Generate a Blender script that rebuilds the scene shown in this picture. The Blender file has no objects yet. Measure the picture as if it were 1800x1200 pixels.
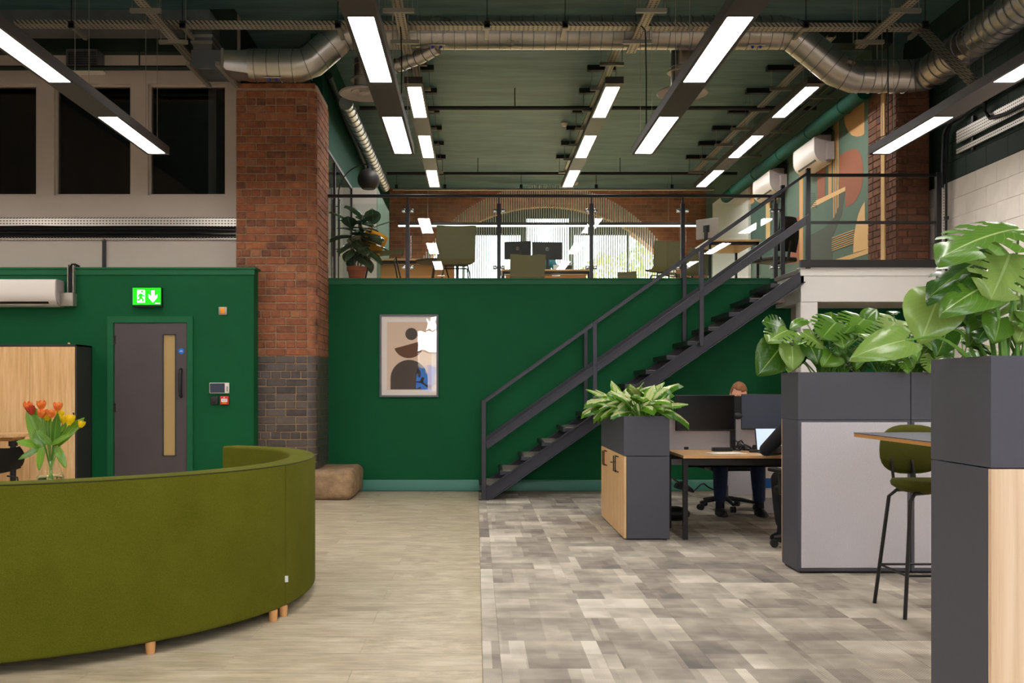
import bpy, bmesh, math, random
from mathutils import Vector, Matrix, Euler, noise
random.seed(7)
PI = math.pi
S = bpy.context.scene
C = S.collection
# ------------------------------------------------------------------ camera, world, light, exposure
F, CX, CY, CH = 1717.0, 837.0, 682.0, 1.30          # focal length in px, vanishing point, eye height
cam = bpy.data.cameras.new('camera'); cam_o = bpy.data.objects.new('camera', cam); C.objects.link(cam_o)
cam_o.location = (0, 0, CH); cam_o.rotation_euler = (PI/2, 0, 0)
cam.sensor_width = 36; cam.lens = F/1800*36
cam.shift_x = (900-CX)/1800; cam.shift_y = (CY-600)/1800
cam.clip_start = 0.05; cam.clip_end = 200
S.camera = cam_o
w = bpy.data.worlds.new('world'); S.world = w; w.use_nodes = True
wb = w.node_tree.nodes['Background']; wb.inputs[0].default_value = (0.86, 0.94, 1.0, 1); wb.inputs[1].default_value = 9.0
S.view_settings.view_transform = 'Standard'; S.view_settings.look = 'None'
S.view_settings.exposure = 0.05; S.view_settings.gamma = 1.0; S.view_settings.use_curve_mapping = False
PANEL = 34.0                                        # radiance of the light panels
def portal(name, loc, rot, sx, sy):                 # tells the renderer where daylight enters
    l = bpy.data.lights.new(name, 'AREA'); l.shape = 'RECTANGLE'; l.size = sx; l.size_y = sy; l.cycles.is_portal = True
    o = bpy.data.objects.new(name, l); C.objects.link(o); o.location = loc; o.rotation_euler = rot
portal('daylight_portal', (1.0, -4.0, 2.6), (PI/2, 0, 0), 5.5, 2.8)
portal('daylight_portal', (1.58, 22.75, 4.0), (-PI/2, 0, 0), 7.0, 2.8)
# ------------------------------------------------------------------ helpers
def P(px, py, Y):
    return Vector(((px-CX)/F*Y, Y, CH-(py-CY)/F*Y))
def PX(px, py, X):                                  # pixel on the plane x = X
    Y = X*F/(px-CX); return Vector((X, Y, CH-(py-CY)/F*Y))
def YF(py, z=0.0):                                  # depth of a pixel row lying at height z
    return (CH-z)*F/(py-CY)
def lin(c):
    c = c/255.0
    return c/12.92 if c <= 0.04045 else ((c+0.055)/1.055)**2.4
def rgb(r, g, b): return (lin(r), lin(g), lin(b), 1)
MATS = {}
class N:                                            # small node-tree writer
    def __init__(s, name):
        s.m = bpy.data.materials.new(name); s.m.use_nodes = True; s.t = s.m.node_tree
        s.b = s.t.nodes['Principled BSDF']; s.o = s.t.nodes['Material Output']; MATS[name] = s.m
    def n(s, typ, **kw):
        x = s.t.nodes.new(typ)
        for k, v in kw.items():
            if k.startswith('i_'): x.inputs[k[2:].replace('_', ' ')].default_value = v
            else: setattr(x, k, v)
        return x
    def l(s, a, b): s.t.links.new(a, b)
    def coords(s, kind='Object', scale=(1,1,1), rand=0):
        tc = s.n('ShaderNodeTexCoord'); mp = s.n('ShaderNodeMapping'); mp.inputs['Scale'].default_value = scale
        src = tc.outputs[kind]
        if rand:
            oi = s.n('ShaderNodeObjectInfo'); mu = s.n('ShaderNodeMath', operation='MULTIPLY'); mu.inputs[1].default_value = rand
            s.l(oi.outputs['Random'], mu.inputs[0]); ad = s.n('ShaderNodeVectorMath', operation='ADD')
            cb = s.n('ShaderNodeCombineXYZ'); s.l(mu.outputs[0], cb.inputs[0]); s.l(mu.outputs[0], cb.inputs[1]); s.l(mu.outputs[0], cb.inputs[2])
            s.l(src, ad.inputs[0]); s.l(cb.outputs[0], ad.inputs[1]); src = ad.outputs[0]
        s.l(src, mp.inputs[0]); return mp.outputs[0]
    def noise(s, vec, scale, detail=3, rough=0.6):
        x = s.n('ShaderNodeTexNoise'); x.inputs['Scale'].default_value = scale; x.inputs['Detail'].default_value = detail; x.inputs['Roughness'].default_value = rough
        s.l(vec, x.inputs['Vector']); return x.outputs['Fac']
    def ramp(s, fac, stops):
        x = s.n('ShaderNodeValToRGB'); e = x.color_ramp.elements
        while len(e) < len(stops): e.new(0.5)
        for el, (p, c) in zip(e, stops): el.position = p; el.color = c
        s.l(fac, x.inputs[0]); return x.outputs[0]
    def mix(s, fac, a, b, mode='MIX'):
        x = s.n('ShaderNodeMix', data_type='RGBA', blend_type=mode)
        for v, i in ((fac, 0), (a, 6), (b, 7)):
            if hasattr(v, 'links'): s.l(v, x.inputs[i])
            else: x.inputs[i].default_value = v
        return x.outputs[2]
    def math(s, op, a, b=0.0):
        x = s.n('ShaderNodeMath', operation=op)
        for v, i in ((a, 0), (b, 1)):
            if hasattr(v, 'links'): s.l(v, x.inputs[i])
            else: x.inputs[i].default_value = v
        return x.outputs[0]
    def bump(s, h, strength=0.3, dist=0.01):
        x = s.n('ShaderNodeBump'); x.inputs['Strength'].default_value = strength; x.inputs['Distance'].default_value = dist
        s.l(h, x.inputs['Height']); s.l(x.outputs[0], s.b.inputs['Normal'])
    def col(s, c):
        if hasattr(c, 'links'): s.l(c, s.b.inputs['Base Color'])
        else: s.b.inputs['Base Color'].default_value = c
    def pr(s, rough=0.5, metal=0.0, spec=0.5):
        s.b.inputs['Roughness'].default_value = rough; s.b.inputs['Metallic'].default_value = metal; s.b.inputs['Specular IOR Level'].default_value = spec
def plain(name, c, rough=0.5, metal=0.0, var=0.0, nscale=8.0, bump=0.0, bscale=120.0, spec=0.5, stretch=(1,1,1)):
    s = N(name); s.pr(rough, metal, spec)
    if var or bump: v = s.coords('Object', stretch)
    if var:
        f = s.noise(v, nscale, 4)
        a = tuple(x*(1-var) for x in c[:3])+(1,); b = tuple(min(1, x*(1+var)) for x in c[:3])+(1,)
        s.col(s.ramp(f, [(0.3, a), (0.7, b)]))
    else: s.col(c)
    if bump: s.bump(s.noise(v, bscale, 2), bump, 0.004)
    return s.m
def emis(name, c, k):
    s = N(name); s.b.inputs['Emission Color'].default_value = c; s.b.inputs['Emission Strength'].default_value = k
    s.col(c); s.pr(0.4); return s.m
def glassy(name, tint, ior=1.45, rough=0.0, bump=0.0, boost=1.0):        # thin pane: transparent + fresnel reflection
    s = N(name); t = s.n('ShaderNodeBsdfTransparent'); t.inputs[0].default_value = tint
    g = s.n('ShaderNodeBsdfGlossy'); g.inputs['Roughness'].default_value = rough; g.inputs['Color'].default_value = (1,1,1,1)
    lw = s.n('ShaderNodeLayerWeight'); r0 = ((ior-1)/(ior+1))**2*boost; m = s.n('ShaderNodeMixShader')
    s.l(s.math('ADD', s.math('MULTIPLY', s.math('POWER', lw.outputs['Facing'], 5.0), 1-r0), r0), m.inputs[0]); s.l(t.outputs[0], m.inputs[1]); s.l(g.outputs[0], m.inputs[2]); s.l(m.outputs[0], s.o.inputs[0])
    if bump:
        b = s.n('ShaderNodeBump'); b.inputs['Strength'].default_value = bump; b.inputs['Distance'].default_value = 0.02
        s.l(s.noise(s.coords('Object', (1,1,0.6)), 5.5, 1), b.inputs['Height']); s.l(b.outputs[0], g.inputs['Normal'])
    return s.m
def wood(name, a, b, axis=2, scale=5.0, rough=0.45, rand=0):
    s = N(name); st = [9.0, 9.0, 9.0]; st[axis] = 0.45; v = s.coords('Object', tuple(st), rand)
    f = s.noise(v, scale, 5, 0.65); f2 = s.noise(v, scale*4, 3)
    s.col(s.mix(0.35, s.ramp(f, [(0.35, a), (0.65, b)]), s.ramp(f2, [(0.35, a), (0.65, b)]))); s.pr(rough); return s.m
# ---- materials
GREEN = rgb(33, 112, 74)
plain('green_wall', rgb(4, 84, 46), 0.65, var=0.08, nscale=1.5, bump=0.08, bscale=220, spec=0.2)
plain('green_trim', rgb(10, 92, 54), 0.5, spec=0.3)
plain('skirting_green', rgb(52, 118, 100), 0.4)
s = N('ceiling_green'); v = s.coords('Object', (0.5, 3, 1)); f = s.noise(v, 2.0, 5, 0.65)
s.col(s.ramp(f, [(0.32, rgb(68, 98, 102)), (0.5, rgb(84, 118, 122)), (0.68, rgb(100, 134, 138))])); s.pr(0.55)
plain('upper_green', rgb(16, 70, 54), 0.75, var=0.1, nscale=1.2, spec=0.15)
plain('deep_green', rgb(14, 34, 24), 0.6, var=0.15, nscale=2)
plain('white_paint', rgb(194, 180, 168), 0.7, var=0.03, nscale=2, bump=0.05, bscale=160)
plain('slat_white', rgb(252, 250, 246), 0.45)
plain('bright_white', rgb(226, 222, 216), 0.55)
plain('block_white', rgb(250, 240, 228), 0.7, var=0.04, nscale=5, bump=0.2, bscale=70)
plain('block_green', rgb(22, 50, 38), 0.7, var=0.08, nscale=5, bump=0.2, bscale=70)
plain('mortar', rgb(168, 140, 112), 0.9, var=0.15, nscale=25, bump=0.5, bscale=120)
plain('mortar_dark', rgb(116, 90, 72), 0.9, var=0.15, nscale=25, bump=0.5, bscale=120)
s = N('brick'); v = s.coords('Object', (1,1,1), 30); oi = s.n('ShaderNodeObjectInfo')
base = s.ramp(oi.outputs['Random'], [(0.0, rgb(58, 42, 36)), (0.2, rgb(112, 66, 46)), (0.45, rgb(152, 86, 54)), (0.7, rgb(124, 72, 50)), (0.88, rgb(176, 106, 64)), (1.0, rgb(150, 110, 82))])
f = s.noise(v, 14, 5, 0.7); s.col(s.mix(0.42, base, s.ramp(f, [(0.28, rgb(66, 44, 34)), (0.5, rgb(150, 88, 58)), (0.72, rgb(196, 136, 92))])))
s.pr(0.85); s.bump(s.noise(v, 60, 4), 0.6, 0.006)
s = N('brick_side'); v = s.coords('Object', (1, 1, 1)); f = s.noise(v, 7, 5, 0.7)
s.col(s.ramp(f, [(0.3, rgb(86, 54, 42)), (0.5, rgb(148, 90, 60)), (0.7, rgb(180, 116, 76))])); s.pr(0.85); s.bump(s.noise(v, 60, 4), 0.6, 0.006)
s = N('brick_brown'); v = s.coords('Object', (1,1,1), 30); oi = s.n('ShaderNodeObjectInfo')
base = s.ramp(oi.outputs['Random'], [(0.0, rgb(78, 52, 42)), (0.5, rgb(116, 76, 56)), (1.0, rgb(144, 98, 70))])
f = s.noise(v, 16, 5, 0.7); s.col(s.mix(0.5, base, s.ramp(f, [(0.3, rgb(60, 38, 30)), (0.7, rgb(140, 88, 62))]))); s.pr(0.9); s.bump(s.noise(v, 60, 4), 0.7, 0.006)
s = N('brick_glazed'); v = s.coords('Object', (1,1,1), 30); oi = s.n('ShaderNodeObjectInfo')
base = s.ramp(oi.outputs['Random'], [(0.0, rgb(58, 52, 50)), (0.5, rgb(84, 76, 72)), (1.0, rgb(104, 92, 84))])
f = s.noise(v, 12, 4); s.col(s.mix(0.35, base, s.ramp(f, [(0.3, rgb(56, 50, 48)), (0.7, rgb(118, 104, 94))]))); s.pr(0.32); s.bump(f, 0.15, 0.004)
s = N('far_brick'); v = s.coords('Object', (1,1,1)); sep = s.n('ShaderNodeSeparateXYZ'); s.l(v, sep.inputs[0]); cb = s.n('ShaderNodeCombineXYZ'); s.l(sep.outputs[0], cb.inputs[0]); s.l(sep.outputs[2], cb.inputs[1])
bt = s.n('ShaderNodeTexBrick'); bt.inputs['Color1'].default_value = rgb(186, 110, 74); bt.inputs['Color2'].default_value = rgb(128, 74, 54); bt.inputs['Mortar'].default_value = rgb(170, 140, 116)
bt.inputs['Scale'].default_value = 1.0; bt.inputs['Mortar Size'].default_value = 0.007; bt.inputs['Brick Width'].default_value = 0.24; bt.inputs['Row Height'].default_value = 0.089; s.l(cb.outputs[0], bt.inputs['Vector'])
f = s.noise(v, 3, 4); s.col(s.mix(0.5, bt.outputs['Color'], s.ramp(f, [(0.3, rgb(130, 78, 58)), (0.7, rgb(196, 128, 94))]), 'MIX')); s.pr(0.9)
nt = s.m.node_tree
plain('stone', rgb(150, 122, 92), 0.9, var=0.35, nscale=9, bump=1.0, bscale=24)
s = N('steel'); v = s.coords('Object'); f = s.noise(v, 2.5, 2, 0.5)
s.col(s.ramp(f, [(0.3, rgb(178, 172, 164)), (0.7, rgb(204, 198, 190))])); s.b.inputs['Metallic'].default_value = 1.0
s.l(s.ramp(f, [(0.3, (0.27,)*3+(1,)), (0.7, (0.36,)*3+(1,))]), s.b.inputs['Roughness'])
plain('duct_grey', rgb(120, 122, 126), 0.45, 0.75, var=0.12, nscale=5)
s = N('perforated'); v = s.coords('Object'); sep = s.n('ShaderNodeSeparateXYZ'); s.l(v, sep.inputs[0])
ad = s.math('ADD', s.math('ADD', sep.outputs[0], sep.outputs[1]), 0.0)
f1 = s.math('FRACT', s.math('MULTIPLY', s.math('ADD', sep.outputs[0], sep.outputs[2]), 20.0)); f2 = s.math('FRACT', s.math('MULTIPLY', sep.outputs[1], 20.0))
h = s.math('MULTIPLY', s.math('LESS_THAN', s.math('ABSOLUTE', s.math('SUBTRACT', f1, 0.5)), 0.2), s.math('LESS_THAN', s.math('ABSOLUTE', s.math('SUBTRACT', f2, 0.5)), 0.3))
s.col(s.mix(h, rgb(176, 166, 150), rgb(84, 78, 70))); s.pr(0.42, 0.55)
s = N('perforated_wall'); v = s.coords('Object'); sep = s.n('ShaderNodeSeparateXYZ'); s.l(v, sep.inputs[0])
f1 = s.math('FRACT', s.math('MULTIPLY', s.math('ADD', sep.outputs[0], sep.outputs[1]), 26.0)); f2 = s.math('FRACT', s.math('MULTIPLY', sep.outputs[2], 30.0))
h = s.math('MULTIPLY', s.math('LESS_THAN', s.math('ABSOLUTE', s.math('SUBTRACT', f1, 0.5)), 0.3), s.math('LESS_THAN', s.math('ABSOLUTE', s.math('SUBTRACT', f2, 0.5)), 0.18))
s.col(s.mix(h, rgb(214, 208, 198), rgb(70, 66, 62))); s.pr(0.4, 0.5)
plain('zinc', rgb(168, 162, 150), 0.4, 0.7)
plain('black_metal', rgb(30, 29, 31), 0.42, 0.2)
plain('stair_metal', rgb(52, 51, 58), 0.42, 0.3, var=0.08, nscale=6)
plain('stair_tread', rgb(122, 116, 108), 0.8, bump=0.3, bscale=90)
plain('black_cable', rgb(14, 14, 15), 0.45)
plain('housing', rgb(66, 58, 56), 0.45, 0.2)
emis('light_panel', (1.0, 0.95, 0.915, 1), PANEL)
emis('exit_green', rgb(0, 215, 0), 1.0); emis('exit_white', (1, 1, 1, 1), 1.1)
plain('door_brown', rgb(74, 66, 68), 0.4, var=0.05, nscale=3)
s = N('oak'); v = s.coords('Object', (9, 9, 0.45)); f = s.noise(v, 4, 5, 0.65)
s.col(s.ramp(f, [(0.3, rgb(206, 160, 104)), (0.5, rgb(224, 182, 128)), (0.7, rgb(238, 200, 150))])); s.pr(0.45)
s = N('oak_pale'); v = s.coords('Object', (9, 9, 0.35)); f = s.noise(v, 3.2, 5, 0.6)
s.col(s.ramp(f, [(0.3, rgb(214, 178, 142)), (0.5, rgb(228, 196, 162)), (0.7, rgb(238, 210, 180))])); s.pr(0.45)
wood('desk_oak', rgb(194, 146, 94), rgb(226, 184, 130), 0, 3.0, 0.4)
plain('oak_edge', rgb(196, 140, 78), 0.45)
plain('anthracite', rgb(74, 74, 84), 0.5, var=0.03, nscale=30, bump=0.05, bscale=400)
plain('cabinet_black', rgb(44, 41, 41), 0.5)
s = N('felt_grey'); v = s.coords('Object', (60, 60, 300)); f = s.noise(v, 3, 3); s.col(s.ramp(f, [(0.3, rgb(170, 166, 172)), (0.7, rgb(224, 220, 226))])); s.pr(0.95, spec=0.1)
s = N('sofa_fabric'); v = s.coords('Object', (1,1,1)); f = s.noise(v, 260, 2); f2 = s.noise(v, 3, 3)
s.col(s.mix(0.4, s.ramp(f, [(0.3, rgb(72, 76, 12)), (0.7, rgb(102, 102, 30))]), s.ramp(f2, [(0.3, rgb(76, 78, 14)), (0.7, rgb(98, 98, 26))]))); s.pr(0.95, spec=0.1); s.bump(f, 0.35, 0.002)
plain('sofa_piping', rgb(50, 50, 12), 0.9)
plain('chair_green', rgb(142, 138, 114), 0.9, var=0.1, nscale=120, spec=0.1)
plain('olive_velvet', rgb(74, 76, 26), 0.85, var=0.08, nscale=90, spec=0.15)
plain('beech', rgb(206, 150, 94), 0.5)
plain('black_plastic', rgb(24, 24, 25), 0.45)
plain('screen_black', rgb(10, 10, 11), 0.25)
plain('screen_grey', rgb(60, 68, 84), 0.25)
emis('laptop_screen', rgb(190, 208, 226), 0.75)
plain('paper', rgb(236, 234, 230), 0.8)
plain('white_plastic', rgb(228, 220, 212), 0.4)
plain('ac_grey', rgb(160, 150, 146), 0.5)
plain('chrome', rgb(200, 200, 200), 0.18, 1.0)
plain('terracotta', rgb(170, 84, 54), 0.75, var=0.1, nscale=20)
plain('mustard', rgb(232, 152, 30), 0.9, spec=0.1)
plain('soil', rgb(48, 36, 28), 0.95, bump=1, bscale=60)
plain('skin', rgb(222, 164, 138), 0.55); plain('hair_ginger', rgb(132, 84, 48), 0.7, var=0.35, nscale=60, stretch=(1,1,0.3))
plain('hair_dark', rgb(84, 56, 40), 0.7, var=0.3, nscale=60)
plain('jeans', rgb(30, 46, 76), 0.9, var=0.15, nscale=40); plain('knit_black', rgb(26, 27, 31), 0.95, bump=0.3, bscale=200); plain('shirt_teal', rgb(64, 128, 140), 0.9); plain('shirt_grey', rgb(90, 96, 104), 0.9)
plain('shoe_black', rgb(22, 21, 22), 0.55); plain('sock', rgb(20, 26, 44), 0.9); plain('eye', rgb(50, 40, 34), 0.2); plain('lip', rgb(190, 110, 100), 0.5)
glassy('pane', (0.93, 0.97, 0.95, 1), 1.45); glassy('window_glass', (0.97, 0.99, 0.98, 1), 1.4)
glassy('vase_glass', (0.95, 0.97, 0.92, 1), 1.4); glassy('dark_pane', (0.55, 0.55, 0.55, 1), 1.5); glassy('acrylic', (0.98, 0.98, 0.98, 1), 1.6, 0.0, 0.09, 1.2)
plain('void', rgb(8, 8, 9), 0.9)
s = N('water'); s.col((0.93, 0.97, 0.75, 1)); s.pr(0.02); s.b.inputs['Transmission Weight'].default_value = 1.0; s.b.inputs['IOR'].default_value = 1.1
plain('spring_steel', rgb(140, 140, 142), 0.35, 0.9)
plain('blue_clip', rgb(30, 60, 190), 0.4); plain('sign_blue', rgb(0, 112, 205), 0.4); plain('alarm_red', rgb(214, 40, 34), 0.4); plain('amber', rgb(236, 150, 20), 0.35)
plain('frame_grey', rgb(104, 100, 106), 0.45); plain('print_beige', rgb(240, 212, 188), 0.8); plain('print_mat', rgb(250, 240, 232), 0.85); plain('print_dark', rgb(62, 50, 46), 0.8); plain('print_brown', rgb(104, 58, 32), 0.8); plain('print_grey', rgb(74, 66, 64), 0.8)
plain('mural_sage', rgb(92, 116, 100), 0.8, var=0.04, nscale=3); plain('mural_tan', rgb(206, 160, 104), 0.8); plain('mural_terra', rgb(152, 92, 66), 0.8); plain('mural_cream', rgb(224, 186, 128), 0.8); plain('mural_dark', rgb(84, 92, 80), 0.8); plain('mural_teal', rgb(70, 96, 86), 0.8)
plain('concrete_beige', rgb(196, 168, 120), 0.85, var=0.2, nscale=15)
def leafmat(name, c1, c2, vein, cream=None, gloss=0.26):
    s = N(name); uv = s.n('ShaderNodeUVMap'); sep = s.n('ShaderNodeSeparateXYZ'); s.l(uv.outputs[0], sep.inputs[0])
    oi = s.n('ShaderNodeObjectInfo'); c = s.ramp(oi.outputs['Random'], [(0.0, c1), (1.0, c2)])
    av = s.math('ABSOLUTE', s.math('SUBTRACT', s.math('MULTIPLY', sep.outputs[1], 2.0), 1.0))
    if cream:
        nz = s.noise(s.coords('Object'), 26, 4, 0.7); m = s.math('LESS_THAN', s.math('ADD', av, s.math('MULTIPLY', nz, 0.9)), 1.0)
        c = s.mix(m, c, cream)
    sv = s.math('FRACT', s.math('MULTIPLY', s.math('SUBTRACT', sep.outputs[0], s.math('MULTIPLY', av, 0.5)), 9.0))
    m2 = s.math('MULTIPLY', s.math('LESS_THAN', sv, 0.10), 0.18)
    c = s.mix(m2, c, vein); c = s.mix(s.math('LESS_THAN', av, 0.035), c, vein)
    s.col(c); s.pr(gloss); s.b.inputs['Subsurface Weight'].default_value = 0.0
    tr = s.n('ShaderNodeBsdfTranslucent'); s.l(c, tr.inputs[0]); mx = s.n('ShaderNodeMixShader'); mx.inputs[0].default_value = 0.25
    s.l(s.b.outputs[0], mx.inputs[1]); s.l(tr.outputs[0], mx.inputs[2]); s.l(mx.outputs[0], s.o.inputs[0]); return s.m
leafmat('monstera_leaf', rgb(28, 74, 14), rgb(94, 138, 40), rgb(140, 172, 84))
leafmat('monstera_pale', rgb(86, 130, 38), rgb(146, 174, 88), rgb(176, 200, 124))
leafmat('aglaonema_leaf', rgb(62, 118, 20), rgb(104, 156, 36), rgb(150, 190, 90), rgb(198, 206, 140))
leafmat('rubber_leaf', rgb(34, 56, 34), rgb(72, 92, 62), rgb(130, 140, 100))
leafmat('tulip_leaf', rgb(70, 120, 26), rgb(120, 164, 44), rgb(150, 190, 90))
leafmat('hedge_leaf', rgb(120, 160, 60), rgb(190, 200, 110), rgb(190, 200, 120))
plain('stem_green', rgb(104, 150, 56), 0.45); plain('stem_brown', rgb(120, 98, 60), 0.7)
s = N('tulip_orange'); v = s.coords('Object', (1,1,1)); f = s.noise(v, 40, 3); s.col(s.ramp(f, [(0.3, rgb(228, 96, 34)), (0.6, rgb(240, 140, 60)), (0.8, rgb(250, 200, 100))])); s.pr(0.5)
plain('tulip_red', rgb(180, 50, 24), 0.5, var=0.3, nscale=40); plain('tulip_yellow', rgb(250, 208, 0), 0.5, var=0.1, nscale=30)
# carpet tile: rectangular patches of beige and grey with a fine ribbed weave
s = N('carpet'); v0 = s.coords('Object', (1,1,1)); oi = s.n('ShaderNodeObjectInfo')
st_ = s.math('MULTIPLY', s.math('FLOOR', s.math('MULTIPLY', oi.outputs['Random'], 60.0)), 0.5); cbx = s.n('ShaderNodeCombineXYZ'); s.l(s.math('MULTIPLY', oi.outputs['Random'], 23.0), cbx.inputs[0]); s.l(st_, cbx.inputs[1])
ofs = s.n('ShaderNodeVectorMath', operation='ADD'); ofs.inputs[1].default_value = (0.25, 0.25, 0); s.l(v0, ofs.inputs[0]); vad = s.n('ShaderNodeVectorMath', operation='ADD'); s.l(ofs.outputs[0], vad.inputs[0]); s.l(cbx.outputs[0], vad.inputs[1]); v = vad.outputs[0]
def patches(wd, ht, seed, seed2=0.0):
    mp = s.n('ShaderNodeMapping'); mp.inputs['Location'].default_value = (seed, seed2, 0); s.l(v, mp.inputs[0])
    b = s.n('ShaderNodeTexBrick'); b.offset = 0.37; b.inputs['Color1'].default_value = (0,0,0,1); b.inputs['Color2'].default_value = (1,1,1,1); b.inputs['Mortar Size'].default_value = 0
    b.inputs['Scale'].default_value = 1.0; b.inputs['Brick Width'].default_value = wd; b.inputs['Row Height'].default_value = ht; b.inputs['Mortar'].default_value = (0.5,0.5,0.5,1); s.l(mp.outputs[0], b.inputs['Vector']); return b.outputs['Color']
oi = s.n('ShaderNodeObjectInfo')
p1 = patches(0.29, 0.5, 0.3); p2 = patches(0.37, 0.25, 2.1); p3 = patches(0.17, 0.1667, 5.2)
mixf = s.math('ADD', s.math('ADD', s.math('MULTIPLY', p1, 0.24), s.math('MULTIPLY', p2, 0.17)), s.math('ADD', s.math('MULTIPLY', oi.outputs['Random'], 0.12), s.math('MULTIPLY', p3, 0.09)))
mixf = s.math('ADD', mixf, s.math('MULTIPLY', s.noise(v, 4, 2), 0.45))
sep = s.n('ShaderNodeSeparateXYZ'); s.l(v0, sep.inputs[0])
gr = s.math('SUBTRACT', s.math('FRACT', s.math('MULTIPLY', s.math('ADD', sep.outputs[1], 0.25), 2.0)), 0.5)
mixf = s.math('ADD', mixf, s.math('MULTIPLY', s.math('MULTIPLY', gr, s.math('SUBTRACT', p2, 0.35)), 0.42))
c = s.ramp(mixf, [(0.26, rgb(112, 106, 102)), (0.42, rgb(146, 137, 127)), (0.60, rgb(182, 172, 157)), (0.80, rgb(220, 212, 197))])
rib = s.math('MULTIPLY', s.math('SINE', s.math('MULTIPLY', sep.outputs[0], 430.0)), s.math('SINE', s.math('MULTIPLY', sep.outputs[1], 360.0)))
c = s.mix(s.math('MULTIPLY', s.math('GREATER_THAN', rib, 0.2), 0.26), c, rgb(92, 84, 76))
s.col(c); s.pr(0.95, spec=0.1); s.bump(s.noise(v0, 240, 2), 0.4, 0.003)
s = N('vinyl_plank'); v = s.coords('Object', (1.3, 12, 1), 50); f = s.noise(v, 2.4, 6, 0.7); v2 = s.coords('Object', (1, 2, 1), 23); f2 = s.noise(v2, 3.2, 4)
s.col(s.mix(0.5, s.ramp(f, [(0.30, rgb(132, 120, 98)), (0.5, rgb(184, 169, 141)), (0.70, rgb(216, 204, 182))]), s.ramp(f2, [(0.34, rgb(148, 134, 110)), (0.5, rgb(186, 170, 140)), (0.66, rgb(214, 202, 180))])))
s.pr(0.42); s.bump(f, 0.05, 0.002)
plain('floor_base', rgb(150, 138, 118), 0.9)

# ---- mesh helpers
def NB(): return bmesh.new()
def box(bm, x0, x1, y0, y1, z0, z1):
    vs = [bm.verts.new((x, y, z)) for z in (z0, z1) for y in (y0, y1) for x in (x0, x1)]
    fs = [(0,2,3,1), (4,5,7,6), (0,1,5,4), (2,6,7,3), (0,4,6,2), (1,3,7,5)]
    return [bm.faces.new([vs[i] for i in f]) for f in fs]
def bevbox(bm, x0, x1, y0, y1, z0, z1, r=0.005, seg=2):
    fs = box(bm, x0, x1, y0, y1, z0, z1); es = list({e for f in fs for e in f.edges})
    bmesh.ops.bevel(bm, geom=es, offset=r, segments=seg, affect='EDGES', profile=0.5)
def xform(bm, n0, M):
    bm.verts.ensure_lookup_table()
    for v in bm.verts[n0:]: v.co = M @ v.co
def obox(bm, c, size, M=None, r=0.0):
    old = set(bm.verts); a, b, d = (x/2 for x in size)
    if r: bevbox(bm, -a, a, -b, b, -d, d, r, 1)
    else: box(bm, -a, a, -b, b, -d, d)
    T = Matrix.Translation(c)
    if M is not None: T = T @ (M.to_4x4())
    for v in [v for v in bm.verts if v not in old]: v.co = T @ v.co
def bar(bm, p, q, wd, ht, up=Vector((0,0,1))):        # rectangular bar from p to q
    p, q = Vector(p), Vector(q); d = (q-p); L = d.length; y = d.normalized(); x = y.cross(Vector(up))
    if x.length < 1e-5: x = Vector((1,0,0))
    x.normalize(); z = x.cross(y)
    M = Matrix((x, y, z)).transposed(); obox(bm, (p+q)/2, (wd, L, ht), M)
def tube(bm, pts, r, seg=8, cap=True):
    pts = [Vector(p) for p in pts]; n = len(pts); rs = r if isinstance(r, (list, tuple)) else [r]*n
    rings = []; prev = None
    for i, p in enumerate(pts):
        d = (pts[min(i+1, n-1)]-pts[max(i-1, 0)]).normalized()
        if prev is None:
            a = d.cross(Vector((0,0,1)));
            if a.length < 1e-3: a = d.cross(Vector((1,0,0)))
        else: a = prev-d*prev.dot(d)
        a.normalize(); prev = a; b = d.cross(a)
        rings.append([bm.verts.new(p+(a*math.cos(t)+b*math.sin(t))*rs[i]) for t in (2*PI*k/seg for k in range(seg))])
    for i in range(n-1):
        for k in range(seg):
            bm.faces.new((rings[i][k], rings[i][(k+1)%seg], rings[i+1][(k+1)%seg], rings[i+1][k]))
    if cap: bm.faces.new(rings[0][::-1]); bm.faces.new(rings[-1])
def lathe(bm, prof, c=(0,0,0), seg=24, M=None):
    c = Vector(c); rings = []
    for r, z in prof:
        ring = []
        for k in range(seg):
            t = 2*PI*k/seg; co = Vector((r*math.cos(t), r*math.sin(t), z))
            if M is not None: co = M @ co
            ring.append(bm.verts.new(c+co))
        rings.append(ring)
    for i in range(len(rings)-1):
        for k in range(seg):
            bm.faces.new((rings[i][k], rings[i][(k+1)%seg], rings[i+1][(k+1)%seg], rings[i+1][k]))
    if prof[0][0] > 1e-4: bm.faces.new(rings[0][::-1])
    if prof[-1][0] > 1e-4: bm.faces.new(rings[-1])
def prism(bm, pts, d):                               # polygon (3-D points) extruded by vector d
    a = [bm.verts.new(p) for p in pts]; d = Vector(d); b = [bm.verts.new(Vector(p)+d) for p in pts]; n = len(pts)
    bm.faces.new(a); bm.faces.new(b[::-1])
    for i in range(n): bm.faces.new((a[i], b[i], b[(i+1)%n], a[(i+1)%n]))
def ball(bm, c, r, seg=12, rings=8, sc=(1,1,1)):
    for v in bmesh.ops.create_uvsphere(bm, u_segments=seg, v_segments=rings, radius=r)['verts']: v.co = Vector((v.co.x*sc[0], v.co.y*sc[1], v.co.z*sc[2]))+Vector(c)
def mesh_of(bm, name, mat, smooth=True, ang=35):
    bmesh.ops.recalc_face_normals(bm, faces=bm.faces); me = bpy.data.meshes.new(name); bm.to_mesh(me); bm.free()
    if mat: me.materials.append(MATS[mat])
    if smooth and len(me.polygons):
        me.polygons.foreach_set('use_smooth', [True]*len(me.polygons)); me.set_sharp_from_angle(angle=math.radians(ang))
    return me
ROOTM = {}
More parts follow.
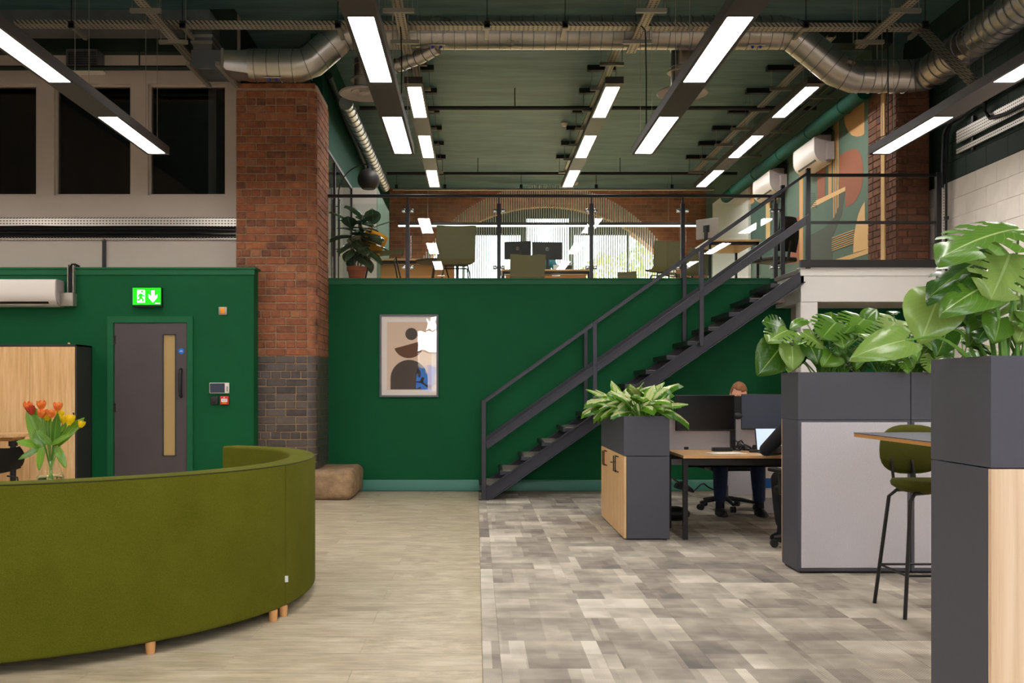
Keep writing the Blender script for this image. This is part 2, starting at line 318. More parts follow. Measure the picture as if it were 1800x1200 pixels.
def thing(name, label, cat, loc=(0,0,0), rz=0.0, group=None):
    o = bpy.data.objects.new(name, None); C.objects.link(o); o.empty_display_size = 0.1
    o.location = loc; o.rotation_euler = (0, 0, rz); o['label'] = label; o['category'] = cat
    if group: o['group'] = group
    ROOTM[o.name] = Matrix.Translation(loc) @ Matrix.Rotation(rz, 4, 'Z'); return o
def tag(o, label, cat, group=None, kind=None):
    o['label'] = label; o['category'] = cat
    if group: o['group'] = group
    if kind: o['kind'] = kind
    return o
def put(name, me, parent=None, loc=(0,0,0), rot=None, scale=None):
    o = bpy.data.objects.new(name, me); C.objects.link(o); o.location = loc
    if parent is not None: o.parent = parent
    if rot is not None: o.rotation_euler = rot
    if scale is not None: o.scale = scale
    return o
def rootof(o):
    while o.parent: o = o.parent
    return o
def part(name, bm, mat, parent=None, world=False, smooth=True, ang=35, label=None, kind=None):
    if parent is not None and world:
        M = ROOTM.get(rootof(parent).name)
        if M is None: M = Matrix.Translation(rootof(parent).location)
        bmesh.ops.transform(bm, matrix=M.inverted(), verts=bm.verts)
    o = put(name, mesh_of(bm, name, mat, smooth, ang), parent)
    if label: o['label'] = label
    if kind: o['kind'] = kind
    return o
def solo(name, bm, mat, label, cat, group=None, base=None, smooth=True, ang=35):   # a thing that is one mesh, origin at its base
    vs = [v.co for v in bm.verts]
    c = Vector(base) if base is not None else Vector(((min(v.x for v in vs)+max(v.x for v in vs))/2, (min(v.y for v in vs)+max(v.y for v in vs))/2, min(v.z for v in vs)))
    bmesh.ops.translate(bm, verts=bm.verts, vec=-c); o = put(name, mesh_of(bm, name, mat, smooth, ang), None, c)
    ROOTM[o.name] = Matrix.Translation(c); return tag(o, label, cat, group)
def struct(name, bm, mat, parent=None, smooth=True, label=None):
    o = put(name, mesh_of(bm, name, mat, smooth), parent)
    if parent is None: o['kind'] = 'structure'; o['label'] = label or name.replace('_', ' ')+' of the office'; ROOTM[o.name] = Matrix.Identity(4)
    return o
def bx(mat, *a, r=0):
    bm = NB(); (bevbox(bm, *a, r) if r else box(bm, *a)); return bm
# ================================================================== STRUCTURE
Y_LW, Y_PIL, Y_BW, Y_WW, Y_FAR = 11.27, 11.50, 12.40, 11.72, 22.0
Z_UP, Z_CEIL, X_R, X_L, Y_FRONT = 2.69, 5.80, 5.60, -6.50, -4.0
# ---- floor with carpet tiles and vinyl planks
bm = NB(); box(bm, X_L-0.3, X_R+0.3, Y_FRONT-0.3, Y_BW+0.3, -0.15, -0.006)
floor = struct('floor', bm, 'floor_base', label='ground floor of beige vinyl planks and grey carpet tiles')
bm = NB(); bevbox(bm, -0.2496, 0.2496, -0.2496, 0.2496, -0.006, 0.0, 0.0006, 1); tile_me = mesh_of(bm, 'carpet_tile', 'carpet')
bm = NB(); bevbox(bm, -0.0425, 0.0425, -0.2496, 0.2496, -0.006, 0.0, 0.0006, 1); tile_cut = mesh_of(bm, 'carpet_tile', 'carpet')
for r in range(18):
    y = 3.53+0.25+0.5*r-0.25+0.25
    if y > 12.2: continue
    put('carpet_tile', tile_cut, floor, (0.0735, y, 0))
    for c in range(11):
        x = 0.117+0.25+0.5*c
        if x < 5.6 and (x-0.3)/y*F+CX < 1830: put('carpet_tile', tile_me, floor, (x, y, 0), (0, 0, PI*random.choice((0, 1))))
bm = NB(); box(bm, 0.031, X_R, Y_FRONT, 3.53, -0.006, 0); part('carpet_field', bm, 'carpet', floor)
bm = NB(); bevbox(bm, -0.5998, 0.5998, -0.1498, 0.1498, -0.006, 0.0, 0.0004, 1); plank_me = mesh_of(bm, 'vinyl_plank', 'vinyl_plank')
for r in range(28):
    y = 3.9+0.15+0.3*r; off = (0.0, 0.6)[r % 2]
    for c in range(6):
        x = 0.029-0.6-1.2*c-off
        if x+0.6 < -6.3 or (x+0.7)/y*F+CX < -60: continue
        put('vinyl_plank', plank_me, floor, (x, y, 0))
    if off:
        o = put('vinyl_plank', plank_me, floor, (0.029-0.3, y, 0)); o.scale = (0.499, 1, 1)
bm = NB(); box(bm, X_L, 0.029, Y_FRONT, 3.899, -0.006, 0); part('vinyl_field', bm, 'vinyl_plank', floor)
# ---- ceiling
bm = NB(); box(bm, X_L-0.3, X_R+0.3, Y_FRONT-0.3, 22.6, Z_CEIL, Z_CEIL+0.15); ceiling = struct('ceiling', bm, 'ceiling_green', label='dark green painted ceiling above hall and mezzanine')
bm = NB(); box(bm, -1.9, 5.1, 11.95, 12.2, 5.52, Z_CEIL); struct('trim_1', bm, 'deep_green', label='dark green steel beam hidden behind the round duct')
# ---- left green partition
xe = (446-CX)/F*Y_LW
bm = NB(); box(bm, X_L, xe, Y_LW, Y_LW+0.22, 0, Z_UP-0.01)
wl = struct('wall_left', bm, 'green_wall', label='dark green partition wall with the brown door')
zt = P(0, 470, Y_LW).z
bm = NB(); box(bm, X_L, xe+0.012, Y_LW-0.014, Y_LW, P(0, 483, Y_LW).z, zt-0.02); box(bm, X_L, xe+0.03, Y_LW-0.03, Y_LW+0.22, zt-0.02, zt); part('cornice', bm, 'green_trim', wl)
# ---- white upper wall with three dark windows
wins = [(-72, 64), (95, 230), (260, 397)]
xw1 = (417-CX)/F*Y_WW
bm = NB(); z0w, z1w = P(0, 343, Y_WW).z, P(0, 147, Y_WW).z; ztop = P(0, 97, Y_WW).z
xs = [X_L]+[ (p-CX)/F*Y_WW for wn in wins for p in wn]+[xw1]
box(bm, X_L, xw1, Y_WW, Y_WW+0.16, 2.3, z0w); box(bm, X_L, xw1, Y_WW, Y_WW+0.16, z1w, Z_CEIL)
for i in range(0, len(xs), 2):
    if xs[i+1] > xs[i]: box(bm, xs[i], xs[i+1], Y_WW, Y_WW+0.16, z0w, z1w)
ww = struct('wall_upper_left', bm, 'white_paint', label='white plastered upper wall with three dark windows')
bm = NB(); box(bm, X_L, xw1, Y_WW-0.12, Y_WW, ztop, Z_CEIL); struct('trim_2', bm, 'deep_green', label='dark green boxed beam above the white wall')
lab = ['leftmost dark internal window cut by the photo edge', 'middle dark internal window in the white wall', 'dark internal window right beside the brick pillar']
for k, (a, b) in enumerate(wins):
    xa, xb = (a-CX)/F*Y_WW, (b-CX)/F*Y_WW
    bm = NB(); t = 0.022
    box(bm, xa, xa+t, Y_WW+0.04, Y_WW+0.14, z0w, z1w); box(bm, xb-t, xb, Y_WW+0.04, Y_WW+0.14, z0w, z1w); box(bm, xa, xb, Y_WW+0.04, Y_WW+0.14, z0w, z0w+t); box(bm, xa, xb, Y_WW+0.04, Y_WW+0.14, z1w-t, z1w)
    wf = struct('window_%d' % (k+1), bm, 'white_paint', label=lab[k])
    bm = NB(); box(bm, xa+t, xb-t, Y_WW+0.08, Y_WW+0.088, z0w+t, z1w-t); part('pane', bm, 'dark_pane', wf)
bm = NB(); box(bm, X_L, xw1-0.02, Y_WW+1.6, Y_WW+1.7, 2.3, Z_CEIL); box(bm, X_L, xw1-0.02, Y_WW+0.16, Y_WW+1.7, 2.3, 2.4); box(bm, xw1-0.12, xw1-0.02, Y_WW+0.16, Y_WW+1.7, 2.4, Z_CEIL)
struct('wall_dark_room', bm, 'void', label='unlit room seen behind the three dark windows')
# ---- mezzanine block with green front wall
bm = NB(); box(bm, -2.75, X_R, Y_BW, Y_BW+0.12, 0, Z_UP-0.002); wb_o = struct('wall_back', bm, 'green_wall', label='dark green wall below the mezzanine behind the stairs')
bm = NB(); box(bm, -1.9, 3.72, Y_BW-0.016, Y_BW, P(0, 500, Y_BW).z, Z_UP-0.014); box(bm, -1.9, 3.72, Y_BW-0.034, Y_BW, Z_UP-0.014, Z_UP+0.004); part('cornice', bm, 'green_trim', wb_o)
bm = NB(); zb = P(0, 843, Y_BW).z; pts = [(Y_BW, 0.0), (Y_BW-0.02, 0.0), (Y_BW-0.02, zb-0.03), (Y_BW-0.008, zb), (Y_BW, zb)]
prism(bm, [(-1.5, y, z) for y, z in pts], (7.1, 0, 0)); struct('baseboard_back', bm, 'skirting_green', label='teal green skirting board along the back wall')
bm = NB(); box(bm, -3.4, X_R, Y_BW+0.12, 22.6, 2.50, Z_UP); struct('floor_upper', bm, 'concrete_beige', label='mezzanine floor slab above the green wall')
# ---- outer shell
def blockwall():
    bm = NB(); box(bm, X_R+0.005, X_R+0.3, Y_FRONT, 13.0, 0, Z_CEIL); wr = struct('wall_right', bm, 'block_white', label='painted blockwork wall on the right, green over white')
    bm = NB(); bevbox(bm, -0.01, 0.006, -0.2185, 0.2185, -0.1097, 0.1097, 0.003, 1); mw = mesh_of(bm, 'block', 'block_white'); mg = mw.copy(); mg.materials.clear(); mg.materials.append(MATS['block_green'])
    for r in range(26):
        z = 0.4+0.2225*r+0.11
        if z > 5.7: break
        for c in range(9):
            y = 8.95+0.44*c+(0.22 if r % 2 else 0)
            if y < 12.7: put('block', mw if z < 3.82 else mg, wr, (X_R, y, z))
    bm = NB(); box(bm, X_R-0.002, X_R+0.01, Y_FRONT, 8.73, 0, 3.82); part('white_paint_band', bm, 'block_white', wr)
    bm = NB(); box(bm, X_R-0.002, X_R+0.01, Y_FRONT, 8.73, 3.82, Z_CEIL); box(bm, X_R+0.003, X_R+0.006, 8.73, 13.0, 3.85, Z_CEIL); part('green_paint_band', bm, 'block_green', wr)
blockwall()
bm = NB(); box(bm, X_L-0.2, X_L, Y_FRONT, Y_WW+1.7, 0, Z_CEIL); struct('wall_far_left', bm, 'white_paint', label='white side wall left of the photograph frame')
# front wall behind the camera with a wide arched window
def front_wall():
    xc, hw, zs, zb_ = 1.0, 2.75, 2.6, 1.25; bm = NB(); y0, y1 = Y_FRONT-0.25, Y_FRONT
    box(bm, X_L, xc-hw, y0, y1, 0, Z_CEIL); box(bm, xc+hw, X_R, y0, y1, 0, Z_CEIL); box(bm, xc-hw, xc+hw, y0, y1, 0, zb_)
    n = 20
    for i in range(n):
        a, b = xc-hw+2*hw*i/n, xc-hw+2*hw*(i+1)/n; m = (a+b)/2-xc
        box(bm, a, b, y0, y1, zs+1.35*math.sqrt(max(0, 1-(m/hw)**2)), Z_CEIL)
    struct('wall_front', bm, 'white_paint', label='white wall behind the viewer with an arched window')
    bm = NB()
    for k in range(7):
        x = xc-hw+2*hw*k/6; box(bm, x-0.03, x+0.03, y0+0.1, y0+0.16, zb_, zs+1.35*math.sqrt(max(0, 1-((x-xc)/hw)**2))+0.02)
    for z in (1.5, 2.3, 3.1): 
        box(bm, xc-hw, xc+hw, y0+0.1, y0+0.16, z-0.025, z+0.025)
    struct('window_5', bm, 'black_metal', label='arched window frame behind the viewer')
front_wall()
# ---- brick pillars
CO, MO = 0.0893, 0.011
bmA = NB(); bevbox(bmA, -0.112, 0.112, -0.006, 0.05, -(CO-MO)/2, (CO-MO)/2, 0.006, 1)
bmB = NB(); bevbox(bmB, -0.053, 0.053, -0.006, 0.05, -(CO-MO)/2, (CO-MO)/2, 0.006, 1)
strA, hdrA = mesh_of(bmA, 'brick', 'brick'), mesh_of(bmB, 'brick', 'brick')
def variant(me, mat): m = me.copy(); m.materials.clear(); m.materials.append(MATS[mat]); return m
strG, hdrG = variant(strA, 'brick_glazed'), variant(hdrA, 'brick_glazed')
strB, hdrB = variant(strA, 'brick_brown'), variant(hdrA, 'brick_brown')
def course(kind, width, k):
    """brick widths filling a course of given width; returns list of (x0, x1)"""
    st, hd = 0.235, 0.117; out = []; x = 0.0; hdr = (k % 4 == 0)
    first = hd/2+0.02 if (k % 2) else 0
    if not hdr and k % 2: out.append((0, hd)); x = hd
    if hdr and (k//4) % 2: out.append((0, hd*0.5)); x = hd*0.5
    while x < width-0.02:
        wd = hd if hdr else st
        if random.random() < 0.12 and not hdr: wd = hd
        e = min(width, x+wd)
        if width-e < 0.05: e = width
        out.append((x, e)); x = e
    return out
xp0, xp1, rc = (415-CX)/F*Y_PIL, -1.878, 0.11
ztopP, zsplit = P(0, 147, Y_PIL).z, P(0, 623, Y_PIL).z
pil = thing('brick_pillar', 'tall red brick pillar with dark glazed bricks at its foot', 'pillar', (xp0+0.47, 11.95, 0))
bm = NB(); box(bm, xp0, xp1-rc, Y_PIL+0.004, Y_BW, 0.1, ztopP); box(bm, xp1-rc-0.02, xp1-0.006, Y_PIL+rc, Y_BW, 0.1, ztopP)
n = 8
prism(bm, [(xp1-rc, Y_PIL+rc, 0.1)]+[(xp1-rc+(rc-0.006)*math.sin(PI/2*i/n), Y_PIL+rc-(rc-0.006)*math.cos(PI/2*i/n), 0.1) for i in range(n+1)], (0, 0, ztopP-0.1))
part('mortar_core', bm, 'mortar', pil, True)
NC = int((ztopP-0.05)/CO); side = {'brick_side': NB(), 'brick_glazed': NB()}
for k in range(NC):
    z = 0.34+CO*k+CO/2
    if z+CO/2 > ztopP-0.02: break
    glaz = z < zsplit; xvis = xp0 if z > Z_UP-0.1 else (450-CX)/F*Y_PIL
    for (a, b) in course(0, xp1-rc-xp0, k):
        if xp0+b < xvis: continue
        wd = b-a; me = (strG if glaz else strA) if wd > 0.15 else (hdrG if glaz else hdrA); full = 0.224 if wd > 0.15 else 0.106
        o = put('brick', me, pil, (xp0+(a+b)/2-pil.location.x+random.uniform(-.002, .002), Y_PIL-0.006-11.95+0.006*random.random(), z+random.uniform(-.002, .002)), (0, random.uniform(-.006, .006), 0)); o.scale = ((wd-MO)/full, 1, random.uniform(0.97, 1.02))
    # bricks round the bullnose corner and along the receding side, too narrow in view to be picked apart
    bs = side['brick_glazed' if glaz else 'brick_side']; s0 = 0.0; tot = rc*PI/2+(Y_BW-Y_PIL-rc); kk = 0
    def at(s_):
        if s_ < rc*PI/2:
            t = s_/rc; return Vector((xp1-rc+rc*math.sin(t), Y_PIL+rc-rc*math.cos(t), 0)), Vector((math.sin(t), -math.cos(t), 0))
        return Vector((xp1, Y_PIL+rc+s_-rc*PI/2, 0)), Vector((1, 0, 0))
    while s0 < tot-0.03:
        s1 = min(tot, s0+(0.117 if (k+kk) % 2 and kk == 0 else 0.235)); kk += 1; m = 4; rows = []
        for i in range(m+1):
            p, nn = at(s0+MO/2+(s1-s0-MO)*i/m); q = p+nn*0.006; q2 = p-nn*0.04; h = (CO-MO)/2
            rows.append([bs.verts.new((q2.x, q2.y, z-h)), bs.verts.new((q.x, q.y, z-h)), bs.verts.new((q.x, q.y, z+h)), bs.verts.new((q2.x, q2.y, z+h))])
        for i in range(m):
            for j in range(4): bs.faces.new((rows[i][j], rows[i][(j+1)%4], rows[i+1][(j+1)%4], rows[i+1][j]))
        bs.faces.new(rows[0]); bs.faces.new(rows[-1][::-1]); s0 = s1
for mname, bs in side.items():
    part('side_bricks', bs, mname, pil, True, kind='stuff')
bm = NB(); box(bm, xp0, xp1-0.02, Y_PIL-0.012, Y_BW, ztopP-0.05, ztopP); part('padstone', bm, 'brick_side', pil, True)
bm = NB(); bevbox(bm, -2.52, -1.43, 11.32, 12.395, 0, 0.345, 0.07, 3)
bmesh.ops.subdivide_edges(bm, edges=bm.edges, cuts=3, use_grid_fill=True)
for v in bm.verts:
    d = noise.noise(v.co*6)*0.03
    if v.co.z > 0.02: v.co.x += d; v.co.z += noise.noise(v.co*5+Vector((3, 1, 2)))*0.018
    v.co.y = min(12.395, max(11.3, v.co.y))
part('stone_base', bm, 'stone', pil, True, label='rough brown stone footing')
# right pillar, half sunk in the wall
yp, xpl, xpr = 11.9, (1577-CX)/F*11.9, 5.52
pil2 = thing('brick_pillar', 'dark brown brick pier beside the landing with a cream paint streak', 'pillar', ((xpl+xpr)/2, 12.3, Z_UP))
bm = NB(); box(bm, xpl+0.004, xpr, yp+0.004, 12.78, Z_UP, 5.1); part('mortar_core', bm, 'mortar_dark', pil2, True)
for k in range(27):
    z = Z_UP+CO*k+CO/2
    if z > 5.05: break
    for (a, b) in course(0, xpr-xpl, k):
        wd = b-a; big = wd > 0.15; o = put('brick', strB if big else hdrB, pil2, (xpl+(a+b)/2-pil2.location.x, yp-0.006-12.3, z-Z_UP)); o.scale = ((wd-MO)/(0.224 if big else 0.106), 1, random.uniform(0.96, 1.03))
    for (a, b) in course(0, 0.87, k+1):
        wd = b-a; big = wd > 0.15; o = put('brick', strB if big else hdrB, pil2, (xpl-0.006-pil2.location.x+0.004*random.random(), yp+(a+b)/2-12.3, z-Z_UP), (0, 0, -PI/2)); o.scale = ((wd-MO)/(0.224 if big else 0.106), 1, random.uniform(0.96, 1.03))
bm = NB(); pa, pb = PX(1547.5, 200, xpl-0.03), PX(1554, 450, xpl-0.03); box(bm, xpl-0.026, xpl-0.005, pb.y, pa.y, Z_UP+0.02, 5.0); part('paint_streak', bm, 'mural_cream', pil2, True, label='cream painted vertical streak')
# ---- mezzanine right wall with mural
XM = 5.18
bm = NB(); box(bm, XM, X_R, 12.78, 22.4, Z_UP, Z_CEIL); mw_o = struct('wall_upper_right', bm, 'mural_sage', label='sage green mezzanine wall with abstract painted shapes')
mur = [
 ('mural_teal', [(210,700),(480,480),(500,700),(500,1180),(210,1180)]),
 ('mural_tan', [(875,190),(940,140),(1010,100),(1010,320),(990,333),(960,338),(930,330),(905,305),(888,270),(878,230)]),
 ('mural_terra', [(845,465),(870,447),(900,430),(925,421),(950,418),(970,428),(985,450),(996,490),(1002,540),(1003,590),(1000,640),(988,690),(965,740),(945,770),(920,790),(885,805),(885,690),(845,690)]),
 ('mural_dark', [(845,700),(885,690),(862,850),(800,1000),(800,1150),(650,1150),(650,990),(760,930),(830,840)]),
 ('mural_tan', [(773,470),(795,455),(795,712),(773,724)]),
 ('mural_tan', [(806,235),(813,228),(813,868),(806,875)]), ('mural_tan', [(819,224),(827,218),(827,836),(819,852)]), ('mural_tan', [(833,214),(841,208),(841,800),(833,816)]),
 ('mural_tan', [(583,522),(606,525),(606,1150),(583,1150)]),
 ('mural_terra', [(698,505),(725,480),(752,480),(752,742),(703,765)]),
 ('mural_cream', [(690,760),(885,668),(885,695),(655,812)]),
 ('mural_cream', [(1015,762),(990,805),(970,855),(955,920),(942,1000),(937,1105),(1045,1075),(1045,905),(1015,905)]),
 ('mural_cream', [(820,1147),(1047,1075),(1047,1105),(915,1147)]),
 ('mural_terra', [(505,1180),(510,1050),(530,930),(560,875),(583,858),(583,1168)]),
 ('mural_tan', [(213,690),(285,632),(285,770),(213,815)]), ('mural_dark', [(290,625),(360,580),(360,690),(290,740)]),
 ('mural_cream', [(215,1050),(216,960),(232,932),(247,960),(249,1050)]), ('mural_cream', [(362,750),(390,735),(390,1060),(362,1060)]), ('mural_tan', [(430,720),(500,650),(500,690),(430,760)])]
for i in range(7): mur.append(('mural_cream', [(797,1004+14*i),(945,950+14*i),(945,954.5+14*i),(797,1009+14*i)]))
for i in range(8): mur.append(('mural_dark', [(652,710+13*i),(685+2*i,712+13*i),(685+2*i,716+13*i),(652,714+13*i)]))
for i, (m_, pl) in enumerate(mur):
    bm = NB(); pts = [PX(1250+a/3.75, 150+b/3.75, XM-0.001) for a, b in pl]; prism(bm, pts, (-0.001-0.0002*i, 0, 0)); part('painted_shape', bm, m_, mw_o, smooth=False)
bm = NB(); ya, yb = XM*F/(1320-CX), 21.2; box(bm, XM-0.05, XM, ya, yb, Z_UP, 5.3); struct('wall_white_pier', bm, 'bright_white', label='white pier at the far end of the mural wall')
# ---- mezzanine left side: glazed partition, white panel, green wall
XLM = -1.95
bm = NB(); box(bm, XLM-0.15, XLM, 15.4, 22.4, Z_UP, Z_CEIL); box(bm, XLM-0.15, XLM, Y_BW, 15.4, 4.46, Z_CEIL); struct('wall_upper_left_side', bm, 'upper_green', label='green side wall of the mezzanine above the glass door')
bm = NB(); box(bm, XLM, -1.57, 15.4, 17.5, Z_UP, 4.46); t3 = struct('trim_3', bm, 'bright_white', label='white pier beside the mezzanine glass door'); bm = NB(); box(bm, -1.57, -1.56, 15.42, 17.5, Z_UP, 4.46); part('painted_shade_panel', bm, 'mural_sage', t3)  # sage sheet paints shade onto the white pier's side face
bm = NB(); box(bm, -3.4, -3.3, Y_BW, 16, Z_UP, Z_CEIL); box(bm, -3.4, XLM-0.15, 15.9, 16, Z_UP, Z_CEIL); struct('wall_lobby', bm, 'bright_white', label='pale lobby walls behind the mezzanine glass door')
bm = NB(); t = 0.03
for y in (12.46, 13.55, 15.38): box(bm, XLM-0.04, XLM, y-t/2, y+t/2, Z_UP, 4.46)
box(bm, XLM-0.04, XLM, 12.45, 15.39, 4.42, 4.46); box(bm, XLM-0.04, XLM, 12.45, 15.39, Z_UP, Z_UP+0.05)
d1 = struct('door_2', bm, 'black_metal', label='black framed glass door and screen on the mezzanine')
bm = NB(); box(bm, XLM-0.025, XLM-0.015, 12.475, 13.535, Z_UP+0.05, 4.42); part('pane', bm, 'pane', d1)
bm = NB(); box(bm, XLM-0.025, XLM-0.015, 13.565, 15.365, Z_UP+0.05, 4.42); part('pane', bm, 'pane', d1)
bm = NB(); hy = 1.95*F/(CX-593); tube(bm, [(XLM+0.03, hy, 3.15), (XLM+0.03, hy, 3.95)], 0.012); tube(bm, [(XLM-0.02, hy, 3.25), (XLM+0.03, hy, 3.25)], 0.008); tube(bm, [(XLM-0.02, hy, 3.85), (XLM+0.03, hy, 3.85)], 0.008); part('pull_handle', bm, 'chrome', d1)
# ---- far brick wall with arch
xa_, za_, Ra = (960-CX)/F*Y_FAR, 1.85, 3.55
bm = NB(); n = 48; X0, X1 = XLM, XM
for i in range(n):
    a, b = X0+(X1-X0)*i/n, X0+(X1-X0)*(i+1)/n
    def za(x): return max(Z_UP, za_+math.sqrt(max(0, Ra*Ra-(x-xa_)**2)))
    p = [(a, Y_FAR, za(a)), (b, Y_FAR, za(b)), (b, Y_FAR, Z_CEIL), (a, Y_FAR, Z_CEIL)]; prism(bm, p, (0, 0.5, 0))
bmesh.ops.remove_doubles(bm, verts=bm.verts, dist=1e-4)
wf_o = struct('wall_far', bm, 'far_brick', label='brown brick end wall with the wide arched window', smooth=False)
bm = NB(); pts = []
for i in range(33):
    t = -1.3+2.6*i/32
    pts.append((xa_+(Ra-0.02)*math.sin(t), Y_FAR-0.005, max(Z_UP, za_+(Ra-0.02)*math.cos(t))))
for i in range(32):
    a, b = Vector(pts[i]), Vector(pts[i+1])
    if (a-b).length > 0.02: bar(bm, a, b, 0.02, 0.05, Vector((0, 1, 0)))
part('arch_edge', bm, 'mural_tan', wf_o)
def arch_window():
    Yw = 22.25; bm = NB()
    def X(p): return (p-CX)/F*Yw
    def Z(p): return CH-(p-CY)/F*Yw
    def top(x): return za_+math.sqrt(max(0, (Ra)**2-(x-xa_)**2))
    for (a, b) in ((915, 926), (1001, 1009), (812, 817), (1102, 1107)):
        xm = (X(a)+X(b))/2; box(bm, X(a), X(b), Yw, Yw+0.09, Z_UP, top(xm))
    box(bm, X(926), X(1001), Yw, Yw+0.09, Z(396.5), Z(393))
    box(bm, X(817), X(915), Yw, Yw+0.09, Z(413), Z(409)); box(bm, X(1009), X(1102), Yw, Yw+0.09, Z(413), Z(409)); box(bm, X(700), X(812), Yw, Yw+0.05, Z_UP, Z_UP+0.1)
    o = struct('window_4', bm, 'deep_green', label='arched mezzanine window with dark green frame')
    bm = NB()
    for (a, b, pz) in ((817, 915, 409), (1009, 1102, 409)):
        for i in range(10):
            u, v = X(a)+(X(b)-X(a))*i/10, X(a)+(X(b)-X(a))*(i+1)/10
            prism(bm, [(u, Yw+0.03, Z(pz)), (v, Yw+0.03, Z(pz)), (v, Yw+0.03, top(v)), (u, Yw+0.03, top(u))], (0, 0.03, 0))
    for i in range(10):
        u, v = X(926)+(X(1001)-X(926))*i/10, X(926)+(X(1001)-X(926))*(i+1)/10
        prism(bm, [(u, Yw+0.03, Z(384)), (v, Yw+0.03, Z(384)), (v, Yw+0.03, top(v)), (u, Yw+0.03, top(u))], (0, 0.03, 0))
    part('spandrel_panel', bm, 'deep_green', o)
    for (a, b) in ((817, 915), (926, 1001), (1009, 1102)):
        bm = NB(); box(bm, X(a), X(b), Yw+0.04, Yw+0.045, Z_UP, Z(411 if a != 926 else 396)); part('pane', bm, 'window_glass', o)
    for (a, b) in ((692, 812), (1107, 1228)):
        bm = NB(); m = 12
        for i in range(m):
            u, v = X(a)+(X(b)-X(a))*i/m, X(a)+(X(b)-X(a))*(i+1)/m
            if min(top(u), top(v)) > Z_UP+0.02: prism(bm, [(u, Yw+0.04, Z_UP), (v, Yw+0.04, Z_UP), (v, Yw+0.04, top(v)), (u, Yw+0.04, top(u))], (0, 0.005, 0))
        part('pane', bm, 'window_glass', o)
arch_window()
bm = NB(); box(bm, -9, 9, -16, -14, -0.5, 2.7); fo = struct('building_outside', bm, 'white_paint', label='pale low building across the street behind the viewer')
for k in range(9):
    bm = NB(); box(bm, -8.5+1.9*k, -7.3+1.9*k, -14.0, -13.97, 0.9, 2.2); part('pane', bm, 'sign_blue', fo)
bm = NB(); box(bm, -20, 20, -20, -4.3, -0.7, -0.3); struct('ground_street', bm, 'concrete_beige', label='street ground outside the front window')
# outside: ground, pale building, hedge
bm = NB(); box(bm, -30, 35, 22.7, 60, -0.5, 1.5); g = struct('ground_outside', bm, 'concrete_beige', label='pale courtyard ground outside the arched window')
def leafcloud(x0, x1, y0, y1, z0, z1, cnt, sz):
    bm = NB()
    for i in range(cnt):
        p = Vector((random.uniform(x0, x1), random.uniform(y0, y1), z0+(z1-z0)*random.random()**1.2)); 
        if p.z > z0+(z1-z0)*(0.72+0.28*noise.noise(Vector((p.x*0.9, 1.7, 0)))): p.z = z0+0.5*(p.z-z0)
        e = Euler((random.uniform(0, 6), random.uniform(0, 6), random.uniform(0, 6))).to_matrix(); s_ = sz*random.uniform(0.5, 1.3)
        bm.faces.new([bm.verts.new(p+e @ Vector(q)*s_) for q in ((-0.5, 0, 0), (0, -0.35, 0.1), (0.5, 0, 0), (0, 0.35, 0.1))])
    return bm
bm = leafcloud(2.9, 7.5, 26, 28, 1.45, 6.6, 5200, 0.2)
h = put('hedge', mesh_of(bm, 'hedge', 'hedge_leaf')); tag(h, 'sunlit green and yellow shrubbery outside the arched window', 'hedge', kind='stuff')
bm = leafcloud(-3.5, 0.9, 27, 28, 1.45, 5.0, 900, 0.13)
h = put('hedge', mesh_of(bm, 'hedge', 'hedge_leaf')); tag(h, 'sparse pale bush outside the left window bay', 'hedge', kind='stuff')
# ================================================================== STAIRS, LANDING, RAILINGS
YN, YS = 11.40, 12.30                      # near and far stringer planes
NR = 16; RISE = Z_UP/NR; GO = 0.243; XS0 = 0.06
def sz(x): return (x-XS0)/GO*RISE           # pitch line
st = thing('staircase', 'open-tread staircase with dark steel stringers against the green wall', 'staircase', (XS0, 11.85, 0))
XE = XS0+GO*15
for y in (YN, YS):
    bm = NB(); a = Vector((XS0-0.0, y, 0.0)); d = 0.0
    pts = [(XS0+0.02, y, 0.0), (XS0+0.10, y, 0.0), (XE+0.12, y, sz(XE+0.12)-0.07), (XE+0.12, y, Z_UP), (XE-0.09, y, sz(XE-0.09)+0.09), (XS0+0.02, y, 0.10)]
    prism(bm, pts, (0, 0.012, 0))
    # flanges of the channel
    for (p, q) in (((XS0+0.02, 0.10), (XE-0.09, sz(XE-0.09)+0.09)), ((XS0+0.10, 0.0), (XE+0.12, sz(XE+0.12)-0.07))):
        bar(bm, (p[0], y-0.022, p[1]), (q[0], y-0.022, q[1]), 0.056, 0.012)
    part('stringer', bm, 'stair_metal', st, True)
bm = NB(); bevbox(bm, -0.0, 0.29, YN+0.014-11.85, YS-0.014-11.85, -0.05, -0.006, 0.003, 1); tread_me = mesh_of(bm, 'tread', 'stair_metal')
bm = NB(); box(bm, 0.002, 0.288, YN+0.016-11.85, YS-0.016-11.85, -0.006, 0.0); ttop_me = mesh_of(bm, 'tread_top', 'stair_tread')
bm = NB(); box(bm, -0.004, 0.0, YN+0.014-11.85, YS-0.014-11.85, -0.05, -0.002); box(bm, -0.004, 0.03, YN+0.014-11.85, YS-0.014-11.85, -0.002, 0.004); nose_me = mesh_of(bm, 'nosing', 'black_metal')
for k in range(15):
    t = put('tread', tread_me, st, (GO*k-0.02, 0, RISE*(k+1))); put('nosing', nose_me, t); put('tread_top', ttop_me, t)
RX = [(852-CX)/F*YN-0.01, 1.38, 2.62, 3.86]
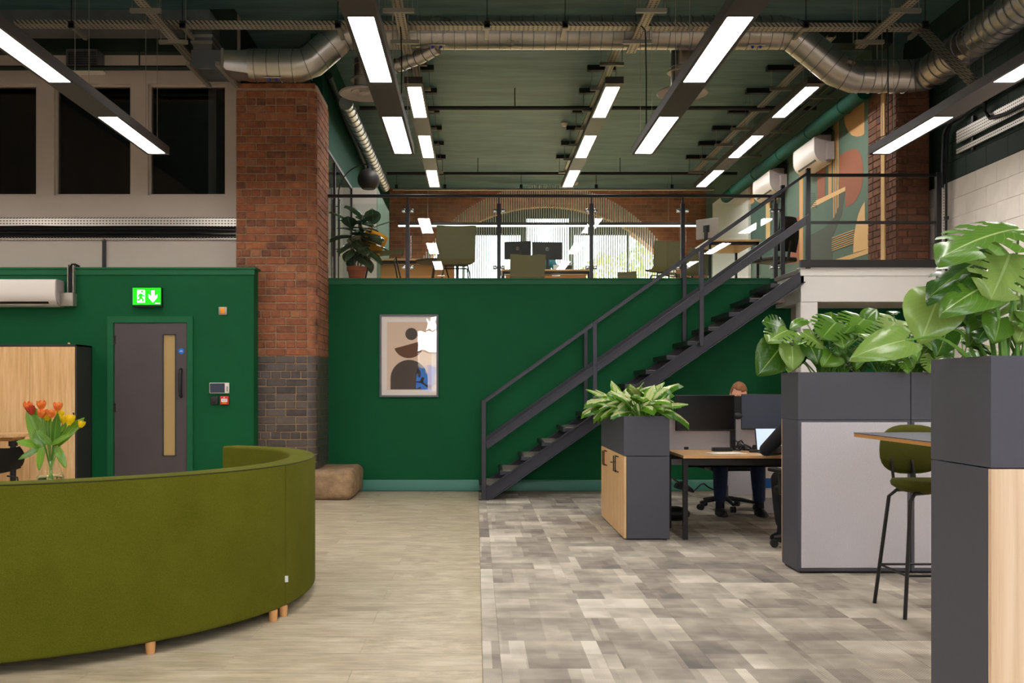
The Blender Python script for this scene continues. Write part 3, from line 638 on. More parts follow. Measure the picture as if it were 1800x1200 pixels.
def pitch_rail(y, label):
    r = thing('stair_railing', label, 'railing', (RX[0], y, 0))
    zb = [0.0, sz(1.38)+0.02, sz(2.62)+0.02, Z_UP]
    ztop = [P(0, 706, YN).z+0.0, 0, 0, 0]; slope = (3.745-1.145+0.05)/(RX[3]-RX[0])
    zt = lambda x: 1.135+(x-RX[0])*0.708
    for i, x in enumerate(RX):
        bm = NB(); bevbox(bm, x-0.025, x+0.025, y-0.025, y+0.025, zb[i], zt(x)+(0.02 if i < 3 else 0.05), 0.003, 1); part('post', bm, 'stair_metal' if i < 3 else 'black_metal', r, True)
    bm = NB(); bar(bm, (RX[0], y, zt(RX[0])), (RX[3], y, zt(RX[3])), 0.045, 0.03); part('handrail', bm, 'stair_metal', r, True)
    bm = NB(); zm = lambda x: 0.63+(x-RX[0])*0.70
    bar(bm, (RX[0]+0.02, y-0.01, zm(RX[0])), (RX[3], y-0.01, zm(RX[3])), 0.02, 0.085); bar(bm, (RX[0]+0.02, y-0.02, zm(RX[0])+0.045), (RX[3], y-0.02, zm(RX[3])+0.045), 0.05, 0.012); part('mid_rail', bm, 'stair_metal', r, True)
    bm = NB(); box(bm, RX[0]-0.06, RX[0]+0.06, y-0.05, y+0.05, 0.0, 0.01); part('foot_plate', bm, 'stair_metal', r, True)
pitch_rail(YN-0.035, 'dark steel handrail and posts on the near side of the staircase')
pitch_rail(YS+0.005, 'dark steel handrail on the wall side of the staircase')
# landing
xl0, xl1 = (1405-CX)/F*YN, (1645-CX)/F*YN
ld = thing('stair_landing', 'white boxed landing at the top of the stairs', 'landing', ((xl0+xl1)/2, 11.85, 0))
zf0 = P(0, 530, YN).z; zf1 = P(0, 471, YN).z
bm = NB(); box(bm, xl0+0.02, xl1, YN, YN+0.05, zf0, zf1-0.09); box(bm, xl0+0.01, xl1, YN-0.015, YN+0.05, zf1-0.09, zf1-0.012); box(bm, xl0-0.01, xl1, YN-0.03, YN+0.05, zf1-0.012, zf1+0.003)
box(bm, xl0+0.02, xl0+0.06, YN+0.05, Y_BW-0.036, zf0, zf1)
part('fascia', bm, 'bright_white', ld, True)
bm = NB(); box(bm, xl0, xl1, YN+0.05, Y_BW-0.036, zf1-0.06, Z_UP); part('deck', bm, 'stair_tread', ld, True)
bm = NB(); box(bm, xl0+0.06, xl1, YN+0.05, Y_BW-0.036, zf0+0.0, zf0+0.02); part('soffit', bm, 'white_paint', ld, True)
bm = NB(); bevbox(bm, (1408-CX)/F*YN, (1438-CX)/F*YN, YN+0.01, YN+0.19, 0, zf0, 0.006, 1); part('support_post', bm, 'bright_white', ld, True)
bm = NB(); box(bm, (1395-CX)/F*12.1, (1408-CX)/F*12.1, 12.02, 12.2, 0, P(0, 530, 12.1).z); part('support_post', bm, 'white_paint', ld, True)
bm = NB(); box(bm, 3.62, xl0+0.03, 12.02, 12.362, 2.35, 2.5); part('side_beam', bm, 'white_paint', ld, True)
lr = thing('landing_railing', 'black steel guard rail along the front of the landing', 'railing', ((xl0+xl1)/2, YN, Z_UP))
yr = YN-0.035
zt_ = P(0, 308, yr).z
bm = NB(); bar(bm, (3.87, yr, zt_), (xl1, yr, zt_), 0.04, 0.032); part('handrail', bm, 'black_metal', lr, True)
bm = NB(); zz = P(0, 391, yr).z; bar(bm, (3.87, yr, zz), (xl1, yr, zz), 0.03, 0.03); part('mid_rail', bm, 'black_metal', lr, True)
bm = NB(); box(bm, xl0-0.0, xl1+0.03, yr-0.03, yr+0.03, P(0, 470, yr).z, P(0, 457, yr).z); part('bottom_channel', bm, 'black_metal', lr, True)
bm = NB(); x = (1649-CX)/F*yr; box(bm, x-0.028, x+0.028, yr-0.028, yr+0.028, P(0, 470, yr).z, zt_+0.03); part('post', bm, 'black_metal', lr, True)
# mezzanine glass balustrade
YG = 12.36
gl = thing('glass_balustrade', 'glass balustrade with black posts along the mezzanine edge', 'balustrade', (1.0, YG, Z_UP))
px_ = [716.5, 877, 1039.5, 1200, 1363]; xs_ = [(p-CX)/F*YG for p in px_]
zh = P(0, 344.5, YG).z
bm = NB(); bevbox(bm, (576-CX)/F*YG, 3.86, YG-0.025, YG+0.025, zh-0.018, zh+0.018, 0.004, 1); part('handrail', bm, 'black_metal', gl, True)
for x in xs_:
    bm = NB(); box(bm, x-0.024, x+0.024, YG-0.024, YG+0.024, Z_UP, zh-0.10); box(bm, x-0.010, x+0.010, YG-0.010, YG+0.010, zh-0.10, zh-0.015); p = part('post', bm, 'black_metal', gl, True)
    for z in (P(0, 370.5, YG).z, P(0, 470, YG).z):
        for s_ in (-1, 1):
            bm = NB(); bevbox(bm, x+s_*0.024 if s_ > 0 else x-0.075, x+0.075 if s_ > 0 else x-0.024, YG-0.022, YG+0.022, z-0.024, z+0.024, 0.012, 2); part('glass_clamp', bm, 'chrome', p, True)
edges = [(577-CX)/F*YG]+xs_
for i in range(len(edges)-1):
    a, b = edges[i]+(0.042 if i else 0.004), edges[i+1]-0.042
    bm = NB(); box(bm, a, b, YG-0.005, YG+0.005, Z_UP+0.03, zh-0.10); part('glass_panel', bm, 'pane', gl, True)
# ================================================================== LEFT WALL FITTINGS
def wl_box(a, b, c, d, y0, y1):            # pixel box on the left green wall
    p, q = P(a, d, Y_LW), P(b, c, Y_LW); return (p.x, q.x, y0, y1, p.z, q.z)
yw = Y_LW
bm = NB(); p, q = P(190, 890, yw), P(340, 556, yw)
xo0, xo1, zo = P(190, 0, yw).x, P(340, 0, yw).x, P(0, 556, yw).z; xi0, xi1, zi = P(201, 0, yw).x, P(330, 0, yw).x, P(0, 567, yw).z
box(bm, xo0, xi0, yw-0.03, yw, 0, zo); box(bm, xi1, xo1, yw-0.03, yw, 0, zo); box(bm, xi0, xi1, yw-0.03, yw, zi, zo)
dr = struct('door_1', bm, 'green_trim', label='brown door in a green frame below the exit sign')
gx0, gx1, gz0, gz1 = P(288, 0, yw).x, P(308.5, 0, yw).x, P(0, 800, yw).z, P(0, 589, yw).z
bm = NB(); a, b = xi0+0.006, xi1-0.006; yy = (yw-0.016, yw-0.001)
box(bm, a, gx0, *yy, 0.01, zi-0.006); box(bm, gx1, b, *yy, 0.01, zi-0.006); box(bm, gx0, gx1, *yy, 0.01, gz0); box(bm, gx0, gx1, *yy, gz1, zi-0.006)
leafd = part('door_leaf', bm, 'door_brown', dr)
bm = NB(); t = 0.01
box(bm, gx0-t, gx0, yw-0.022, yw-0.012, gz0-t, gz1+t); box(bm, gx1, gx1+t, yw-0.022, yw-0.012, gz0-t, gz1+t); box(bm, gx0-t, gx1+t, yw-0.022, yw-0.012, gz0-t, gz0); box(bm, gx0-t, gx1+t, yw-0.022, yw-0.012, gz1, gz1+t); part('glazing_bead', bm, 'cabinet_black', leafd)
bm = NB(); box(bm, gx0, gx1, yw-0.004, yw-0.002, gz0, gz1); part('pane', bm, 'pane', leafd)
bm = NB(); box(bm, gx0, gx1, yw-0.0012, yw-0.0004, gz0, gz1); part('lit_lining', bm, 'mural_tan', leafd)
bm = NB(); hx = P(319, 0, yw).x; z0, z1 = P(0, 697, yw).z, P(0, 649, yw).z
tube(bm, [(hx, yw-0.016, z0), (hx, yw-0.05, z0+0.02), (hx, yw-0.06, z0+0.06), (hx, yw-0.06, z1-0.06), (hx, yw-0.05, z1-0.02), (hx, yw-0.016, z1)], 0.02, 8); part('pull_handle', bm, 'black_plastic', leafd)
for pz in (597, 716):
    bm = NB(); box(bm, xi0-0.002, xi0+0.02, yw-0.034, yw-0.014, P(0, pz+8, yw).z, P(0, pz-8, yw).z); part('hinge', bm, 'black_metal', leafd)
bm = NB(); lathe(bm, [(0.034, 0), (0.034, 0.003)], P(319.5, 617, yw)+Vector((0, -0.017, 0)), 24, Matrix.Rotation(PI/2, 3, 'X')); sg = part('fire_sign', bm, 'sign_blue', leafd)
bm = NB(); c_ = P(319.5, 617, yw); 
for dz, wd in ((0.006, 0.030), (-0.005, 0.036)): box(bm, c_.x-wd/2, c_.x+wd/2, yw-0.0215, yw-0.02, c_.z+dz-0.002, c_.z+dz+0.002)
part('printed_line', bm, 'paper', sg)
# exit sign
e0, e1 = P(237.5, 537, yw), P(286.5, 507, yw)
ex = thing('exit_sign', 'glowing green running man exit sign above the door', 'sign', ((e0.x+e1.x)/2, yw, e0.z))
bm = NB(); bevbox(bm, e0.x-0.006, e1.x+0.006, yw-0.075, yw, e0.z-0.02, e1.z+0.008, 0.006, 1); part('case', bm, 'black_plastic', ex, True)
bm = NB(); box(bm, e0.x, e1.x, yw-0.08, yw-0.074, e0.z+0.004, e1.z); part('green_face', bm, 'exit_green', ex, True)
def sgp(u, v): return Vector((e0.x+(e1.x-e0.x)*u, yw-0.0815, e0.z+(e1.z-e0.z)*v))
bm = NB(); prism(bm, [sgp(*q) for q in ((0.16, 0.14), (0.44, 0.14), (0.44, 0.88), (0.16, 0.88))], (0, 0.001, 0)); part('doorway_symbol', bm, 'exit_white', ex, True)
bm = NB(); off = Vector((0, -0.002, 0))
def stroke(pts, wd):
    for a, b in zip(pts, pts[1:]):
        a, b = sgp(*a)+off, sgp(*b)+off; d = (b-a).normalized(); nrm = Vector((d.z, 0, -d.x))*wd
        prism(bm, [a-nrm, b-nrm, b+nrm, a+nrm], (0, 0.001, 0))
stroke([(0.31, 0.66), (0.28, 0.42)], 0.016); stroke([(0.28, 0.44), (0.36, 0.36), (0.37, 0.2)], 0.010); stroke([(0.28, 0.44), (0.24, 0.3), (0.17, 0.28)], 0.010); stroke([(0.30, 0.64), (0.22, 0.58), (0.2, 0.46)], 0.007); stroke([(0.31, 0.64), (0.37, 0.54), (0.43, 0.56)], 0.007)
c_ = sgp(0.335, 0.78)+off; prism(bm, [c_+Vector((0.012*math.cos(t), 0, 0.012*math.sin(t))) for t in (2*PI*k/12 for k in range(12))], (0, 0.001, 0))
part('running_figure', bm, 'exit_green', ex, True)
bm = NB(); prism(bm, [sgp(*q) for q in ((0.66, 0.84), (0.78, 0.84), (0.78, 0.5), (0.875, 0.64), (0.875, 0.44), (0.72, 0.14), (0.565, 0.44), (0.565, 0.64), (0.66, 0.5))], (0, 0.001, 0)); part('arrow_symbol', bm, 'exit_white', ex, True)
bm = NB(); prism(bm, [sgp(*q) for q in ((0.8, 0.08), (0.97, 0.08), (0.97, 0.13), (0.8, 0.13))], (0, 0.001, 0)); part('printed_line', bm, 'exit_white', ex, True)
# amber button, intercom, key switch, alarm
bb = thing('amber_beacon', 'small square amber light with steel surround right of the exit sign', 'wall light', P(392, 553, yw))
bm = NB(); bevbox(bm, *wl_box(385, 399.5, 539.5, 553.5, yw-0.02, yw), r=0.003); part('surround', bm, 'zinc', bb, True)
bm = NB(); bevbox(bm, *wl_box(388.5, 396, 541, 551.5, yw-0.032, yw-0.018), r=0.003); part('lens', bm, 'amber', bb, True)
ic = thing('intercom_panel', 'white intercom with a black screen beside the door', 'intercom', P(386, 691, yw))
bm = NB(); bevbox(bm, *wl_box(369, 403.5, 672.5, 691, yw-0.025, yw), r=0.004); part('case', bm, 'white_plastic', ic, True)
bm = NB(); box(bm, *wl_box(370, 396, 673.5, 690, yw-0.028, yw-0.024)); part('screen', bm, 'screen_grey', ic, True)
bm = NB(); box(bm, *wl_box(399, 402, 679, 688, yw-0.027, yw-0.024)); part('button', bm, 'ac_grey', ic, True)
ks = thing('door_release_switch', 'small square black switch under the intercom', 'switch', P(377, 710, yw))
bm = NB(); bevbox(bm, *wl_box(371, 384, 696.5, 710, yw-0.03, yw), r=0.003); part('case', bm, 'black_plastic', ks, True)
bm = NB(); lathe(bm, [(0.014, 0), (0.012, 0.004)], P(377.5, 703, yw)+Vector((0, -0.03, 0)), 16, Matrix.Rotation(PI/2, 3, 'X')); part('button', bm, 'cabinet_black', ks, True)
al = thing('fire_alarm_call_point', 'red fire alarm call point below the intercom', 'alarm', P(395, 710, yw))
bm = NB(); bevbox(bm, *wl_box(388.5, 403, 696, 710.5, yw-0.04, yw), r=0.004); part('case', bm, 'alarm_red', al, True)
bm = NB(); box(bm, *wl_box(390.5, 401, 700.5, 706, yw-0.043, yw-0.038)); part('press_plate', bm, 'paper', al, True)
bm = NB()
for k in range(3): c_ = P(393+2.6*k, 703, yw); box(bm, c_.x-0.004, c_.x+0.004, yw-0.0445, yw-0.042, c_.z-0.004, c_.z+0.004)
part('dot', bm, 'print_dark', al, True)
bm = NB(); box(bm, *wl_box(392, 399.5, 707, 709, yw-0.042, yw-0.038)); part('label_strip', bm, 'amber', al, True)
bm = NB(); c_ = P(395.5, 698.3, yw); box(bm, c_.x-0.005, c_.x+0.005, yw-0.042, yw-0.038, c_.z-0.006, c_.z+0.006); part('flame_mark', bm, 'paper', al, True)
# air conditioner on the green wall
def ac_unit(name, label, loc, rz, L, D, H):
    t = thing(name, label, 'air conditioner', loc, rz, )
    bm = NB(); prof = [(0, 0)]+[(-D*0.35-D*0.65*math.sin(t_), H*0.5-H*0.5*math.cos(t_)) for t_ in (PI/2*k/8 for k in range(9))]+[(-D, H*0.88), (-D*0.97, H*0.96), (-D*0.9, H), (0, H)]
    prism(bm, [(-L/2+0.012, y, z) for y, z in prof], (L-0.024, 0, 0)); part('body', bm, 'white_plastic', t)
    for s_ in (-1, 1):
        bm = NB(); prism(bm, [(s_*L/2-(0.012 if s_ > 0 else 0), y, z) for y, z in prof], (0.012, 0, 0)); part('end_cap', bm, 'ac_grey', t)
    bm = NB(); m_ = Vector((0, -D*0.35-D*0.65*math.sin(0.75), H*0.5-H*0.5*math.cos(0.75))); bar(bm, m_-Vector((L*0.4, 0, 0)), m_+Vector((L*0.4, 0, 0)), 0.03, 0.006, Vector((0, -math.sin(0.75)/D, -math.cos(0.75)/H)).normalized()); part('outlet_vane', bm, 'black_plastic', t)
    return t
p, q = P(-42, 540, yw), P(113, 494, yw); LL = 1.05
ac_unit('air_conditioner', 'white wall air conditioner on the green partition above the oak cabinet', (q.x-LL/2, yw, p.z), 0, LL, 0.22, q.z-p.z)
cb_ = thing('cable_trunking', 'short vertical metal trunking with black hoses by the left air conditioner', 'trunking', P(126, 540, yw))
bm = NB(); bevbox(bm, *wl_box(113, 135.5, 516, 539, yw-0.12, yw), r=0.003); part('junction_box', bm, 'zinc', cb_, True)
bm = NB(); box(bm, *wl_box(122.5, 124, 466, 515, yw-0.07, yw)); box(bm, *wl_box(132, 133.5, 467, 515, yw-0.07, yw)); box(bm, *wl_box(122.5, 133.5, 466, 515, yw-0.012, yw)); part('channel', bm, 'zinc', cb_, True)
bm = NB()
for dx in (125.5, 128, 130.5): tube(bm, [P(dx, 515, yw)+Vector((0, -0.05, 0)), P(dx, 472, yw)+Vector((0, -0.06, 0)), P(dx+1, 464, yw)+Vector((0, 0.0, 0)), P(dx+3, 466, yw)+Vector((0, 0.1, 0))], 0.009, 6)
part('hose', bm, 'black_cable', cb_, True)
# wall tray with black cables on white wall
wt = thing('cable_tray', 'perforated wall tray loaded with black cables under the dark windows', 'cable tray', (-4.5, Y_WW, P(0, 420, Y_WW).z))
yc = Y_WW; ty0, ty1 = P(0, 422, yc).z, P(0, 383, yc).z
bm = NB(); box(bm, X_L, xw1, yc-0.012, yc-0.004, ty0, ty1); box(bm, X_L, xw1, yc-0.035, yc-0.004, ty1-0.004, ty1); box(bm, X_L, xw1, yc-0.035, yc-0.004, ty0, ty0+0.004); part('tray', bm, 'perforated_wall', wt, True)
bm = NB()
for k in range(9):
    z0 = P(0, 399+2.2*k, yc).z; pts = []
    for i in range(24):
        x = X_L+(xw1-0.01-X_L)*i/23; u = i/23; z = z0+0.008*noise.noise(Vector((x*1.6, k*3.1, 0)))+ (0.04*(u-0.8)*(k % 3-1) if u > 0.8 else 0)
        pts.append((x, yc-0.03-0.014*(k % 3), z))
    tube(bm, pts, 0.011, 6)
part('cable_bundle', bm, 'black_cable', wt, True)
bm = NB(); a = P(184, 0, yc).x; box(bm, a-0.02, a+0.02, yc-0.03, yc-0.004, 2.5, ty0+0.01); part('drop_cable', bm, 'black_cable', wt, True)
# ================================================================== CEILING SERVICES
def linear_light(label, x, z, y0, y1, panels, group, wires):
    t = thing('linear_pendant_light', label, 'light', (x, (y0+y1)/2, z), 0, group)
    bm = NB(); W, H, wp = 0.115, 0.085, 0.0875
    box(bm, x-W, x-wp, y0, y1, z, z+H); box(bm, x+wp, x+W, y0, y1, z, z+H); box(bm, x-wp, x+wp, y0, y1, z+0.03, z+H)
    ends = [y0]+[v for p in panels for v in p]+[y1]
    for i in range(0, len(ends), 2):
        if ends[i+1]-ends[i] > 0.005: box(bm, x-wp, x+wp, ends[i], ends[i+1], z, z+0.03)
    part('housing', bm, 'housing', t, True)
    for a, b in panels:
        bm = NB(); box(bm, x-wp, x+wp, a, b, z+0.004, z+0.02); part('light_panel', bm, 'light_panel', t, True)
    for yy in wires:
        for s_ in (-1, 1):
            bm = NB(); tube(bm, [(x+s_*0.06, yy, z+H), (x+s_*0.06, yy, Z_CEIL)], 0.003, 5); part('suspension_wire', bm, 'zinc', t, True)
    return t
Z1, Z2 = CH+2.49, CH+3.83
near = sorted((6.56-2.42*k, 7.96-2.42*k) for k in range(-1, 4))
GN = 'hanging light runs over the ground floor'; GF = 'light runs over the mezzanine'
for x, lb in ((-5.93, 'unseen pendant light run added at far left to brighten the cabinet'), (-3.39, 'long dark pendant light run in front of the dark windows'), (-0.775, 'long dark pendant light run just right of the brick pillar'), (1.775, 'long dark pendant light run crossing in front of the right diffuser'), (4.30, 'long dark pendant light run in front of the right brick pier')):  # first run is added out of view to brighten the oak cabinet
    linear_light(lb, x, Z1, -3.2, 10.43, near, GN, (0.5, 3.3, 5.8, 8.4, 10.2))
far = [(12.44, 13.84), (14.84, 16.24), (17.2, 18.6)]
for x, lb in ((-0.79, 'mezzanine light run nearest the brick pillar'), (1.74, 'mezzanine light run in the middle of the green ceiling'), (4.28, 'mezzanine light run beside the green drain pipe')):
    linear_light(lb, x, Z2, 12.28, 18.72, far, GF, (12.6, 15.3, 18.4))
# ---- galvanised round duct
def duct(name, label, pts, r, mat='steel', ring=0.125, seams=True, cat='duct'):
    t = thing(name, label, cat, pts[0]); bm = NB(); tube(bm, pts, r, 28); part('pipe', bm, mat, t, True, ang=50)
    if seams:
        bm = NB()
        for a, b in zip(pts, pts[1:]):
            a, b = Vector(a), Vector(b); L = (b-a).length; n = max(1, int(L/ring)); d = (b-a)/L
            for i in range(n+(0 if L > 0.3 else 0)):
                c = a+d*(L*(i+0.5)/n); tube(bm, [c-d*0.004, c-d*0.002, c+d*0.002, c+d*0.004], [r-0.001, r+0.009, r+0.009, r-0.001], 28, False)
        part('seam_rings', bm, 'duct_grey' if mat == 'steel' else mat, t, True, kind='stuff')
    return t
YD = 11.0
def D(px, py, y=YD): return tuple(P(px, py, y))
RD = 0.18
dpts = [D(440, 115), D(528, 115), D(548, 108), D(592, 70), D(612, 58), D(1380, 58), D(1400, 66), D(1472, 124), D(1498, 134), D(1600, 134)]
e = Vector(dpts[-1]); XD = e.x+0.16
dpts += [(e.x+0.10, YD-0.05, e.z), (XD, YD-0.18, e.z), (XD+0.02, YD-0.5, e.z+0.02), (XD+0.02, 6.0, e.z+0.1)]
du = duct('ventilation_duct', 'shiny spiral ventilation duct crossing the top of the hall', dpts, RD)
for (px, py) in ((482, 143), (768, 86), (1327, 86)):
    bm = NB(); c = P(px, py, YD); obox(bm, c+Vector((0, -0.04, 0.015)), (0.2, 0.12, 0.012), None, 0.005); h = part('access_hatch', bm, 'steel', du, True)
    for s_ in (-1, 1):
        bm = NB(); ball(bm, c+Vector((0.045*s_, -0.06, 0.0)), 0.017, 8, 6); part('wing_knob', bm, 'blue_clip', h, True)
# square duct, upper left
sq = thing('square_duct', 'flat grey rectangular duct at top left feeding the round duct', 'duct', P(200, 43, 10.8))
za, zb_ = P(0, 43, 10.6).z, P(0, 16, 10.6).z
bm = NB(); xr = P(368, 0, 10.6).x; bevbox(bm, -6.4, xr, 10.6, 11.03, za, zb_, 0.004, 1); part('long_run', bm, 'duct_grey', sq, True)
x0, x1 = P(341, 0, 10.8).x, P(374, 0, 10.8).x; z0 = P(0, 92, 10.8).z
bm = NB(); bevbox(bm, x0, x1, 10.762, 11.1, z0-0.05, za+0.03, 0.004, 1); part('drop', bm, 'duct_grey', sq, True)
for pz in (63, 74):
    bm = NB(); z = P(0, pz, 10.75).z; box(bm, x0-0.02, x1+0.015, 10.735, 11.11, z-0.012, z+0.012); part('flange', bm, 'zinc', sq, True)
xq = P(392, 0, 10.8).x; zq0, zq1 = P(0, 124, 10.8).z, P(0, 90, 10.8).z
bm = NB(); bevbox(bm, x0-0.02, xq, 10.75, 11.2, zq0, zq1, 0.004, 1); part('plenum', bm, 'duct_grey', sq, True)
bm = NB(); xc_ = Vector(dpts[0]).x; cz = Vector(dpts[0]).z; n = 28; sqr = []; rnd = []
for k in range(n):
    t = 2*PI*k/n+PI/4; c, s_ = math.cos(t), math.sin(t); m = max(abs(c), abs(s_))
    sqr.append(bm.verts.new((xq, 10.975+0.22*c/m, (zq0+zq1)/2+(zq1-zq0)/2*s_/m))); rnd.append(bm.verts.new((xc_, YD+RD*c, cz+RD*s_)))
for k in range(n): bm.faces.new((sqr[k], sqr[(k+1)%n], rnd[(k+1)%n], rnd[k]))
part('transition', bm, 'steel', sq, True)
bm = NB(); box(bm, xq-0.006, xq+0.018, 10.735, 11.215, zq0-0.015, zq1+0.015); part('flange', bm, 'zinc', sq, True)
for px in (344, 394):
    bm = NB(); bar(bm, (P(px, 0, 10.8).x, 10.5, zq0-0.02), (P(px, 0, 10.8).x+0.02, 11.3, zq0-0.02), 0.041, 0.041); part('hanger_channel', bm, 'zinc', sq, True)
# branch ducts and round diffusers
def diffuser(label, px, py, y, rt, top, grp):
    c = P(px, py, y); t = thing('ceiling_diffuser', label, 'diffuser', c, 0, grp)
    bm = NB(); lathe(bm, [(0.10, 0.09), (0.13, 0.07), (0.29, 0.035), (0.30, 0.02), (0.285, 0.008), (0.2, 0.03), (0.16, 0.05), (0.15, 0.035), (0.10, 0.045), (0.06, 0.05), (0.055, 0.03), (0.03, 0.02), (0, 0.02)], (0, 0, 0), 32); part('dish', bm, 'ac_grey', t)
    bm = NB(); lathe(bm, [(rt, 0.06), (rt, top)], (0, 0, 0), 24); part('neck', bm, 'steel', t)
    for z in (0.1, top*0.52, top*0.85): bm = NB(); lathe(bm, [(rt, z-0.01), (rt+0.012, z-0.005), (rt+0.012, z+0.005), (rt, z+0.01)], (0, 0, 0), 24); part('collar', bm, 'steel', t)
    bm = NB(); lathe(bm, [(rt+0.002, top*0.42), (rt+0.045, top*0.42), (rt+0.045, top*0.45), (rt+0.002, top*0.45)], (0, 0, 0), 24); part('rim', bm, 'zinc', t)
    return t
diffuser('round ceiling diffuser hanging right of centre behind a light run', 1200, 167, 11.4, 0.135, 0.62, 'round diffusers')
diffuser('round ceiling diffuser beside the top of the brick pillar', 641, 168, 11.4, 0.12, 0.42, 'round diffusers')
bm_ = [D(768, 84), D(740, 100, 11.1), D(692, 118, 11.3), D(650, 112, 11.4), tuple(P(641, 124, 11.4))]
duct('branch_duct', 'thin steel branch duct sloping from main duct to the left diffuser', bm_, 0.075, ring=0.09)
duct('side_duct', 'narrow spiral duct receding along the green mezzanine side wall', [(-1.70, 12.75, 5.02), (-1.70, 14.5, 5.03), (-1.70, 18.2, 5.05)], 0.09, ring=0.22)
duct('drain_pipe', 'large green painted pipe receding above the mural', [PX(1520, 160, 4.9), PX(1400, 251, 4.9), PX(1276, 347, 4.9)], 0.105, 'upper_green', ring=1.3, cat='pipe')
duct('wall_pipe', 'dark green pipe running back beside the narrow spiral duct', [PX(578, 133, -1.88), PX(600, 190, -1.88), PX(648, 303, -1.88)], 0.045, 'deep_green', seams=False, cat='pipe')
for lb, py, y in (('black pipe across the mezzanine ceiling nearer the hall', 190, 14.66), ('black pipe across the far mezzanine ceiling', 305, 19.1)):
    z = P(0, py, y).z; t = thing('ceiling_pipe', lb, 'pipe', (1.5, y, z)); xa2 = -1.75; bm = NB(); tube(bm, [(xa2, y, z), (5.1, y, z)], 0.03, 10); part('pipe', bm, 'black_metal', t, True)
    for px in ((905, 1204) if y < 15 else (840, 1090)):
        bm = NB(); x = (px-CX)/F*y; tube(bm, [(x, y, z), (x, y, Z_CEIL)], 0.008, 6); part('hanger_rod', bm, 'black_metal', t, True)
z = P(0, 119.5, 11.35).z; t = thing('ceiling_pipe', 'black pipe across the top of the white wall', 'pipe', (-4.5, 11.35, z))
bm = NB(); tube(bm, [(-6.4, 11.35, z), (P(342, 0, 11.35).x, 11.35, z)], 0.028, 10); part('pipe', bm, 'deep_green', t, True)
bm = NB(); x = P(245, 0, 11.35).x; tube(bm, [(x, 11.35, z), (x, 11.35, Z_CEIL)], 0.008, 6); part('hanger_rod', bm, 'black_metal', t, True)
z = P(0, 333, 20.6).z; t = thing('conduit_rail', 'thin pale conduit across the far end of the ceiling', 'conduit', (1.5, 20.6, z))
bm = NB(); tube(bm, [P(690, 333, 20.6), P(1255, 333, 20.6)], 0.025, 8); part('pipe', bm, 'zinc', t, True)
for px in (697, 782, 916, 1048, 1181):
    bm = NB(); c = P(px, 333, 20.6); box(bm, c.x-0.03, c.x+0.03, 20.57, 20.63, c.z+0.02, c.z+0.10); tube(bm, [(c.x, 20.6, c.z+0.09), (c.x, 20.6, Z_CEIL)], 0.006, 6); part('clip', bm, 'black_metal', t, True)
# ---- trays
def tray_bits(bm, p, q, wd, lip=0.03):
    p, q = Vector(p), Vector(q); d = (q-p).normalized(); s_ = d.cross(Vector((0, 0, 1))).normalized()*(wd/2)
    bar(bm, p, q, wd, 0.003); bar(bm, p+s_+Vector((0, 0, lip/2)), q+s_+Vector((0, 0, lip/2)), 0.003, lip); bar(bm, p-s_+Vector((0, 0, lip/2)), q-s_+Vector((0, 0, lip/2)), 0.003, lip)
def tray(label, p, q, wd, brackets, grp, black=False):
    t = thing('cable_tray', label, 'cable tray', (Vector(p)+Vector(q))/2, 0, grp)
    bm = NB(); tray_bits(bm, p, q, wd); part('tray', bm, 'perforated', t, True)
    d = (Vector(q)-Vector(p)); L = d.length
    for yy in brackets:
        f = (yy-p[1])/(q[1]-p[1]); c = Vector(p)+d*f; bw = 0.31
        bm = NB(); box(bm, c.x-bw/2, c.x+bw/2, c.y-0.02, c.y+0.02, c.z-0.044, c.z-0.003); b = part('bracket', bm, 'zinc', t, True)
        for s_ in (-1, 1): bm = NB(); tube(bm, [(c.x+s_*(bw/2-0.02), c.y, c.z-0.04), (c.x+s_*(bw/2-0.02), c.y, Z_CEIL)], 0.005, 6); part('hanger_rod', bm, 'zinc', b, True)
        if black:
            bm = NB(); box(bm, c.x-0.2, c.x+0.2, c.y-0.05, c.y+0.05, Z_CEIL-0.07, Z_CEIL); part('ceiling_block', bm, 'black_metal', b, True)
    return t
zt1, zt2 = CH+3.77, CH+4.2
for x, lb, ye in ((-3.28, 'perforated tray receding above the dark windows', 11.5), (-0.772, 'perforated tray receding above the central left light run', 11.03), (1.74, 'perforated tray receding above the central right light run', 11.0), (4.26, 'perforated tray receding at top right toward the duct', 10.85)):
    tray(lb, (x, 6.0, zt1), (x, ye, zt1), 0.1, (7.6, 9.7, 10.58), 'trays over the ground floor')
for x, lb in ((-0.79, 'mezzanine cable tray above the left light run'), (1.75, 'mezzanine cable tray above the middle light run'), (4.26, 'mezzanine cable tray above the right light run')):
    xo = x+(0.0 if x < 0 else 0.0)
    tray(lb, (xo, 11.7, zt2), (xo, 19.2, zt2), 0.1, [12.6+1.05*k for k in range(7)], 'trays over the mezzanine', True)
th = thing('cable_tray', 'long perforated tray crossing the whole picture in front of the duct', 'cable tray', P(800, 48, 10.45))
ytr = 10.45; a, b = P(30, 46, ytr), P(1625, 52, ytr)
bm = NB(); bar(bm, a, b, 0.14, 0.003); 
for s_ in (-1, 1): bar(bm, a+Vector((0, s_*0.07, 0.02)), b+Vector((0, s_*0.07, 0.02)), 0.003, 0.045)
part('tray', bm, 'perforated', th, True)
c = P(1722, 156, 9.6); bm = NB(); bar(bm, b+Vector((-0.03, 0, 0)), c, 0.17, 0.004, Vector((0, -0.71, 0.7))); part('sloping_tray', bm, 'perforated', th, True)
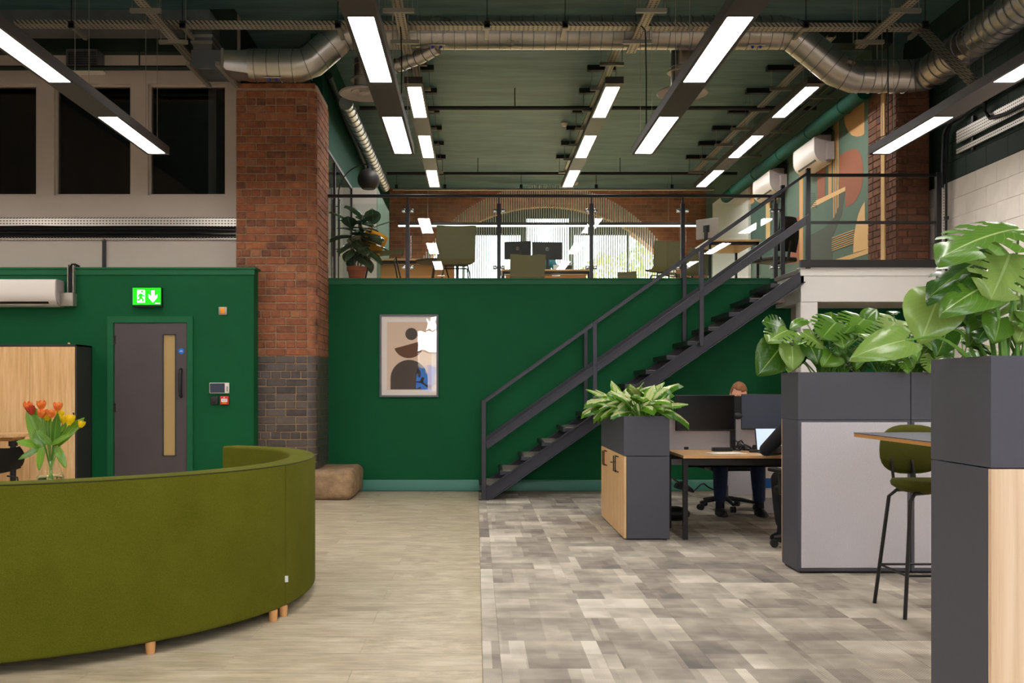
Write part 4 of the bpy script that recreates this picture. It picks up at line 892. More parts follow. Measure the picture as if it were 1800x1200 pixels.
for px in (131, 325, 596, 856, 992, 1412, 1620):
    bm = NB(); x = P(px, 0, ytr).x; zc = P(0, 46, ytr).z; box(bm, x-0.02, x+0.02, ytr-0.1, ytr+0.3, zc-0.044, zc-0.004); br_ = part('bracket', bm, 'zinc', th, True)
    bm = NB(); box(bm, x-0.03, x+0.03, ytr-0.1, ytr-0.07, zc-0.05, zc+0.02); tube(bm, [(x, ytr-0.085, zc), (x, ytr-0.085, Z_CEIL)], 0.005, 6); part('hanger_rod', bm, 'black_metal', br_, True)
bm = NB(); pts = [P(30+i*60, 44+3*noise.noise(Vector((i*0.7, 0, 0))), ytr)+Vector((0, 0, 0.015)) for i in range(26)]; tube(bm, pts, 0.008, 6); part('cable', bm, 'black_cable', th, True)
for k, (px, y0, y1, y, lb) in enumerate(((705, 40, 168, 10.2, 'black flex dangling beside the central left light'), (1135, 45, 225, 9.7, 'black flex dangling left of the central right light'), (1560, 40, 242, 10.38, 'black flex dangling before the right brick pier'))):
    bm = NB(); tube(bm, [P(px-8, y0, y), P(px-1, y0+8, y), P(px, y0+25, y), P(px+1, (y0+y1)/2, y), P(px+1, y1-6, y), P(px-2 if k < 2 else px-14, y1, y)], 0.007, 6); solo('dangling_flex', bm, 'black_cable', lb, 'cable', 'dangling cables')
# hanger rods for the duct
for k, (px, y0, y1) in enumerate(((1500, 3, 76), (1542, 3, 125))):
    t = thing('hanger_rod', ('thin rod with ceiling plate left of the top right tray', 'thin rod with ceiling plate holding the lower duct bend')[k], 'hanger', P(px, y1, 11.0)); bm = NB(); p_ = P(px, y1, 11.0); tube(bm, [p_, (p_.x, 11.0, Z_CEIL-0.01)], 0.006, 6); part('rod', bm, 'zinc', t, True)
    bm = NB(); box(bm, p_.x-0.05, p_.x+0.05, 10.96, 11.04, Z_CEIL-0.012, Z_CEIL); part('ceiling_plate', bm, 'zinc', t, True)
# detectors
for px, py, y, z, lb in ((992, 222, 0, 0, 'white smoke detector near the middle mezzanine light'), (1012, 325, 0, 0, 'tiny white smoke detector at the far end of the ceiling')):
    y = (Z_CEIL-0.06-CH)*F/(CY-py); c = P(px, py, y); t = thing('smoke_detector', lb, 'smoke detector', c); bm = NB(); lathe(bm, [(0, 0), (0.035, 0.0), (0.045, 0.02), (0.055, 0.035), (0.055, 0.06), (0, 0.06)], (0, 0, 0), 20); part('head', bm, 'white_plastic', t)
    bm = NB(); lathe(bm, [(0.065, 0.05), (0.065, 0.06)], (0, 0, 0), 20); part('base', bm, 'ac_grey', t)
c = P(323, 163, Y_WW+0.9); 
# vent grille on white wall
vg = thing('vent_grille', 'dark louvred vent box high on the white wall', 'vent', P(149, 120, Y_WW-0.1))
p, q = P(122, 121, Y_WW-0.12), P(177, 91, Y_WW-0.12)
bm = NB(); t_ = 0.02
box(bm, p.x, q.x, Y_WW-0.22, Y_WW-0.19, p.z, p.z+t_); box(bm, p.x, q.x, Y_WW-0.22, Y_WW-0.19, q.z-t_, q.z); box(bm, p.x, p.x+t_, Y_WW-0.22, Y_WW-0.19, p.z, q.z); box(bm, q.x-t_, q.x, Y_WW-0.22, Y_WW-0.19, p.z, q.z); box(bm, p.x, q.x, Y_WW-0.19, Y_WW-0.0, p.z, q.z); part('frame', bm, 'duct_grey', vg, True)
for k in range(6):
    z = p.z+t_+(q.z-p.z-2*t_)*(k+0.5)/6; bm = NB(); bar(bm, (p.x+t_, Y_WW-0.205, z), (q.x-t_, Y_WW-0.205, z), 0.02, 0.004, Vector((0, -0.6, 0.8))); part('louvre', bm, 'black_metal', vg, True)
bm = NB(); a, b = P(177, 132, Y_WW), P(186, 99, Y_WW); bevbox(bm, p.x+0.02, b.x, Y_WW-0.16, Y_WW-0.001, a.z, p.z-0.002, 0.006, 1); solo('wall_box', bm, 'white_plastic', 'white boxing under the vent grille', 'casing')
# right wall services
wr1 = thing('cable_tray', 'bright perforated wall tray on the right above the white paint', 'cable tray', (X_R-0.02, 10, 4.15))
for (z0, z1) in ((4.12, 4.27), (4.0, 4.06)):
    bm = NB(); y1_ = 5.55*F/(1681-CX); box(bm, X_R-0.05, X_R-0.046, 6, y1_, z0, z1); box(bm, X_R-0.05, X_R-0.03, 6, y1_, z1-0.003, z1); box(bm, X_R-0.05, X_R-0.03, 6, y1_, z0, z0+0.003); part('tray', bm, 'perforated_wall', wr1, True)
for yy in (10.95, 9.9, 8.8):
    bm = NB(); box(bm, X_R-0.04, X_R-0.012, yy-0.02, yy+0.02, 3.97, 4.35); part('bracket', bm, 'black_metal', wr1, True)
bm = NB(); tube(bm, [(X_R-0.08, 10.62, 4.6), (X_R-0.08, 10.6, 4.3), (X_R-0.075, 10.5, 4.2), (X_R-0.065, 10.2, 4.165), (X_R-0.065, 6.5, 4.165)], 0.02, 8); tube(bm, [(X_R-0.08, 10.2, 4.42), (X_R-0.08, 6.5, 4.4)], 0.024, 8); part('cable', bm, 'black_cable', wr1, True)
cv = thing('conduit', 'black cables rising beside the landing then running along the right wall', 'conduit', (5.5, 11.3, 0))
for dx, r_ in ((0, 0.018), (0.045, 0.014)):
    bm = NB(); xx = X_R-0.06-dx*0.3; pts = [(5.50+dx, 11.52, 0.8), (5.50+dx, 11.52, 3.9), (5.50+dx, 11.50, 4.28), (5.51+dx*0.6, 11.40, 4.38), (xx, 11.1, 4.42-dx*0.6), (xx, 10.4, 4.47-dx*0.6), (xx, 9.5, 4.46-dx*0.6), (xx, 7, 4.46-dx*0.6)]; tube(bm, pts, r_, 8); part('cable', bm, 'black_cable', cv, True)
bm = NB(); xx = P(1657, 0, 11.35).x; box(bm, xx-0.012, xx+0.016, 11.345, 11.36, 0.5, P(0, 330, 11.35).z); part('perforated_strip', bm, 'perforated_wall', cv, True)
for pz in (383, 494):
    c = P(1664, pz, 11.2); bm = NB(); bevbox(bm, c.x-0.02, c.x+0.02, c.y-0.02, c.y+0.02, c.z-0.02, c.z+0.02, 0.003, 1); part('cable_clip', bm, 'black_plastic', cv, True)
# air conditioners on mural wall (facing -x)
for lb, ya, yb in (('white air conditioner on the mural nearest the brick pier', 14.15, 15.1), ('white air conditioner further back on the mural wall', 16.3, 17.3)):
    o = ac_unit('air_conditioner', lb, (XM-0.022, (ya+yb)/2, 4.57), -PI/2, yb-ya, 0.26, 0.40); 
    bm = NB(); tube(bm, [(XM-0.04, ya-0.05, 4.75), (XM-0.04, ya-0.07, 5.0), (XM-0.05, ya+0.1, 5.1), (XM-0.05, ya+0.4, 5.12)], 0.02, 8); part('hose', bm, 'deep_green', o, True)
    bm = NB(); box(bm, XM-0.12, XM-0.024, ya-0.1, ya-0.006, 4.6, 4.85); part('junction_box', bm, 'ac_grey', o, True)
pb = thing('pipe_bundle', 'bundle of thin grey pipes beside the green drain pipe', 'pipe', (4.7, 15, 5.2))
for k in range(4):
    bm = NB(); x = 4.62+0.07*k; z = 5.38-0.05*(k % 2); tube(bm, [(x, 12.2, z), (x, 17.0, z)], 0.018, 6); part('pipe', bm, 'deep_green' if k % 2 else 'zinc', pb, True)
for yy in (13.4, 15.2, 16.8):
    bm = NB(); box(bm, 4.55, 4.9, yy-0.02, yy+0.02, 5.27, 5.31); tube(bm, [(4.58, yy, 5.27), (4.58, yy, Z_CEIL)], 0.006, 6); part('bracket', bm, 'zinc', pb, True)
# arc lamp with dark globe
c = P(648, 316, 13.6); al2 = thing('arc_lamp', 'arc floor lamp with a dark mesh globe on the mezzanine', 'lamp', (c.x-0.35, 13.6, Z_UP))
R_ = 0.155; bm = NB(); lathe(bm, [(0.03, R_)]+[(R_*math.sin(t), R_*math.cos(t)) for t in (0.35+2.2*i/12 for i in range(13))], c, 24); part('globe_shade', bm, 'cabinet_black', al2, True)
bm = NB(); lathe(bm, [(0.028, 0), (0.028, 0.06), (0.01, 0.07)], c+Vector((0, 0, R_-0.02)), 12); part('lamp_cap', bm, 'black_metal', al2, True)
bm = NB(); x0 = c.x-0.42; arc = [(x0, 13.6, Z_UP+0.03), (x0, 13.6, c.z-0.3)]+[(x0+0.42*(1-math.cos(t)), 13.6, c.z-0.2+0.42*math.sin(t)) for t in (PI/2*i/10 for i in range(11))]; tube(bm, arc, 0.009, 8); part('arm', bm, 'black_metal', al2, True)
bm = NB(); lathe(bm, [(0.14, 0), (0.14, 0.03), (0.02, 0.035)], (x0, 13.6, Z_UP), 20); part('base', bm, 'black_metal', al2, True)
# far linear lamp
c = P(700, 397, 20.0); d = P(1227, 397, 20.0); ll = thing('linear_lamp', 'thin horizontal strip lamp hanging before the arched window', 'lamp', (c+d)/2)
bm = NB(); bar(bm, c+Vector((0, 0, 0.045)), d+Vector((0, 0, 0.045)), 0.06, 0.05); part('housing', bm, 'housing', ll, True)
bm = NB(); bar(bm, c, d, 0.05, 0.032); part('light_tube', bm, 'exit_white', ll, True)
for px in (752, 1175):
    bm = NB(); p = P(px, 397, 20.0); tube(bm, [p+Vector((0, 0, 0.1)), (p.x, 20.0, Z_CEIL)], 0.005, 5); part('suspension_wire', bm, 'zinc', ll, True)
# ================================================================== FURNITURE, GROUND FLOOR
# ---- curved sofa
def cr(pts, n):
    out = []; P_ = [Vector(p) for p in pts]; P_ = [P_[0]*2-P_[1]]+P_+[P_[-1]*2-P_[-2]]
    for i in range(1, len(P_)-2):
        for k in range(n):
            t = k/n; a, b, c, d = P_[i-1:i+3]; out.append(0.5*((2*b)+(c-a)*t+(2*a-5*b+4*c-d)*t*t+(3*b-a-3*c+d)*t**3))
    out.append(P_[-2]); return out
opath = cr([(-3.9, 4.13), (-3.0, 4.16), (-2.14, 4.39), (-1.60, 4.74), (-1.27, 5.14), (-1.085, 5.56), (-1.02, 6.0), (-1.06, 6.42), (-1.2, 6.85), (-1.46, 7.2), (-1.80, 7.42)], 8)
nsm = []
for i, p in enumerate(opath):
    d = (opath[min(i+1, len(opath)-1)]-opath[max(i-1, 0)]).normalized(); nsm.append(Vector((-d.y, d.x)))    # inward
sofa = thing('curved_sofa', 'olive green curved sofa seen from behind in the foreground', 'sofa', (-2.4, 6.0, 0))
def sweep(i0, i1, prof, mat, name, gap=0.003):
    bm = NB(); rows = []
    idx = list(range(i0, i1+1))
    for q, i in enumerate(idx):
        p = opath[i]; 
        if i == i0: p = p+(opath[i+1]-p).normalized()*gap
        if i == i1: p = p-(p-opath[i-1]).normalized()*gap
        rows.append([bm.verts.new((p.x+nsm[i].x*o, p.y+nsm[i].y*o, z)) for o, z in prof])
    m = len(prof)
    for a, b in zip(rows, rows[1:]):
        for j in range(m): bm.faces.new((a[j], a[(j+1)%m], b[(j+1)%m], b[j]))
    bm.faces.new(rows[0]); bm.faces.new(rows[-1][::-1]); return part(name, bm, mat, sofa, True, ang=50)
def rrect(o0, o1, z0, z1, r, n=4):
    out = []
    for cx_, cz_, a0 in ((o1-r, z1-r, 0), (o0+r, z1-r, PI/2), (o0+r, z0+r, PI), (o1-r, z0+r, 3*PI/2)):
        for k in range(n+1):
            t = a0+PI/2*k/n; out.append((cx_+r*math.cos(t), cz_+r*math.sin(t)))
    return out
seam = min(range(len(opath)), key=lambda i: abs(opath[i].y-5.56)+abs(opath[i].x+1.085))
N_ = len(opath)-1
for a, b in ((0, seam), (seam, N_)):
    sweep(a, b, rrect(0.0, 0.17, 0.06, 0.868, 0.018), 'sofa_fabric', 'backrest')
    sweep(a, b, rrect(0.172, 0.78, 0.2, 0.44, 0.03), 'sofa_fabric', 'seat_cushion'); sweep(a, b, rrect(0.18, 0.74, 0.065, 0.198, 0.015), 'sofa_fabric', 'seat_base')
bm = NB(); tube(bm, [(p.x-nsm[i].x*0.0005+nsm[i].x*0.004, p.y-nsm[i].y*0.0005+nsm[i].y*0.004, 0.8635) for i, p in enumerate(opath)], 0.0032, 6); part('piping', bm, 'sofa_piping', sofa, True)
for px, py in ((262, 1153), (480, 1095), (498, 1086)):
    y = YF(py); p = P(px, py, y); bm = NB(); lathe(bm, [(0.022, 0), (0.026, 0.062)], (p.x-0.01, p.y+0.05, 0), 16); part('leg', bm, 'beech', sofa, True)
for i in (4, 70, 78):
    p = opath[min(i, N_)]+nsm[min(i, N_)]*0.1; bm = NB(); lathe(bm, [(0.022, 0), (0.026, 0.065)], (p.x, p.y, 0), 16); part('leg', bm, 'beech', sofa, True)
for i in (20, 44, 66):
    p = opath[min(i, N_)]+nsm[min(i, N_)]*0.62; bm = NB(); lathe(bm, [(0.022, 0), (0.026, 0.07)], (p.x, p.y, 0), 16); part('leg', bm, 'beech', sofa, True)
p = opath[seam]; bm = NB(); obox(bm, (p.x+0.006, p.y-0.004, 0.215), (0.018, 0.006, 0.035)); part('care_tag', bm, 'paper', sofa, True)
# ---- hidden round table carrying the vase
YV = 6.45; vx = (89-CX)/F*YV; zt = 0.60
ct = thing('coffee_table', 'small round table inside the curved sofa under the tulip vase', 'table', (vx-0.05, YV, 0))
bm = NB(); lathe(bm, [(0.27, zt-0.025), (0.28, zt-0.015), (0.28, zt-0.002), (0.275, zt)], (0, 0, 0), 32); part('table_top', bm, 'desk_oak', ct)
bm = NB(); lathe(bm, [(0.025, 0.012), (0.025, zt-0.025)], (0, 0, 0), 16); part('pedestal', bm, 'black_metal', ct)
bm = NB(); lathe(bm, [(0.2, 0), (0.2, 0.008), (0.03, 0.015)], (0, 0, 0), 24); part('base', bm, 'black_metal', ct)
# ---- oak sliding door cabinet
yb, yf = Y_LW, 10.84; xr = (135-CX)/F*yf; zc = P(0, 605, yf).z; xl = xr-1.6
cab = thing('sliding_door_cabinet', 'oak fronted sliding door cabinet with black carcass left of the door', 'cabinet', ((xl+xr)/2, (yb+yf)/2, 0))
bm = NB(); box(bm, xr-0.02, xr, yf, yb-0.005, 0, zc); box(bm, xl, xl+0.02, yf, yb-0.005, 0, zc); box(bm, xl, xr, yf, yb-0.005, zc-0.02, zc); box(bm, xl, xr, yf, yb-0.005, 0, 0.06); box(bm, xl, xr, yb-0.02, yb-0.005, 0, zc); part('carcass', bm, 'cabinet_black', cab, True)
xm = (52-CX)/F*yf
for a, b, dy in ((xl+0.02, xm, 0.012), (xm+0.004, xr-0.022, 0.012)):
    bm = NB(); bevbox(bm, a, b, yf+dy-0.008, yf+dy+0.01, 0.065, zc-0.025, 0.002, 1); dd = part('door', bm, 'oak', cab, True)
    if b > xm+0.1:
        hx = (129.5-CX)/F*yf; bm = NB(); box(bm, hx-0.006, hx+0.006, yf-0.012, yf+0.004, P(0, 745, yf).z, P(0, 725, yf).z); part('handle', bm, 'black_metal', dd, True)
bm = NB(); c = P(120.5, 603.5, yf+0.05); ball(bm, (c.x, yf+0.06, zc+0.012), 0.014, 10, 8, (1, 1, 0.8)); solo('small_knob', bm, 'mural_cream', 'tiny pale object lying on top of the oak cabinet', 'ornament')
# ---- high bench table and shell chair at far left
tb = thing('bench_table', 'wooden table with black post at the left photo edge', 'table', (-5.4, 10.2, 0))
xe_ = (50-CX)/F*10.1; zt_ = P(0, 762, 10.1).z
bm = NB(); pts = [(-6.1, 9.85, 0)]+[(xe_-0.35+0.35*math.cos(t), 10.15+0.32*math.sin(t), 0) for t in (-PI/2+PI*k/12 for k in range(13))]+[(-6.1, 10.47, 0)]; prism(bm, [(x, y, zt_-0.03) for x, y, _ in pts], (0, 0, 0.03)); part('table_top', bm, 'desk_oak', tb, True)
bm = NB(); xx = (23-CX)/F*10.15; prism(bm, [(x, y, z) for x, y, z in ((-6.0, 9.98, zt_-0.03), (xx+0.08, 9.98, zt_-0.03), (xx+0.03, 10.02, zt_-0.075), (-6.0, 10.02, zt_-0.075))], (0, 0.3, 0)); part('under_frame', bm, 'oak_edge', tb, True)
for x in (xx, -5.9):
    bm = NB(); lathe(bm, [(0.03, 0.015), (0.03, zt_-0.13), (0.045, zt_-0.13), (0.045, zt_-0.07)], (x, 10.15, 0), 16); part('post', bm, 'black_metal', tb, True)
    bm = NB(); lathe(bm, [(0.22, 0), (0.22, 0.01), (0.04, 0.018)], (x, 10.15, 0), 24); part('base', bm, 'black_metal', tb, True)
def shell_chair(name, label, loc, rz, mat='black_plastic', s_h=0.46, bh=0.38):
    t = thing(name, label, 'chair', loc, rz); bm = NB(); nu, nv = 14, 8; rows = []
    for i in range(nu+1):
        u = i/nu; row = []
        if u < 0.55: y, z = 0.23-0.42*(u/0.55), s_h-0.03*math.sin(PI*u/0.55)
        else: k = (u-0.55)/0.45; y, z = -0.19-0.10*k-0.02*math.sin(PI*k), s_h+bh*k**1.15
        for j in range(nv+1):
            v = j/nv*2-1; wd = 0.235*(1-0.35*max(0, (u-0.75)/0.25)**2)*(1-0.2*max(0, (0.15-u)/0.15)**2)
            row.append(bm.verts.new((v*wd, y+(0.05*v*v if u > 0.55 else 0), z+0.035*v*v*(1 if u < 0.6 else 0.3))))
        rows.append(row)
    for a, b in zip(rows, rows[1:]):
        for j in range(nv): bm.faces.new((a[j], a[j+1], b[j+1], b[j]))
    bmesh.ops.solidify(bm, geom=bm.faces[:], thickness=0.012); part('shell', bm, mat, t, ang=60)
    for sx in (-1, 1):
        for sy in (-1, 1):
            bm = NB(); tube(bm, [(sx*0.1, sy*0.1-0.02, s_h-0.045), (sx*0.17, sy*0.16-0.02, s_h-0.06), (sx*0.23, sy*0.22-0.02, 0)], 0.009, 8); part('leg', bm, 'black_metal', t)
    return t
shell_chair('shell_chair', 'black moulded chair with wire legs beside the bench table', (-4.78, 9.6, 0.0), PI/2-0.5, s_h=0.48, bh=0.24)
# ---- framed print
fx0, fx1 = P(668, 0, Y_BW).x, P(770.5, 0, Y_BW).x; fz0, fz1 = P(0, 697.5, Y_BW).z, P(0, 553, Y_BW).z
fr = thing('framed_print', 'framed abstract print with circle, bowl and arch on the green wall', 'picture', ((fx0+fx1)/2, Y_BW, fz0))
bm = NB(); t = 0.022; y0, y1 = Y_BW-0.04, Y_BW-0.001
box(bm, fx0, fx0+t, y0, y1, fz0, fz1); box(bm, fx1-t, fx1, y0, y1, fz0, fz1); box(bm, fx0+t, fx1-t, y0, y1, fz0, fz0+t); box(bm, fx0+t, fx1-t, y0, y1, fz1-t, fz1); part('frame', bm, 'frame_grey', fr, True)
bm = NB(); box(bm, fx0+t, fx1-t, y1-0.02, y1, fz0+t, fz1-t); part('mat_board', bm, 'print_mat', fr, True)
def fp(zx, zy): return P(600+zx/3, 480+zy/3, Y_BW)
def flat(pts, mat, name, k):
    bm = NB(); q = [Vector((p.x, y1-0.0205-0.0006*k, p.z)) for p in pts]; prism(bm, q, (0, 0.0006, 0)); return part(name, bm, mat, fr, True, smooth=False)
flat([fp(242, 258), fp(476, 258), fp(476, 615), fp(242, 615)], 'print_beige', 'print_sheet', 0)
flat([fp(370+32*math.cos(a), 321+32*math.sin(a)) for a in (2*PI*k/28 for k in range(28))], 'print_grey', 'circle', 1)
flat([fp(281, 397), fp(430, 356)]+[fp(430+0, 356)+(fp(281, 397)-fp(430, 356))*0+Vector((0, 0, 0)) for _ in ()]+[fp(356+78*math.cos(a), 378+70*math.sin(a)) for a in (-0.25+ (PI-0.05)*k/16 for k in range(1, 17))], 'print_brown', 'bowl', 1)
flat([fp(260, 613)]+[fp(358+98*math.cos(a), 555-98*math.sin(a)) for a in (PI-PI*k/20 for k in range(21))]+[fp(456, 613)], 'print_dark', 'arch', 1)
bm = NB(); box(bm, fx0+t, fx1-t, y0+0.010, y0+0.013, fz0+t, fz1-t); part('glazing', bm, 'acrylic', fr, True)
# ---- planter cabinets
def planter_wall(name, label, x0, x1, y0, y1, zs, zt, soil=0.06):
    t = thing(name, label, 'planter', ((x0+x1)/2, (y0+y1)/2, 0))
    return t
def trough(t, x0, x1, y0, y1, z0, z1, mat='anthracite', w_=0.018, name='planter_box'):
    bm = NB(); box(bm, x0, x1, y0, y0+w_, z0, z1); box(bm, x0, x1, y1-w_, y1, z0, z1); box(bm, x0, x0+w_, y0+w_, y1-w_, z0, z1); box(bm, x1-w_, x1, y0+w_, y1-w_, z0, z1); box(bm, x0+w_, x1-w_, y0+w_, y1-w_, z0, z0+0.02)
    p_ = part(name, bm, mat, t, True, smooth=False)
    bm = NB(); box(bm, x0+w_+0.002, x1-w_-0.002, y0+w_+0.002, y1-w_-0.002, z0+0.02, z1-0.05); part('soil', bm, 'soil', p_, True); return p_
# low planter cabinet
yA, yB_ = 8.36, 9.88; xA, xB_ = (1097-CX)/F*yA, (1177-CX)/F*yA; zs, zt = P(0, 801, yA).z, P(0, 731, yA).z
lp = thing('planter_cabinet', 'low oak cupboard with dark planter box on top by the stairs', 'planter', ((xA+xB_)/2, (yA+yB_)/2, 0))
bm = NB(); bevbox(bm, xA+0.02, xB_, yA, yB_, 0.012, zs-0.006, 0.002, 1); part('carcass', bm, 'anthracite', lp, True)
bm = NB(); box(bm, xA+0.03, xB_-0.02, yA+0.02, yB_-0.02, 0, 0.012); part('plinth', bm, 'black_plastic', lp, True)
nd = 4; dw = (yB_-yA)/nd
for k in range(nd):
    a, b = yA+dw*k+0.002, yA+dw*(k+1)-0.002; bm = NB(); bevbox(bm, xA, xA+0.0195, a, b, 0.014, zs-0.004, 0.0015, 1); dd = part('door', bm, 'oak', lp, True)
    hy = b-0.05 if k % 2 == 0 else a+0.05; bm = NB(); z0, z1 = zs-0.165, zs-0.03
    tube(bm, [(xA, hy, z0), (xA-0.03, hy, z0), (xA-0.03, hy, z1), (xA, hy, z1)], 0.006, 6); part('handle', bm, 'black_metal', dd, True)
    if k == 1:
        bm = NB(); lathe(bm, [(0.011, 0), (0.011, 0.02), (0.006, 0.022)], (xA, a+0.11, zs-0.09), 12, Matrix.Rotation(-PI/2, 3, 'Y')); box(bm, xA-0.05, xA-0.02, a+0.105, a+0.115, zs-0.096, zs-0.084); part('key', bm, 'chrome', dd, True)
trough(lp, xA, xB_, yA, yB_, zs, zt)
# tall planter divider with felt panels
yT, yT2 = 6.85, 7.23; xT = (1403-CX)/F*yT; zT = P(0, 654, yT).z; zS = P(0, 738, yT).z; U = 0.79
for k in range(2):
    x0, x1 = xT+U*k+(0.003 if k else 0), xT+U*(k+1)-0.003
    t = thing('planter_divider', ('tall dark planter divider with grey felt panel and exposed left end', 'second dark planter divider mostly hidden behind the near planter')[k], 'planter', ((x0+x1)/2, 7.04, 0), 0, 'tall planter dividers')
    bm = NB(); bevbox(bm, x0, x1, yT+0.012, yT2-0.018, 0.018, zS, 0.002, 1); part('carcass', bm, 'anthracite', t, True)
    bm = NB(); fw = 0.022
    box(bm, x0, x0+fw, yT, yT+0.012, 0.018, zS); box(bm, x1-fw, x1, yT, yT+0.012, 0.018, zS); box(bm, x0+fw, x1-fw, yT, yT+0.012, 0.018, 0.04); box(bm, x0+fw, x1-fw, yT, yT+0.012, zS-0.015, zS); part('panel_frame', bm, 'anthracite', t, True)
    bm = NB(); bevbox(bm, x0+fw, x1-fw, yT-0.004, yT+0.0115, 0.04, zS-0.015, 0.003, 1); part('felt_panel', bm, 'felt_grey', t, True)
    bm = NB(); box(bm, x0+0.02, x1-0.02, yT+0.03, yT2-0.03, 0, 0.018); part('plinth', bm, 'black_plastic', t, True)
    for q in range(2):
        a = x0+(x1-x0)*q/2; bm = NB(); bevbox(bm, a+0.002, a+(x1-x0)/2-0.002, yT2-0.0175, yT2, 0.045, zS, 0.0015, 1); part('door', bm, 'oak', t, True)
    trough(t, x0, x1, yT, yT2, zS+0.003, zT)
# near planter cabinet, right edge of the frame
yN, yN2 = 2.95, 3.34; xN = (1742-CX)/F*yN; zN = P(0, 625, yN).z; zNS = P(0, 822, yN).z
npn = thing('planter_cabinet', 'nearest tall planter with dark end panel and pale oak door', 'planter', (xN+0.4, (yN+yN2)/2, 0))
bm = NB(); bevbox(bm, xN, xN+0.8, yN+0.0195, yN2, 0.03, zNS-0.004, 0.002, 1); part('carcass', bm, 'anthracite', npn, True)
for q in range(2):
    bm = NB(); a = xN+0.4*q; bevbox(bm, a+0.001, a+0.398, yN, yN+0.019, 0.032, zNS-0.004, 0.0015, 1); dd = part('door', bm, 'oak_pale', npn, True)
    hx = a+(0.35 if q == 0 else 0.05); bm = NB(); tube(bm, [(hx, yN, zNS-0.17), (hx, yN-0.03, zNS-0.17), (hx, yN-0.03, zNS-0.04), (hx, yN, zNS-0.04)], 0.006, 6); part('handle', bm, 'black_metal', dd, True)
bm = NB(); box(bm, xN+0.02, xN+0.78, yN+0.03, yN2-0.02, 0, 0.03); part('plinth', bm, 'black_plastic', npn, True)
trough(npn, xN, xN+0.8, yN, yN2, zNS, zN)
# ---- high table and stool
ht = thing('high_table', 'grey topped high table with oak edge behind the nearest planter', 'table', (2.5, 4.7, 0))
zh_ = 1.045; x0 = (1513-CX)/F*YF(761, zh_); y1_ = YF(759.5, zh_)
bm = NB(); bevbox(bm, x0, x0+0.75, 3.62, y1_, zh_-0.006, zh_, 0.002, 1); part('table_top', bm, 'anthracite', ht, True)
bm = NB(); bevbox(bm, x0+0.002, x0+0.748, 3.622, y1_-0.002, zh_-0.026, zh_-0.006, 0.002, 1); part('oak_edge', bm, 'oak_edge', ht, True)
for yy in (3.95, 4.75):
    bm = NB(); box(bm, x0+0.42, x0+0.48, yy-0.03, yy+0.03, 0.01, zh_-0.026); part('leg', bm, 'black_metal', ht, True)
bm = NB(); box(bm, x0+0.35, x0+0.55, 3.7, 5.0, 0, 0.012); part('foot_plate', bm, 'black_metal', ht, True)
sx, sy = 2.635, 5.70
sto = thing('bar_stool', 'olive upholstered bar stool with black wire legs at the high table', 'stool', (sx, sy, 0))
bm = NB(); rows = []; nu, nv = 10, 12; sH = 0.745
def disc(prof, cx_, cy_, axis):
    pass
n = 28; lay = [(0.0, -0.055), (0.15, -0.05), (0.20, -0.02), (0.205, 0.0), (0.195, 0.018), (0.15, 0.022), (0.0, 0.012)]
rings = []
for r_, z in lay:
    rings.append([bm.verts.new((r_*1.0*math.cos(a), r_*0.95*math.sin(a), sH+z+0.35*(r_*math.cos(a))**2*0.6)) for a in (2*PI*k/n for k in range(n))])
for a, b in zip(rings, rings[1:]):
    for k in range(n): bm.faces.new((a[k], a[(k+1)%n], b[(k+1)%n], b[k]))
bmesh.ops.remove_doubles(bm, verts=bm.verts, dist=1e-4); part('seat', bm, 'olive_velvet', sto, ang=60)
bm = NB(); rings = []
for d_, sc in ((-0.022, 0.0), (-0.022, 0.8), (-0.012, 0.97), (0.0, 1.0), (0.012, 0.97), (0.022, 0.8), (0.022, 0.0)):
    ring = []
    for k in range(n):
        a = 2*PI*k/n; c_, s_ = math.cos(a), math.sin(a); e_ = 0.78
        x = 0.205*sc*abs(c_)**e_*(1 if c_ > 0 else -1); z = 0.15*sc*abs(s_)**e_*(1 if s_ > 0 else -1)
        ring.append(bm.verts.new((x, 0.235+d_-1.1*x*x, 0.93+z)))
    rings.append(ring)
for a, b in zip(rings, rings[1:]):
    for k in range(n): bm.faces.new((a[k], a[(k+1)%n], b[(k+1)%n], b[k]))
bmesh.ops.remove_doubles(bm, verts=bm.verts, dist=1e-4); part('backrest', bm, 'olive_velvet', sto, ang=60)
bm = NB(); bar(bm, (0, 0.17, sH-0.03), (0, 0.225, 0.86), 0.05, 0.012, Vector((1, 0, 0))); part('back_bracket', bm, 'black_metal', sto); bm = NB(); bar(bm, (-0.13, 0.15, sH-0.03), (-0.13, 0.20, 0.88), 0.016, 0.012, Vector((1, 0, 0))); part('back_bracket', bm, 'black_metal', sto)
for qx, qy in ((-1, -1), (1, -1), (-1, 1), (1, 1)):
    bm = NB(); tube(bm, [(qx*0.03, qy*0.09, sH-0.045), (qx*0.13, qy*0.12, sH-0.05), (qx*0.165, qy*0.145, sH-0.09), (qx*0.225, qy*0.21, 0)], 0.011, 8); part('leg', bm, 'black_metal', sto)
bm = NB(); c_ = [(qx*0.203, qy*0.185, 0.24) for qx, qy in ((-1, -1), (1, -1), (1, 1), (-1, 1))]
for i in range(4): tube(bm, [c_[i], c_[(i+1)%4]], 0.007, 8)
part('footrest', bm, 'black_metal', sto)
